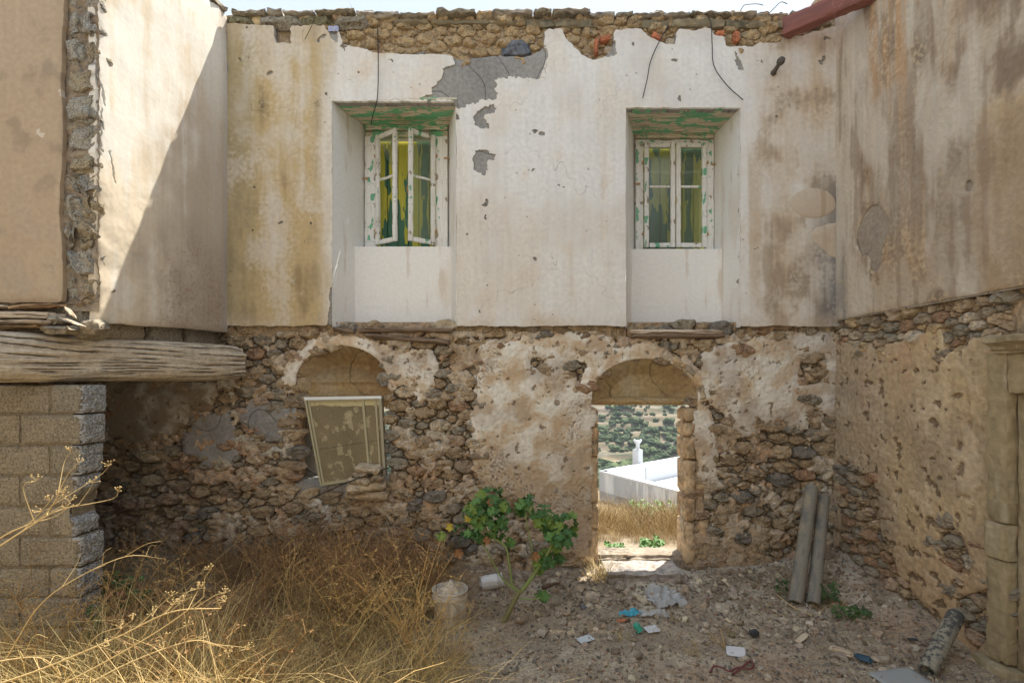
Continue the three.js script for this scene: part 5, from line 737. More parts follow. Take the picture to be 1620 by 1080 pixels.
    m.name = numbered('hillside_bush'); m.userData = { kind: 'stuff', label: ['dark green bushes scattered over the terraced hillside', 'rounded olive trees in lines on the hillside terraces', 'low scrub between the dry fields of the hillside'][v], category: 'bushes' }; m.castShadow = m.receiveShadow = true; scene.add(m);
  }
}
scene.fog = new THREE.FogExp2(new THREE.Color(0.72, 0.80, 0.90), 0.0003);

// ------------------------------------------------------------------ white house below the door
{
  const h = thing('white_house', 'white flat-roofed house with streaked wall and parapet below the doorway', 'house');
  const tH = makeTex(512, 256, 0, 0, 4, 2, (x, y, o) => { const st = 0.5 * fbm(x * 1.6, y * 0.5, 4) + 0.4 * fbm(x * 2, y * 2, 3), s2 = fbm(x * 3 + 3, y * 0.35, 3) + 0.3 * fbm(x * 12, y * 1, 3), f = fbm(x * 20, y * 20, 3); setc(o, [0.66, 0.67, 0.68]); mix(o, [0.30, 0.32, 0.35], 0.6 * ss(0.12, 0.38, s2 + 0.2 * ss(1.0, 1.9, y)) * ss(0.7, 1.6, y + 0.5 * st)); mulc(o, 1 + 0.1 * f + 0.2 * st); o.h = 0.5 + 0.3 * f; }, RW);
  const white = plain([0.60, 0.62, 0.65], 0.9), top = EYE - 2.48, C = new THREE.Vector2(2.36, -14), A = new THREE.Vector2(3.95, -10.92), B = new THREE.Vector2(6.6, -17.6);
  const wallG = (p, q, y0, y1, t, side) => { const L = p.distanceTo(q), g = new THREE.BoxGeometry(L, y1 - y0, t, 12, 6, 1), u = g.attributes.uv; metricUV(g, 0.25); for (let k = 0; k < u.count; k++) u.setY(k, (g.attributes.position.getY(k) + (y1 - y0) / 2) / 4 * 2 ); g.rotateY(-Math.atan2(q.y - p.y, q.x - p.x)); const n = new THREE.Vector2(-(q.y - p.y), q.x - p.x).normalize().multiplyScalar(t / 2 * side); g.translate((p.x + q.x) / 2 + n.x, (y0 + y1) / 2, (p.y + q.y) / 2 + n.y); return g; };
  const w1 = part('wall', wallG(C, A, top - 2, top - 0.03, 0.2, -1), mat(tH, 0.004), h, 'grey streaked side wall'); part('wall', wallG(C, B, top - 4, top - 0.03, 0.2, 1), white, h);
  part('parapet', wallG(C, A, top - 0.03, top + 0.02, 0.24, -0.9), white, h); part('parapet', wallG(C, B, top - 0.03, top + 0.02, 0.24, 0.9), white, h);
  const E = new THREE.Vector2(A.x + B.x - C.x, A.y + B.y - C.y); part('parapet', wallG(B, E, top - 0.5, top + 0.02, 0.2, 1), white, h); part('parapet', wallG(A, E, top - 0.5, top + 0.0, 0.2, -1), white, h);
  const sh = new THREE.Shape(); [C, B, E, A].forEach((p, i) => i ? sh.lineTo(p.x, -p.y) : sh.moveTo(p.x, -p.y)); const rg = new THREE.ExtrudeGeometry(sh, { depth: 0.2, bevelEnabled: false }); rg.rotateX(-Math.PI / 2); rg.translate(0, top - 0.72, 0); part('roof', rg, plain([0.72, 0.72, 0.71], 0.9), h);
  const ch = P(1009, 735, 15.3); const cg = new THREE.BoxGeometry(0.21, 0.66, 0.21); cg.rotateY(0.7); cg.translate(ch.x, top + 0.08, ch.z); const chim = part('chimney', cg, white, h);
  const lat = new THREE.LatheGeometry([[0.0, 0], [0.11, 0], [0.09, 0.04], [0.085, 0.2], [0.12, 0.23], [0.16, 0.26], [0.13, 0.32], [0.05, 0.36], [0, 0.37]].map(([x, y]) => new THREE.Vector2(x * 0.62, y * 0.72)), 14); lat.translate(ch.x, top + 0.43, ch.z); part('chimney_cap', lat, white, chim); for (const s of [-1, 1]) { const w = new THREE.SphereGeometry(0.04, 8, 6); w.translate(ch.x + s * 0.09, top + 0.68, ch.z); part('chimney_horn', w, white, chim); }
  const an = P(1022, 742, 13.2); part('antenna_pole', (() => { const g = new THREE.CylinderGeometry(0.012, 0.012, 0.75, 6); g.translate(an.x, top - 0.15, an.z); return g; })(), plain([0.4, 0.42, 0.45], 0.5, 0.5), h);
}
// ------------------------------------------------------------------ things on and against the walls
single('door_slab', (() => { const g = roughBox(0.74, 0.11, 0.42, 951, 0.012, 0.035, 0.6, 0.03); g.translate(1.18, 0.045, -4.72); return g; })(), mat(tStone, 0.006, 0.9, [0.52, 0.47, 0.43]), 'pale worn threshold slab lying inside the doorway', 'slab');
single('door_sill', (() => { const g = roughBox(0.95, 0.14, 0.3, 952, 0.008, 0.035, 0.6, 0.02); g.translate(1.24, 0.06, -5.06); return g; })(), mat(tStone, 0.012, 0.95, [0.40, 0.34, 0.27]), 'tan stone sill across the foot of the doorway', 'sill');
// cabinet panel standing crooked in the recess
{
  const c = [P(508, 768, 4.84), P(611, 752, 4.85), P(604, 626, 4.875), P(482, 628, 4.865)], W = (s, t) => c[0].clone().lerp(c[1], s).lerp(c[3].clone().lerp(c[2], s), t), N = new THREE.Vector3().crossVectors(c[1].clone().sub(c[0]), c[3].clone().sub(c[0])).normalize();
  const bar = (s0, s1, t0, t1, n0, n1, ns = 10, nt = 10) => { const g = new THREE.BoxGeometry(1, 1, 1, ns, nt, 1), p = g.attributes.position, u = g.attributes.uv; for (let i = 0; i < p.count; i++) { const s = s0 + (s1 - s0) * (p.getX(i) + 0.5), t = t0 + (t1 - t0) * (p.getY(i) + 0.5), n = n0 + (n1 - n0) * (p.getZ(i) + 0.5), v = W(s, t).addScaledVector(N, n); p.setXYZ(i, v.x, v.y, v.z); u.setXY(i, s, t); } g.computeVertexNormals(); return g; };
  const tP = makeTex(512, 512, 0, 0, 1, 1, (x, y, o) => { const n = fbm(x * 3, y * 4, 5), b = fbm(x * 7 + 4, y * 7, 4), d = Math.abs(pn(x * 3 + y, y * 2.2 - 2 * x)), f = fbm(x * 40, y * 40, 3); setc(o, [0.225, 0.175, 0.095]); mulc(o, 1 + 0.3 * n); if (y > 0.90 + 0.05 * n && x > 0.03) mix(o, [0.60, 0.52, 0.28], 0.9); if (b > 0.24 + 0.1 * f) mix(o, [0.42, 0.35, 0.205], 0.8); if (x > 0.50 + 0.06 * (1 - y) && x < 0.56 + 0.06 * (1 - y) && y > 0.55 && n > -0.15) mix(o, [0.50, 0.43, 0.27], 0.6); if (d < 0.008 && b > 0) mix(o, [0.55, 0.48, 0.32], 0.7); if (Math.abs(y - 0.40 - 0.05 * x) < 0.004) mulc(o, 0.5); mulc(o, 1 + 0.25 * f); o.h = 0.5 + 0.4 * b; });
  const t = thing('cabinet_panel', 'khaki cabinet door with pale metal frame standing crooked in the arched recess', 'panel'), fm = plain([0.42, 0.37, 0.23], 0.5), wh = plain([0.80, 0.82, 0.80], 0.4);
  part('panel_board', bar(0.03, 0.97, 0.03, 0.95, -0.012, 0.004, 24, 24), mat(tP, 0.003, 0.7), t);
  part('frame_rail', bar(0, 1, 0.965, 1, -0.03, 0.03), wh, t, 'pale top rail'); part('frame_rail', bar(0.03, 0.97, 0.945, 0.963, -0.02, 0.018), fm, t); part('frame_rail', bar(0, 1, 0, 0.03, -0.03, 0.02), fm, t);
  part('frame_stile', bar(0, 0.025, 0, 0.964, -0.03, 0.03), fm, t); part('frame_stile', bar(0.03, 0.058, 0.03, 0.945, 0.0, 0.014), fm, t); part('frame_stile', bar(0.965, 1.0, 0, 0.964, -0.06, 0.03), plain([0.36, 0.32, 0.22], 0.5), t); part('frame_stile', bar(0.905, 0.93, 0.05, 0.945, 0.0, 0.014), fm, t); part('batten', bar(0.735, 0.765, 0.14, 0.945, 0.002, 0.016), fm, t);
  const wr = single('bent_wire', tube([P(488, 790, 4.74), P(545, 765, 4.70), P(590, 748, 4.72), P(620, 738, 4.80)], 0.006, 20, 6), M_WIRE, 'thin rusty rod leaning across the cabinet door', 'rod');
}
// flat stones stacked on the recess sill
for (const [px, py, w, h, d, s, l, c] of [[581, 783, 68, 15, 4.83, 1, 'lowest flat tan stone of the little stack on the recess sill', 4], [579, 770, 62, 14, 4.80, 2, 'second flat tan stone from the bottom of the little stack on the recess sill', 5], [571, 759, 38, 13, 4.79, 3, 'wedge-shaped pale stone on one side of the little stack on the recess sill', 5], [573, 750, 32, 9, 4.79, 4, 'thin flat tan stone inside the little stack on the recess sill', 4], [597, 755, 22, 13, 4.79, 5, 'small squared tan stone beside the thin one in the little stack', 4], [583, 741, 44, 12, 4.79, 6, 'topmost pale slab of the little stack on the recess sill', 5]]) {
  const o = single('flat_stone', roughBox(w * 0.0058, h * 0.0058, 0.15, s * 13 + 970, 0.008, 0.025, 0.7, 0.012), STONES[c], l, 'stone', 'flat stones stacked on the recess sill'); o.position.copy(P(px, py, d)); o.rotation.set(0.02 * s, 0.2 * (s % 3 - 1), 0.04 * (s % 3 - 1));
}
// fibre-cement pipes
const tPipe = makeTex(256, 512, 0, 0, 1, 2, (x, y, o) => { const n = fbm(x * 4, y * 3, 4), f = fbm(x * 30, y * 30, 3), e = Math.min(1, Math.min(x, 1 - x) / 0.1); setc(o, [0.25, 0.225, 0.18]); mix(o, [0.17, 0.165, 0.15], ss(0, 0.3, n * e)); mix(o, [0.33, 0.28, 0.20], ss(0.05, 0.3, -n * e)); mulc(o, 1 + 0.25 * f); o.h = 0.5 + 0.3 * f; }, RW);
const tMoss = makeTex(256, 512, 0, 0, 1, 2, (x, y, o) => { const n = fbm(x * 9, y * 9, 5), f = fbm(x * 34, y * 34, 3), e = Math.min(1, Math.min(x, 1 - x) / 0.1); setc(o, [0.34, 0.31, 0.24]); mix(o, [0.055, 0.058, 0.06], 0.92 * ss(-0.14, 0.24, n * e + 0.6 * f * e + 0.3 * ss(1.3, 1.9, y))); mulc(o, 1 + 0.35 * f); o.h = 0.5 + 0.3 * f; }, RW);
function pipe(a, b, r, m, label, group) {
  const L = a.distanceTo(b), pr = [[r * 0.78, 0], [r * 0.98, 0], [r, 0.006], [r * 1.01, L * 0.5], [r, L - 0.006], [r * 0.98, L], [r * 0.78, L], [r * 0.76, L - 0.02], [r * 0.76, 0.02], [r * 0.78, 0]].map(([x, y]) => new THREE.Vector2(x, y)), g = new THREE.LatheGeometry(pr, 28);
  const p = g.attributes.position, u = g.attributes.uv; for (let i = 0; i < p.count; i++) u.setXY(i, u.getX(i), p.getY(i) / L); g.computeVertexNormals();
  const o = single('pipe', g, m, label, 'pipe', group); o.position.copy(a); o.quaternion.setFromUnitVectors(new THREE.Vector3(0, 1, 0), b.clone().sub(a).normalize());
}
const M_PIPE = mat(tPipe, 0.003, 0.9);
pipe(new THREE.Vector3(2.255, 0.02, -4.12), P(1285, 771, 4.70), 0.054, M_PIPE, 'longer grey fibre-cement pipe leaning on the rubble corner', 'pipes leaning in the corner');
pipe(new THREE.Vector3(2.385, 0.02, -4.10), P(1304, 786, 4.72), 0.050, M_PIPE, 'shorter grey fibre-cement pipe leaning nearer the side wall', 'pipes leaning in the corner');
pipe(P(1467, 1062, 3.12), P(1513, 973, 3.42), 0.048, mat(tMoss, 0.004, 0.95), 'short black-stained pipe propped against the foot of the side wall');
// wires and peg on the upper wall
const wire = (pts, label, r = 0.0045) => single('hanging_wire', tube(pts.map(([a, b, d]) => P(a, b, d ?? 4.77)), r, pts.length * 8, 5), M_WIRE, label, 'wire');
wire([[597, 40, 4.80], [598, 80], [598, 130], [596, 160], [590, 180, 4.9], [587, 196, 5.0]], 'dark wire hanging down in front of the window with open leaves');
wire([[1058, 40, 4.8], [1045, 62], [1030, 95], [1024, 125], [1017, 155]], 'dark wire hanging towards the closed window from a notch in the plaster');
wire([[1116, 20, 4.82], [1125, 36], [1127, 70], [1130, 104], [1150, 134], [1176, 158]], 'long kinked black wire running down beside the closed window');
wire([[499, 22, 4.79], [493, 40], [482, 62]], 'short wire end at the wall head beside the notch', 0.003);
wire([[1168, 24, 5.0], [1176, 10, 5.0], [1182, 7, 5.0], [1198, 6, 5.0], [1208, 8, 5.0]], 'bent wire with a flat hook standing up from the wall head', 0.004);
wire([[1214, 24, 5.0], [1226, 12, 5.0], [1236, 3, 5.0], [1246, 6, 5.0]], 'bent wire rising from the wall head near the red beam', 0.004);
{ const g = new THREE.LatheGeometry([[0, 0], [0.022, 0], [0.028, 0.015], [0.02, 0.04], [0.018, 0.10], [0.03, 0.115], [0.036, 0.14], [0.026, 0.165], [0, 0.17]].map(([x, y]) => new THREE.Vector2(x, y)), 12); const o = single('wall_peg', g, plain([0.10, 0.085, 0.07], 0.8), 'short dark iron peg sticking out of the plaster below the red beam', 'peg'); o.position.copy(P(1223, 117, 4.80)); o.quaternion.setFromUnitVectors(new THREE.Vector3(0, 1, 0), new THREE.Vector3(0.05, 0.30, 1).normalize()); }

// ------------------------------------------------------------------ litter on the ground
const G = (px, py) => { let d = 3.5; for (let k = 0; k < 12; k++) { const x = (px - 810) / F * d, h = groundH(x, -d); d = (EYE - h) * F / (py - 600); } const x = (px - 810) / F * d; return new THREE.Vector3(x, groundH(x, -d), -d); };
{
  const b = thing('paint_bucket', 'whitish plastic bucket filled with dried rubble among the dry grass', 'bucket'), at = P(712, 984, 3.86); at.y = groundH(at.x, at.z) - 0.05; b.position.copy(at); const pm = mat(makeTex(256, 256, 0, 0, 1, 1, (x, y, o) => { const n = fbm(x * 6, y * 5, 4); setc(o, [0.68, 0.63, 0.55]); mix(o, [0.50, 0.41, 0.30], ss(0, 0.3, n + 0.3 * (0.6 - y))); o.h = 0.5; }, RW), 0, 0.6);
  part('bucket_body', new THREE.LatheGeometry([[0, 0.004], [0.108, 0], [0.113, 0.01], [0.126, 0.235], [0.132, 0.238], [0.132, 0.25], [0.128, 0.252], [0.129, 0.285], [0.134, 0.290], [0.133, 0.298], [0.124, 0.298], [0.12, 0.26], [0.118, 0.2]].map(([x, y]) => new THREE.Vector2(x, y)), 40), pm, b);
  const f = new THREE.CircleGeometry(0.12, 40, 0, Math.PI * 2); const fg = new THREE.RingGeometry(0.001, 0.121, 36, 12), p = fg.attributes.position; for (let i = 0; i < p.count; i++) p.setZ(i, 0.03 * fbm(p.getX(i) * 14, p.getY(i) * 14, 4) + 0.085 * (1 - Math.hypot(p.getX(i), p.getY(i)) / 0.121)); fg.computeVertexNormals(); fg.rotateX(-Math.PI / 2); fg.translate(0, 0.275, 0); part('dried_fill', fg, mat(tStone, 0.01, 0.95, [0.86, 0.76, 0.63]), b);
  const hd = tube([...Array(13).keys()].map((i) => { const a = Math.PI * i / 12; return new THREE.Vector3(Math.cos(a) * 0.138, 0.235 - Math.sin(a) * 0.10, 0.04 + Math.sin(a) * 0.10); }), 0.003, 30, 5); part('bucket_handle', hd, M_RUST, b);
  const c = thing('paint_tin', 'small white tin lying on its side behind the geranium', 'tin'), ca = G(770, 940); c.position.set(ca.x, ca.y + 0.06, ca.z - 0.1); c.rotation.set(0, 0.25, Math.PI / 2 + 0.08); const wm = plain([0.74, 0.74, 0.74], 0.5); part('tin_body', new THREE.LatheGeometry([[0.0, -0.085], [0.06, -0.085], [0.063, -0.08], [0.060, -0.076], [0.060, 0.05], [0.063, 0.055], [0.06, 0.06], [0.055, 0.055], [0.055, 0.0]].map(([x, y]) => new THREE.Vector2(x, y)), 28), wm, c); part('tin_lid', new THREE.LatheGeometry([[0, -0.05], [0.058, -0.052], [0.06, -0.09], [0.062, -0.10]].map(([x, y]) => new THREE.Vector2(x, y - 0.03)), 24), plain([0.6, 0.6, 0.58], 0.4), c);
}
// thin crumpled sheets
function scrap(px, py, w, d, seed, m, name, label, cat, lift = 0.012, rough = 0.02, ry = 0) { const g = new THREE.PlaneGeometry(w, d, 20, 16), p = g.attributes.position; for (let i = 0; i < p.count; i++) { const x = p.getX(i), y = p.getY(i), k = rough * (fbm(x * 14 + seed, y * 14, 4) * 1.6); p.setXYZ(i, x * (1 + 0.35 * pn(y * 16, seed)) , y * (1 + 0.3 * pn(x * 14, seed + 4)), k + lift); } g.rotateX(-Math.PI / 2); g.computeVertexNormals(); const o = single(name, g, m, label, cat); const at = G(px, py); o.position.copy(at); o.position.y += rough * 0.4; o.rotation.y = ry; return o; }
function slabThing(px, py, w, h, d, seed, m, name, label, cat, rot = [0, 0, 0]) { const o = single(name, roughBox(w, h, d, seed, 0.003, 0.03, 1, 0.004), m, label, cat); const at = G(px, py); o.position.copy(at); o.position.y += h / 2 + 0.012; o.rotation.set(...rot); return o; }
const film = new THREE.MeshPhysicalMaterial({ roughness: 0.45, transmission: 0.35, thickness: 0, side: THREE.DoubleSide }); film.color.setRGB(0.55, 0.54, 0.52);
scrap(1052, 950, 0.26, 0.36, 3, film, 'plastic_bag', 'crumpled translucent plastic bag below the threshold slab', 'bag', 0.02, 0.05); scrap(1035, 975, 0.2, 0.1, 9, film, 'plastic_scrap', 'torn clear plastic strip trailing from the crumpled bag', 'scrap', 0.012, 0.03);
scrap(995, 976, 0.17, 0.05, 5, plain([0.06, 0.36, 0.50], 0.5), 'plastic_strip', 'bright blue crumpled plastic strip on the rubble', 'scrap', 0.02, 0.04, 0.35);
slabThing(984, 986, 0.085, 0.022, 0.03, 7, REDBRICK, 'tile_fragment', 'small orange-red tile fragment under the blue strip', 'tile', [0, 0.1, 0]);
{ const g = new THREE.LatheGeometry([[0, 0.05], [0.02, 0.05], [0.024, 0.045], [0.026, 0.01], [0.034, 0], [0.03, 0]].map(([x, y]) => new THREE.Vector2(x, y)), 16); const o = single('bottle_cap', g, plain([0.05, 0.36, 0.26], 0.4), 'small turquoise plastic cap beside the square tile', 'cap'); o.position.copy(G(1011, 1000)); o.position.y += 0.015; o.rotation.z = 0.5; }
const M_TILE = plain([0.62, 0.63, 0.65], 0.4);
slabThing(1032, 998, 0.105, 0.009, 0.085, 8, M_TILE, 'wall_tile', 'square white tile lying beside the turquoise cap', 'tile', [0.12, 0.25, 0]);
slabThing(1164, 1034, 0.12, 0.009, 0.09, 9, M_TILE, 'wall_tile', 'white tile propped on a stone near the red cable', 'tile', [0.30, -0.3, 0.12]);
slabThing(926, 1014, 0.12, 0.006, 0.075, 10, plain([0.55, 0.60, 0.62], 0.25), 'glass_shard', 'pale blue-grey glass shard lying among the pebbles', 'shard', [0.1, 0.5, 0]);
slabThing(1193, 1009, 0.075, 0.045, 0.05, 11, plain([0.045, 0.05, 0.06], 0.6), 'black_stone', 'black angular lump on the bare earth', 'stone', [0, 0.4, 0]);
slabThing(1424, 1078, 0.30, 0.02, 0.16, 12, plain([0.33, 0.35, 0.35], 0.7), 'grey_board', 'pale blue-grey board lying before the stained pipe', 'board', [0.05, 0.2, 0]);
{ const t = thing('broken_plank', 'broken wooden plank with a blue painted end in the rubble', 'plank'), at = G(1356, 1046); t.position.copy(at); t.position.y += 0.035; t.rotation.set(0.1, -0.5, -0.06); const g = roughBox(0.14, 0.03, 0.07, 21, 0.003, 0.02, 1); g.translate(-0.085, 0, 0); part('plank_end', g, M_WOODPALE, t); const g2 = roughBox(0.10, 0.031, 0.072, 22, 0.003, 0.02, 1); g2.translate(0.037, 0, 0); part('painted_end', g2, plain([0.03, 0.075, 0.12], 0.6), t); }
slabThing(1268, 1013, 0.13, 0.02, 0.05, 13, M_WOODPALE, 'wood_offcut', 'small pale wood offcut with a blue edge near the pipes', 'offcut', [0.1, 0.6, 0.15]);
slabThing(1445, 1016, 0.07, 0.02, 0.03, 14, plain([0.05, 0.055, 0.06], 0.6), 'slate_chip', 'dark slate chip before the foot of the side wall', 'chip', [0, -0.2, 0]);
single('red_cable', tube([G(1124, 1070), G(1130, 1060), G(1142, 1062), G(1155, 1068), G(1168, 1062), G(1188, 1064), G(1192, 1056), G(1186, 1052), G(1176, 1060), G(1160, 1073)].map((v) => v.setY(v.y + 0.025)), 0.006, 60, 6), plain([0.17, 0.045, 0.045], 0.6), 'tangled dark red cable lying on the earth', 'cable');
single('curled_string', tube([G(1343, 962), G(1356, 960), G(1366, 952), G(1366, 943)].map((v, i) => v.setY(v.y + 0.02 + 0.02 * i)), 0.003, 24, 5), plain([0.7, 0.66, 0.6], 0.6), 'thin curled white cord behind the weeds at the pipes', 'cord');
single('dry_stick', tube([G(1230, 945), G(1252, 962), G(1285, 978)].map((v) => v.setY(v.y + 0.02)), 0.006, 12, 5), plain([0.5, 0.38, 0.2], 0.9), 'long straw-coloured stick lying in front of the pipes', 'stick');
single('dark_rag', (() => { const g = new THREE.SphereGeometry(0.07, 20, 14), p = g.attributes.position; for (let i = 0; i < p.count; i++) { const k = 1 + 0.5 * fbm(p.getX(i) * 22, p.getY(i) * 22 + p.getZ(i) * 18, 3); p.setXYZ(i, p.getX(i) * k * 1.4, p.getY(i) * k * 0.6, p.getZ(i) * k); } g.computeVertexNormals(); const at = G(512, 968); g.translate(at.x, at.y + 0.05, at.z); return g; })(), plain([0.02, 0.022, 0.03], 0.8), 'black crumpled rag half hidden in the dry grass', 'rag');
single('bark_piece', tube([G(858, 933), G(880, 926), G(892, 928)].map((v) => v.setY(v.y + 0.02)), 0.016, 12, 7, 0.008), plain([0.12, 0.075, 0.05], 0.95), 'dark strip of bark behind the geranium stem', 'bark');

// stones lying about: the larger ones one by one
{
  const r = rng(314), geos = [...Array(8).keys()].map((k) => rockGeo(k + 40, 1, 0.45 + 0.3 * r(), 0.7 + 0.25 * r(), 15)), pale = [mat(tStone, 0.006, 0.93, [0.66, 0.57, 0.46]), mat(tStone, 0.006, 0.93, [0.55, 0.44, 0.33]), mat(tStone, 0.006, 0.93, [0.44, 0.37, 0.30]), STONES[1]];
  let first = null; const list = [[1008, 945, 22], [1035, 944, 20], [1060, 947, 18], [1075, 920, 34], [1085, 935, 24], [1192, 918, 26], [1102, 915, 26], [895, 972, 24], [882, 975, 20], [865, 960, 22], [906, 990, 22], [880, 955, 34], [938, 950, 34], [824, 985, 24], [858, 1003, 30], [750, 952, 30], [916, 932, 26], [893, 928, 20], [1144, 966, 34], [1195, 1026, 20], [1178, 1046, 22], [1336, 1070, 28], [1328, 1062, 20], [1250, 1006, 20], [1232, 1010, 18], [1388, 1006, 24], [1392, 1046, 30], [1330, 1043, 34], [1115, 960, 22], [1130, 935, 20], [1160, 945, 24], [1090, 962, 20], [1120, 990, 18], [980, 930, 26], [1405, 990, 20], [1470, 1022, 24], [1240, 985, 20], [1290, 1000, 18], [1060, 1075, 22], [945, 1060, 20], [870, 1040, 16], [800, 1065, 18], [1510, 1062, 24], [1535, 1046, 20], [1215, 1075, 22], [700, 1062, 18], [1360, 985, 26], [560, 965, 22], [380, 950, 26], [330, 935, 30], [280, 925, 26], [420, 930, 22], [1100, 1052, 16], [1010, 1040, 18], [965, 1012, 18]];
  const OWN = { 3: 'large pale stone at the corner of the threshold slab and door jamb', 5: 'flat stone at the rubble foot halfway between door and pipes', 6: 'stone directly below the dressed door jamb', 13: 'stone beside the foot of the geranium stem', 14: 'broad pale stone in the earth just in front of the geranium foot', 15: 'grey stone between the bucket and the tin', 19: 'brown stone under the propped white tile', 21: 'pale stone in front of the broken plank with the blue end', 27: 'stone right behind the broken plank with the blue end', 32: 'small pale stone between the two white tiles', 36: 'stone lying before the foot of the longer pipe', 38: 'pale stone nearest the viewer below the red cable', 42: 'stone touching the base of the yellowish pilaster', 47: 'stone beside the black rag in the dry grass' };
  list.forEach(([px, py, s], i) => { const o = new THREE.Mesh(geos[i % 8], pale[[0, 1, 0, 2, 1, 3][i % 6]]); o.name = numbered('loose_stone'); o.castShadow = o.receiveShadow = true; const at = G(px, py), k = s * 0.5 * -at.z / F; o.position.copy(at); o.position.y += k * 0.25; o.scale.setScalar(k); o.rotation.set((r() - 0.5) * 0.5, r() * 6.28, (r() - 0.5) * 0.5); o.userData = { label: 'loose angular stone lying on the rubble-strewn earth floor', category: 'stone', group: 'loose stones on the earth floor' }; if (OWN[i]) { o.userData.label = OWN[i]; } scene.add(o); });
  { const o = new THREE.Mesh(geos[3], BLUESTONE); o.name = numbered('loose_stone'); const at = G(922, 964); o.position.copy(at); o.position.y += 0.02; o.scale.setScalar(0.035); o.userData = { label: 'rounded blue-grey stone among the pale pebbles below the wall', category: 'stone' }; scene.add(o); }
  // smaller rubble of mortar and stone, and twigs
  [[0.74, 0.65, 0.53], [0.46, 0.38, 0.29]].forEach((c, v) => {
    const n = 620, m = new THREE.InstancedMesh(rockGeo(90 + v, 1, 0.55, 0.75, 14), mat(tStone, 0.006, 0.95, c), n), M = new THREE.Matrix4(), q = new THREE.Quaternion(), e = new THREE.Euler(), C = new THREE.Color();
    let i = 0, guard = 0; while (i < n && guard++ < 30000) { const x = -2.6 + 5.6 * r(), z = -4.8 + 1.95 * r(), d = 0.12 + 0.9 * fbm(x * 1.6 + 4, z * 1.6 + 7, 3) + 0.9 * ss(-0.3, 0.4, x) * ss(-3.5, -4.1, z) + 0.3 * ss(1.6, 2.4, x) + 0.25 * ss(-4.4, -4.7, z); if (r() > d) continue; const s = 0.012 + 0.034 * Math.pow(r(), 2.4); e.set(r() * 0.8, r() * 6, r() * 0.8); q.setFromEuler(e); M.compose(new THREE.Vector3(x, groundH(x, z) + s * 0.3, z), q, new THREE.Vector3(s, s * (0.7 + 0.5 * r()), s)); m.setMatrixAt(i, M); const k = 0.65 + 0.6 * r(); m.setColorAt(i++, C.setRGB(k, k * (0.94 + 0.08 * r()), k * (0.86 + 0.16 * r()))); }
    m.count = i; m.name = numbered('rubble'); m.userData = { kind: 'stuff', label: ['pale lumps of fallen plaster strewn over the earth', 'brown rubble strewn over the earth'][v], category: 'rubble' }; m.castShadow = m.receiveShadow = true; scene.add(m);
  });
  { const n = 700, m = new THREE.InstancedMesh(tube([new THREE.Vector3(-0.5, 0, 0), new THREE.Vector3(-0.1, 0.04, 0.08), new THREE.Vector3(0.5, 0, 0)], 0.022, 5, 4, 0.012), plain([0.13, 0.085, 0.05], 0.95), n), M = new THREE.Matrix4(), q = new THREE.Quaternion(), C = new THREE.Color(); for (let i = 0; i < n; i++) { const x = -2.4 + 5.2 * r(), z = -4.75 + 1.9 * r(), s = 0.03 + 0.09 * r() * r(); q.setFromEuler(new THREE.Euler((r() - 0.5) * 0.5, r() * 6.28, (r() - 0.5) * 0.4)); M.compose(new THREE.Vector3(x, groundH(x, z) + 0.014, z), q, new THREE.Vector3(s, 0.09 , 0.09)); m.setMatrixAt(i, M); const k = 0.6 + 1.8 * r(); m.setColorAt(i, C.setRGB(k, k * 0.95, k * 0.85)); } m.name = numbered('twig_litter'); m.userData = { kind: 'stuff', label: 'dark twigs and dry stalk bits littering the earth', category: 'litter' }; m.castShadow = m.receiveShadow = true; scene.add(m); }
  // gravel: nobody could count it
  const kinds = [[0.66, 0.58, 0.48], [0.44, 0.37, 0.29], [0.25, 0.23, 0.21], [0.42, 0.29, 0.2]];
  kinds.forEach((c, v) => {
    const n = 2600, m = new THREE.InstancedMesh(rockGeo(70 + v, 1, 0.6, 0.8, 9), mat(tStone, 0, 0.95, c), n), M = new THREE.Matrix4(), q = new THREE.Quaternion(), e = new THREE.Euler();
    let i = 0, guard = 0; while (i < n && guard++ < 60000) { const x = -3 + 6 * r(), z = -4.85 + 2.1 * r(), d = 0.35 + 0.9 * fbm(x * 1.4, z * 1.4 + 7, 3) + 0.35 * ss(-0.6, 0.6, x) + 0.35 * ss(-3.6, -4.4, z); if (r() > d) continue; const s = 0.005 + (v === 0 ? 0.024 : 0.018) * Math.pow(r(), 2.8); e.set(r() * 3, r() * 6, r() * 3); q.setFromEuler(e); M.compose(new THREE.Vector3(x, groundH(x, z) + s * 0.35, z), q, new THREE.Vector3(s, s, s)); m.setMatrixAt(i++, M); }
    m.count = i; m.name = numbered('gravel'); m.userData = { kind: 'stuff', label: ['pale chips of plaster and stone strewn over the earth', 'brown pebbles strewn over the earth', 'dark grit strewn over the earth', 'reddish crumbs of mortar strewn over the earth'][v], category: 'gravel' }; m.castShadow = m.receiveShadow = true; scene.add(m);
  });
}

{ const g = new THREE.PlaneGeometry(0.095, 0.05, 12, 8), p = g.attributes.position; for (let i = 0; i < p.count; i++) p.setZ(i, 0.02 * fbm(p.getX(i) * 30, p.getY(i) * 30, 3)); g.computeVertexNormals(); const o = single('rag_scrap', g, plain([0.42, 0.45, 0.62], 0.8), 'small pale blue scrap stuck under the wall head beside the notch', 'scrap'); o.position.copy(P(527, 45, 4.79)); }
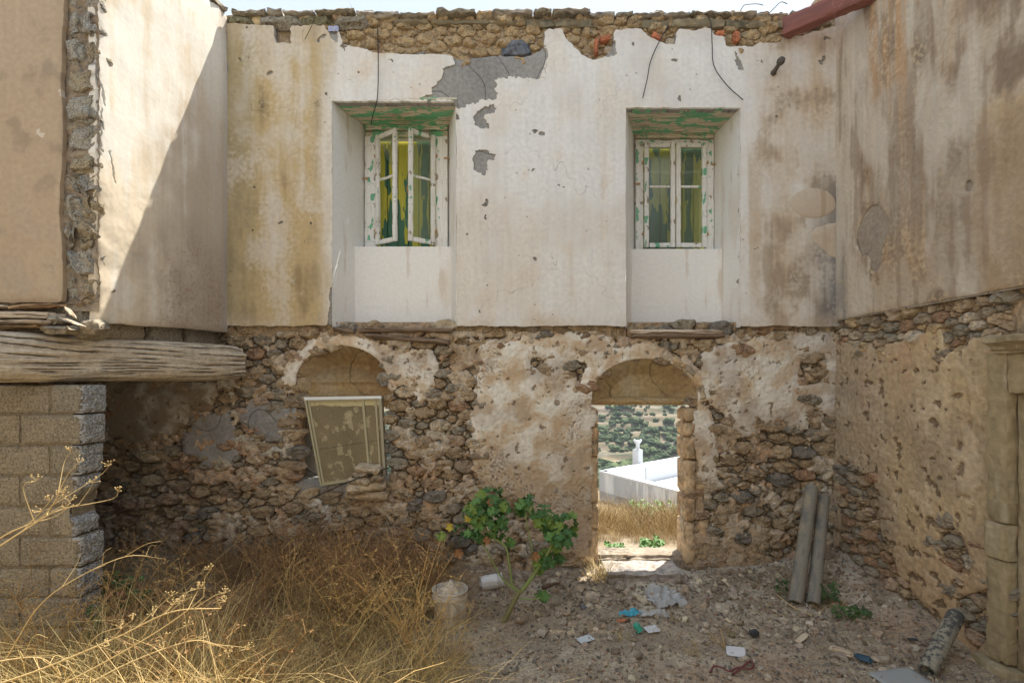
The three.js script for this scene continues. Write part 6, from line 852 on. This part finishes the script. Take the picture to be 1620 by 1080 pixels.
// ------------------------------------------------------------------ plants
// geranium: forked stems with lobed leaves
function leafGeo(seed, cup) {
  const n = 22, pos = [0, 0, 0], uv = [0.5, 0.5], idx = [], r = rng(seed);
  for (const k of [0.5, 1]) for (let i = 0; i < n; i++) { const a = i / n * 6.2832, notch = Math.pow(Math.abs(Math.cos((a) * 0.5)), 0.35), q = (0.84 + 0.11 * Math.cos(5 * a + 0.3) + 0.05 * Math.cos(15 * a)) * k * (a > 2.9 && a < 3.4 ? 0.45 : 1), ruf = 0.20 * Math.sin(5 * a + seed) * k * k + 0.07 * Math.sin(11 * a + seed * 2) * k; pos.push(Math.cos(a) * q, cup * q * q + ruf, Math.sin(a) * q); uv.push(0.5 + Math.cos(a) * q / 2, 0.5 + Math.sin(a) * q / 2); }
  for (let i = 0; i < n; i++) { const a = 1 + i, b = 1 + (i + 1) % n; idx.push(0, b, a, a, b, b + n, a, b + n, a + n); }
  const g = new THREE.BufferGeometry(); g.setAttribute('position', new THREE.Float32BufferAttribute(pos, 3)); g.setAttribute('uv', new THREE.Float32BufferAttribute(uv, 2)); g.setIndex(idx); g.computeVertexNormals(); return g;
}
const leafM = (c, c2) => { const t = makeTex(128, 128, 0, 0, 1, 1, (x, y, o) => { const dx = x - 0.5, dy = y - 0.5, a = Math.atan2(dy, dx), d = Math.hypot(dx, dy), v = Math.abs(Math.sin(2.5 * a + 0.9)); setc(o, c); mix(o, c2, ss(0.25, 0.5, d + 0.2 * fbm(x * 5, y * 5, 3))); if (v < 0.12 && d > 0.03) { mulc(o, 1.35); o.h = 0.2; } mulc(o, 1 + 0.4 * fbm(x * 12, y * 12, 3)); }); const m = new THREE.MeshPhysicalMaterial({ map: t.map, bumpMap: t.bump, bumpScale: 0.002, roughness: 0.6, transmission: 0.25, thickness: 0, side: THREE.DoubleSide }); return m; };
const LEAF = [leafM([0.06, 0.165, 0.035], [0.045, 0.13, 0.03]), leafM([0.12, 0.25, 0.055], [0.085, 0.20, 0.045]), leafM([0.17, 0.27, 0.04], [0.22, 0.30, 0.05])], LEAFY = leafM([0.50, 0.40, 0.04], [0.55, 0.36, 0.05]), LEAFO = leafM([0.36, 0.17, 0.06], [0.30, 0.13, 0.05]);
{
  const g = thing('geranium', 'leggy green geranium bush with a few yellow leaves growing from the rubble', 'plant'), d = 3.85, r = rng(808), V = (px, py, dd = d) => P(px, py, dd), stemM = plain([0.22, 0.20, 0.085], 0.8), stemG = plain([0.22, 0.28, 0.09], 0.7);
  const S = (pts, r1, r2, m) => part('stem', tube(pts, r1, pts.length * 6, 8, r2), m, g);
  S([V(795, 986), V(806, 966), V(818, 942), V(826, 932)], 0.021, 0.017, stemM); S([V(824, 936), V(838, 918), V(852, 898), V(866, 876, 3.8), V(880, 850, 3.75)], 0.017, 0.008, stemG); S([V(822, 936), V(811, 926), V(806, 895), V(800, 865), V(780, 850), V(758, 825)], 0.010, 0.006, stemG); S([V(812, 930), V(795, 915), V(780, 890), V(765, 862), V(748, 848)], 0.008, 0.004, stemG); S([V(846, 905), V(842, 870), V(834, 830), V(830, 800)], 0.006, 0.003, stemG); S([V(822, 946, 3.8), V(840, 948, 3.75), V(856, 945, 3.72)], 0.006, 0.003, stemG); S([V(868, 872, 3.8), V(890, 855), V(905, 835)], 0.006, 0.003, stemG); S([V(775, 846), V(776, 820), V(778, 795)], 0.005, 0.003, stemG);
  const cl_ = [[778, 790, 24, 26], [760, 812, 24, 22], [785, 812, 26, 26], [742, 836, 22, 16], [770, 840, 24, 18], [790, 835, 18, 10], [832, 793, 12, 9], [822, 808, 10, 6], [860, 815, 20, 18], [868, 832, 18, 16], [900, 826, 17, 14], [884, 852, 20, 20], [870, 880, 20, 18], [895, 845, 14, 8], [855, 895, 10, 4], [858, 944, 10, 6], [802, 858, 8, 4], [752, 800, 14, 8]];
  const geos = [...Array(5).keys()].map((k) => leafGeo(k + 1, [0.25, -0.2, 0.4, -0.35, 0.1][k])); const petM = plain([0.20, 0.26, 0.07], 0.8);
  for (const [px, py, rad, n] of cl_) { const c = V(px, py, d + (r() - 0.5) * 0.15); for (let k = 0; k < n; k++) { const a = r() * 6.28, z = r() * 2 - 1, q = Math.sqrt(1 - z * z), R = rad * 0.0047 * (0.55 + 0.5 * r()), s = 0.028 + 0.024 * r(), o = part('leaf', geos[Math.floor(r() * 5)], r() < 0.5 ? LEAF[0] : r() < 0.75 ? LEAF[1] : LEAF[2], g); o.position.set(c.x + Math.cos(a) * q * R, c.y + z * R * 0.85, c.z + Math.sin(a) * q * R); const nrm = new THREE.Vector3(Math.cos(a) * q + (r() - 0.5), z + 0.7 + (r() - 0.5) * 0.6, Math.sin(a) * q + 0.5 + (r() - 0.5)).normalize(); o.quaternion.setFromUnitVectors(new THREE.Vector3(0, 1, 0), nrm); o.rotateY(r() * 6.28); o.scale.setScalar(s); } }
  for (const [px, py, s, m] of [[698, 848, 0.042, 2], [712, 834, 0.034, 3], [741, 820, 0.034, 3], [757, 826, 0.03, 3], [884, 832, 0.04, 2], [880, 866, 0.05, 2], [846, 880, 0.04, 4], [850, 888, 0.045, 2], [770, 855, 0.035, 4], [795, 802, 0.045, 2], [725, 876, 0.04, 4], [776, 795, 0.03, 4]]) { const o = part('leaf', geos[Math.floor(r() * 5)], m === 3 ? LEAFY : m === 4 ? LEAFO : LEAF[2], g, m === 3 ? 'yellow leaf' : m === 4 ? 'withered orange leaf' : undefined); o.position.copy(V(px, py, d - 0.07)); o.quaternion.setFromUnitVectors(new THREE.Vector3(0, 1, 0), new THREE.Vector3(r() - 0.5, 0.35, 1).normalize()); o.rotateY(r() * 6.28); o.scale.setScalar(s); }
}
// tufts of dry grass
function tuft(seed, n, h, spread, w, lean = 0.6, dirBias = 0) {
  const r = rng(seed), pos = [], idx = [];
  for (let k = 0; k < n; k++) {
    const a = r() * 6.28, b = Math.sqrt(r()) * spread, x0 = Math.cos(a) * b, z0 = Math.sin(a) * b, hh = h * (0.4 + 0.7 * r()), la = r() * 6.28, ln = lean * (0.2 + r()) * hh, wd = w * (0.6 + 0.8 * r()), cv = 0.6 + 1.6 * r(), ux = -Math.sin(la + 1.2 * r()), uz = Math.cos(la), N = 4, i0 = pos.length / 3;
    for (let i = 0; i <= N; i++) { const t = i / N, q = Math.pow(t, cv), dx = Math.cos(la) * ln * q + dirBias * hh * t, dz = Math.sin(la) * ln * q, y = hh * (t - 0.25 * lean * q * q), ww = wd * (1 - 0.75 * t), jx = 0.02 * hh * pn(t * 3 + k, seed); for (const s of [-1, 1]) pos.push(x0 + dx + ux * ww * s + jx, y, z0 + dz + uz * ww * s + jx); }
    for (let i = 0; i < N; i++) { const q = i0 + i * 2; idx.push(q, q + 1, q + 3, q, q + 3, q + 2); }
  }
  const g = new THREE.BufferGeometry(); g.setAttribute('position', new THREE.Float32BufferAttribute(pos, 3)); g.setIndex(idx); g.computeVertexNormals(); return g;
}
function scatter(name, label, cat, geos, m, spots, hFn) {
  const M = new THREE.Matrix4(), q = new THREE.Quaternion(), r = rng(label.length * 77 + spots.length), v = new THREE.Vector3(), src = geos.map((g) => ({ p: g.attributes.position.array, i: g.index ? g.index.array : null, n: g.attributes.position.count }));
  let nv = 0, ni = 0; spots.forEach((s, k) => { const g = src[k % src.length]; nv += g.n; ni += g.i ? g.i.length : g.n; });
  const pos = new Float32Array(nv * 3), col = new Float32Array(nv * 3), idx = new Uint32Array(ni); let ov = 0, oi = 0;
  spots.forEach(([x, z, s, y], k) => {
    const g = src[k % src.length]; q.setFromEuler(new THREE.Euler((r() - 0.5) * 0.5, r() * 6.28, (r() - 0.5) * 0.5)); M.compose(v.set(x, y ?? hFn(x, z) - 0.01, z), q, new THREE.Vector3(s, s * (0.8 + 0.4 * r()), s));
    const t = 0.5 + 0.8 * r(), c = [t, t * (0.95 + 0.1 * r()), t * (0.9 + 0.2 * r())];
    for (let j = 0; j < g.n; j++) { v.set(g.p[j * 3], g.p[j * 3 + 1], g.p[j * 3 + 2]).applyMatrix4(M); v.toArray(pos, (ov + j) * 3); for (let d = 0; d < 3; d++) col[(ov + j) * 3 + d] = c[d]; }
    for (let j = 0; j < (g.i ? g.i.length : g.n); j++) idx[oi + j] = ov + (g.i ? g.i[j] : j);
    ov += g.n; oi += g.i ? g.i.length : g.n;
  });
  const g = new THREE.BufferGeometry(); g.setAttribute('position', new THREE.BufferAttribute(pos, 3)); g.setAttribute('color', new THREE.BufferAttribute(col, 3)); g.setIndex(new THREE.BufferAttribute(idx, 1)); g.computeVertexNormals();
  const mm = m.clone(); mm.vertexColors = true; const o = new THREE.Mesh(g, mm); o.name = numbered(name); o.userData = { kind: 'stuff', label, category: cat }; o.castShadow = o.receiveShadow = true; scene.add(o);
}
const strawM = (c) => plain(c, 0.75);
const GOLD = strawM([0.53, 0.36, 0.13]), GOLD2 = strawM([0.62, 0.46, 0.20]), RUSSET = strawM([0.37, 0.22, 0.09]), GREENM = strawM([0.10, 0.19, 0.05]);
{
  const r = rng(606), pick = (n, f) => { const o = []; let g = 0; while (o.length < n && g++ < n * 60) { const x = -3.4 + 3.4 * r(), z = -4.75 + 2.6 * r(), w = f(x, z); if (r() < w) o.push([x, z, 0.75 + 0.5 * r()]); } return o; };
  const px = (x, z) => 810 + x * F / -z;
  const dens = (x, z) => { const p = px(x, z); return (Math.hypot(x + 0.46, z + 3.86) < 0.2 ? 0 : 1) * ss(745, 640, p + 60 * fbm(x * 3, z * 3, 3)) * (1 - 0.6 * ss(230, 280, p) * ss(470, 420, p) * ss(-3.2, -3.6, z)) * (0.25 + 0.75 * ss(-4.6, -3.4, z)) * (p < 160 && z < -3.35 ? 0 : 1) * (0.55 + fbm(x * 1.7, z * 1.7, 3)) * (1 - 0.75 * ss(-3.9, -4.5, z) * ss(480, 420, p)); };
  scatter('dry_grass', 'tangled golden dry grass covering the ground below the block pier', 'grass', [tuft(1, 24, 0.34, 0.10, 0.0019, 1.5), tuft(2, 24, 0.30, 0.13, 0.0018, 2.0), tuft(3, 22, 0.24, 0.14, 0.0020, 2.6), tuft(14, 10, 0.42, 0.12, 0.0022, 2.2)], GOLD, pick(600, dens), groundH);
  scatter('dry_grass', 'pale straw stems standing in the dry grass', 'grass', [tuft(4, 10, 0.42, 0.1, 0.0017, 1.6), tuft(5, 10, 0.36, 0.12, 0.0017, 2.4)], GOLD2, pick(200, dens), groundH);
  scatter('dry_weeds', 'reddish brown withered weeds along the foot of the rubble wall', 'weeds', [tuft(6, 18, 0.42, 0.12, 0.0019, 1.3), tuft(7, 18, 0.34, 0.14, 0.0022, 2.2)], RUSSET, pick(150, (x, z) => { const p = px(x, z); return ss(-3.4, -4.3, z) * ss(730, 660, p) * ss(240, 420, p) * (0.5 + fbm(x * 3, z * 2, 2)); }).map(([a, b, s]) => [a, b, s * 1.2]), groundH);
  scatter('dry_grass', 'sunlit tall dry grass in front of the courtyard', 'grass', [tuft(8, 26, 0.46, 0.1, 0.0015, 0.8), tuft(9, 26, 0.52, 0.12, 0.0013, 1.0)], GOLD2, (() => { const o = []; while (o.length < 150) { const z = -2.25 - 0.85 * r(), x = -2.75 + 2.3 * r(); if (r() > ss(700, 420, px(x, z)) ) continue; o.push([x, z, (0.7 + 0.5 * r()) * ss(760, 300, px(x, z)) + 0.15]); } return o; })(), (x, z) => 0);
  scatter('bent_stems', 'long bent straw stems lying across the dry grass', 'stems', [tuft(41, 5, 0.55, 0.2, 0.0026, 2.6), tuft(42, 4, 0.62, 0.2, 0.0030, 2.0), tuft(43, 6, 0.45, 0.22, 0.0022, 3.4)], strawM([0.62, 0.43, 0.17]), pick(110, (x, z) => dens(x, z) * ss(-4.2, -3.4, z) * ss(600, 520, px(x, z))), groundH);
  { // branching dead bushes with shrivelled leaves
    const bush = (seed) => { const q = rng(seed), gs = []; for (let k = 0; k < 7; k++) { const a = q() * 6.28, L = 0.28 + 0.28 * q(), ln = 0.25 + 0.5 * q(), p0 = new THREE.Vector3(0, 0, 0), p1 = new THREE.Vector3(Math.cos(a) * ln * L * 0.4, L * 0.55, Math.sin(a) * ln * L * 0.4), p2 = new THREE.Vector3(Math.cos(a) * ln * L, L, Math.sin(a) * ln * L); gs.push(tube([p0, p1, p2], 0.0022, 5, 3, 0.001)); const c = new THREE.CatmullRomCurve3([p0, p1, p2]); for (let j = 0; j < 6; j++) { const s = c.getPoint(0.3 + 0.7 * q()), b = q() * 6.28, l = 0.05 + 0.09 * q(), e = s.clone().add(new THREE.Vector3(Math.cos(b) * l, l * (0.2 + 0.6 * q()), Math.sin(b) * l)); gs.push(tube([s, s.clone().lerp(e, 0.5).add(new THREE.Vector3(0, 0.012, 0)), e], 0.0012, 3, 3, 0.0006)); for (let m = 0; m < 3; m++) { const f = new THREE.PlaneGeometry(0.006 + 0.008 * q(), 0.003 + 0.004 * q()); f.rotateX(q() * 6); f.rotateY(q() * 6); const t = s.clone().lerp(e, 0.4 + 0.6 * q()); f.translate(t.x, t.y, t.z); gs.push(f); } } } return mergeGeometries(gs.map((g) => { const w = g.index ? g.toNonIndexed() : g; w.deleteAttribute('uv'); return w; })); };
    const spots = pick(85, (x, z) => { const p = px(x, z); return (Math.hypot(x + 0.46, z + 3.8) < 0.28 ? 0 : 1) * ss(725, 670, p) * ss(-3.5, -4.2, z) * ss(735, 690, p) * ss(380, 470, p) * (0.6 + fbm(x * 3, z * 2, 2)) + 0.12 * ss(-3.2, -4.2, z) * ss(700, 600, p) * ss(200, 300, p) + 0.08 * ss(-2.4, -3, z) * ss(600, 400, p); });
    scatter('dead_bushes', 'rust-brown dead bushes with shrivelled leaves at the foot of the rubble wall', 'weeds', [bush(1), bush(2), bush(3)], strawM([0.36, 0.20, 0.085]), spots, groundH);
    scatter('dead_bushes', 'golden dry bushy weeds among the grass', 'weeds', [bush(4), bush(5)], strawM([0.52, 0.34, 0.13]), pick(50, (x, z) => z > -3.05 ? 0 : dens(x, z)), groundH);
  }
  // sparse bits on the earth, tuft at the door
  scatter('dry_grass', 'short dry tufts dotted over the bare earth', 'grass', [tuft(10, 26, 0.10, 0.05, 0.0016, 1.4)], GOLD, [[1060, 980], [1030, 1000], [1140, 1020], [1240, 975], [1300, 965], [930, 1000], [1100, 1035], [670, 1055], [720, 1040], [780, 1010], [1330, 960], [1350, 975], [1215, 965], [985, 1010], [1160, 1005]].map(([a, b]) => { const v = G(a, b); return [v.x, v.z, 0.7 + 0.6 * r()]; }), groundH);
  scatter('door_tuft', 'tuft of straw-coloured grass at the foot of the door jamb', 'grass', [tuft(11, 60, 0.26, 0.07, 0.0015, 1.0)], GOLD2, [[0.80, -4.62, 1], [0.86, -4.56, 0.9], [0.74, -4.58, 0.8], [0.90, -4.68, 1.0], [0.80, -4.70, 1.2]], groundH);
}
// stalks with dried seed heads that lean into the courtyard, each a plant of its own
function stalk(pts, r0, label, seed, heads = true) {
  const r = rng(seed), t = thing('dry_stalk', label, 'weed', undefined); const m = strawM([0.58, 0.42, 0.19]); const main = pts.map((p) => P(...p));
  part('stem', tube(main, r0, main.length * 8, 6, r0 * 0.5), m, t);
  const c = new THREE.CatmullRomCurve3(main), hd = [];
  for (let k = 0; k < 6; k++) { const u = 0.45 + 0.55 * k / 5, a = c.getPointAt(Math.min(1, u)), tg = c.getTangentAt(Math.min(1, u)), L = 0.09 + 0.12 * r(), b = a.clone().addScaledVector(tg, L * 0.5).add(new THREE.Vector3((r() - 0.5) * L, L * (r() - 0.25), (r() - 0.5) * L)), e = b.clone().addScaledVector(tg, L * 0.4).add(new THREE.Vector3((r() - 0.5) * L * 0.6, L * 0.3 * (r() - 0.4), 0)); part('branch', tube([a, b, e], r0 * 0.45, 12, 5, r0 * 0.25), m, t); hd.push(e); }
  if (heads) for (const h of hd) { const gs = []; for (let k = 0; k < 7; k++) { const v = new THREE.Vector3((r() - 0.5), r() * 0.8, r() - 0.5).normalize().multiplyScalar(0.02 + 0.014 * r()); gs.push(tube([h, h.clone().addScaledVector(v, 0.6), h.clone().add(v)], 0.0008, 4, 4)); const s = new THREE.IcosahedronGeometry(0.0032, 0); s.translate(h.x + v.x, h.y + v.y, h.z + v.z); const s2 = s; s2.deleteAttribute('uv'); const s3 = mergeVertices(s2); gs.push(s3.toNonIndexed ? s2 : s2); } const fl = gs.map((g) => { const q = g.index ? g.toNonIndexed() : g; q.deleteAttribute('uv'); return q; }); part('seed_head', mergeGeometries(fl), m, t); }
}
stalk([[-60, 1100, 2.3], [60, 1060, 2.35], [180, 1010, 2.4], [270, 968, 2.45], [350, 962, 2.5]], 0.005, 'straw stalk with a forked tip reaching farthest across the grass', 11);
stalk([[40, 1110, 2.25], [130, 1066, 2.3], [230, 1010, 2.35], [290, 970, 2.4], [322, 944, 2.42]], 0.0045, 'straw stalk rising steeply beside the longest forked one', 12);
stalk([[90, 1110, 2.2], [200, 1050, 2.3], [300, 1014, 2.35], [345, 1020, 2.4]], 0.004, 'straw stalk drooping at its tip in the foreground grass', 13);
stalk([[-40, 890, 2.2], [20, 850, 2.25], [70, 818, 2.3], [90, 808, 2.3], [124, 798, 2.32]], 0.0045, 'straw stalk with seed heads in front of the concrete blocks', 14);
stalk([[-40, 880, 2.25], [10, 845, 2.3], [60, 822, 2.32], [84, 796, 2.34], [98, 766, 2.36]], 0.004, 'thinner straw stalk curling upward in front of the concrete blocks', 15);
stalk([[-30, 1050, 2.4], [60, 1040, 2.45], [95, 1068, 2.5]], 0.004, 'bent straw stalk low at the corner of the grass', 16, false);
stalk([[10, 1040, 2.7], [60, 960, 2.75], [120, 915, 2.8], [200, 880, 2.9], [262, 884, 3.0]], 0.0035, 'long arching brown stalk crossing the broken pier end', 17, false);
// leafy weeds
function weed(name, label, cx, cy, d, n, spread, hgt, s, ms, seed) { const r = rng(seed), t = thing(name, label, 'weed'), base = P(cx, cy, d); base.y = Math.max(groundH(base.x, base.z), -0.02); if (d > 5.3) base.y = hillH(base.x, base.z); const geos = [leafGeo(seed + 1, 0.3), leafGeo(seed + 2, -0.25)], sm = plain([0.13, 0.16, 0.06], 0.8), gs = []; for (let k = 0; k < n; k++) { const a = r() * 6.28, b = Math.sqrt(r()) * spread, tip = new THREE.Vector3(base.x + Math.cos(a) * b, base.y + hgt * (0.25 + 0.75 * r()), base.z + Math.sin(a) * b * 0.6); if (k % 3 === 0) gs.push(tube([new THREE.Vector3(base.x + Math.cos(a) * b * 0.5, base.y, base.z + Math.sin(a) * b * 0.3), tip.clone().lerp(base, 0.5).setX(tip.x), tip], 0.0022, 6, 4)); const o = part('leaf', geos[k % 2], ms[Math.floor(r() * ms.length)], t); o.position.copy(tip); o.quaternion.setFromUnitVectors(new THREE.Vector3(0, 1, 0), new THREE.Vector3(r() - 0.5, 0.8, r() * 0.9).normalize()); o.rotateY(r() * 6.28); o.scale.setScalar(s * (0.6 + 0.8 * r())); } part('stems', mergeGeometries(gs), sm, t).name = 'stem'; }
const WEEDM = [leafM([0.06, 0.13, 0.03], [0.05, 0.11, 0.03]), leafM([0.09, 0.17, 0.04], [0.08, 0.15, 0.04])], DEADM = [leafM([0.22, 0.10, 0.05], [0.18, 0.08, 0.04])];
weed('nettle', 'green leafy weed growing behind the broken end of the block pier', 195, 935, 3.75, 70, 0.16, 0.42, 0.026, WEEDM, 51);
weed('nettle', 'low green weed at the foot of the block pier end', 150, 985, 3.35, 40, 0.07, 0.35, 0.022, WEEDM, 52);
weed('withered_weed', 'rust-brown withered leaves hanging beside the green weed', 185, 970, 3.5, 26, 0.12, 0.36, 0.03, DEADM, 53);
weed('green_weed', 'small green weed growing between the leaning pipes and side wall', 1312, 942, 4.15, 46, 0.10, 0.16, 0.018, WEEDM, 54);
weed('green_weed', 'dark low weed spreading in front of the rubble corner', 1345, 975, 3.9, 60, 0.16, 0.10, 0.017, WEEDM, 55);
weed('green_weed', 'little green sprout behind the foot of the longer pipe', 1238, 930, 4.3, 20, 0.05, 0.14, 0.015, WEEDM, 56);
const SUNLEAF = [leafM([0.12, 0.26, 0.05], [0.10, 0.22, 0.05]), leafM([0.16, 0.30, 0.08], [0.12, 0.24, 0.06])];
weed('broad_leaf_plant', 'fresh green broad-leaved plant just outside the door sill', 1032, 884, 5.6, 34, 0.15, 0.09, 0.04, SUNLEAF, 57);
weed('broad_leaf_plant', 'small fresh green plant outside the door near the straw tuft', 972, 890, 5.55, 18, 0.10, 0.05, 0.03, SUNLEAF, 58);
weed('green_bush', 'bright green bush on top of the dry grass before the white house', 1035, 795, 7.8, 80, 0.40, 0.34, 0.045, SUNLEAF, 59);
{
  const r = rng(707), o = []; while (o.length < 520) { const z = -5.75 - 2.3 * r(), x = -z * (0.08 + 0.34 * r()); o.push([x, z, (0.55 + 0.5 * r()) * (0.50 + 0.75 * ss(-5.7, -6.9, z)), hillH(x, z) - 0.04]); }
  scatter('outer_grass', 'thick sunlit dry grass on the slope outside the doorway', 'grass', [tuft(21, 40, 0.48, 0.12, 0.0024, 0.7), tuft(22, 40, 0.42, 0.14, 0.0022, 0.9), tuft(23, 36, 0.36, 0.12, 0.0024, 1.2)], strawM([0.33, 0.225, 0.09]), o, hillH);
  const o2 = o.filter((_, i) => i % 4 === 0).map(([x, z, s]) => [x + 0.1, z - 0.1, s]); scatter('outer_grass', 'paler seed stems among the dry grass outside the doorway', 'grass', [tuft(24, 22, 0.5, 0.1, 0.002, 0.7)], strawM([0.42, 0.31, 0.15]), o2, hillH);
}
// dry plants on the wall head
scatter('wall_head_grass', 'sparse dry grass growing on the wall head', 'grass', [tuft(31, 16, 0.13, 0.06, 0.0012, 1.2), tuft(32, 14, 0.10, 0.05, 0.0012, 1.5)], GOLD, [[345, 14], [362, 16], [440, 36], [448, 44], [530, 20], [556, 52], [570, 58], [585, 22], [640, 26], [664, 66], [670, 72], [690, 30], [1165, 70], [1290, 18], [1310, 16], [705, 28], [610, 34], [560, 30]].map(([a, b], i) => [bx(a), b < 24 ? -5.0 : -4.84, 0.8 + 0.4 * (i % 3) / 2, by(b) - 0.05]), () => 0);
renderer.render(scene, camera);
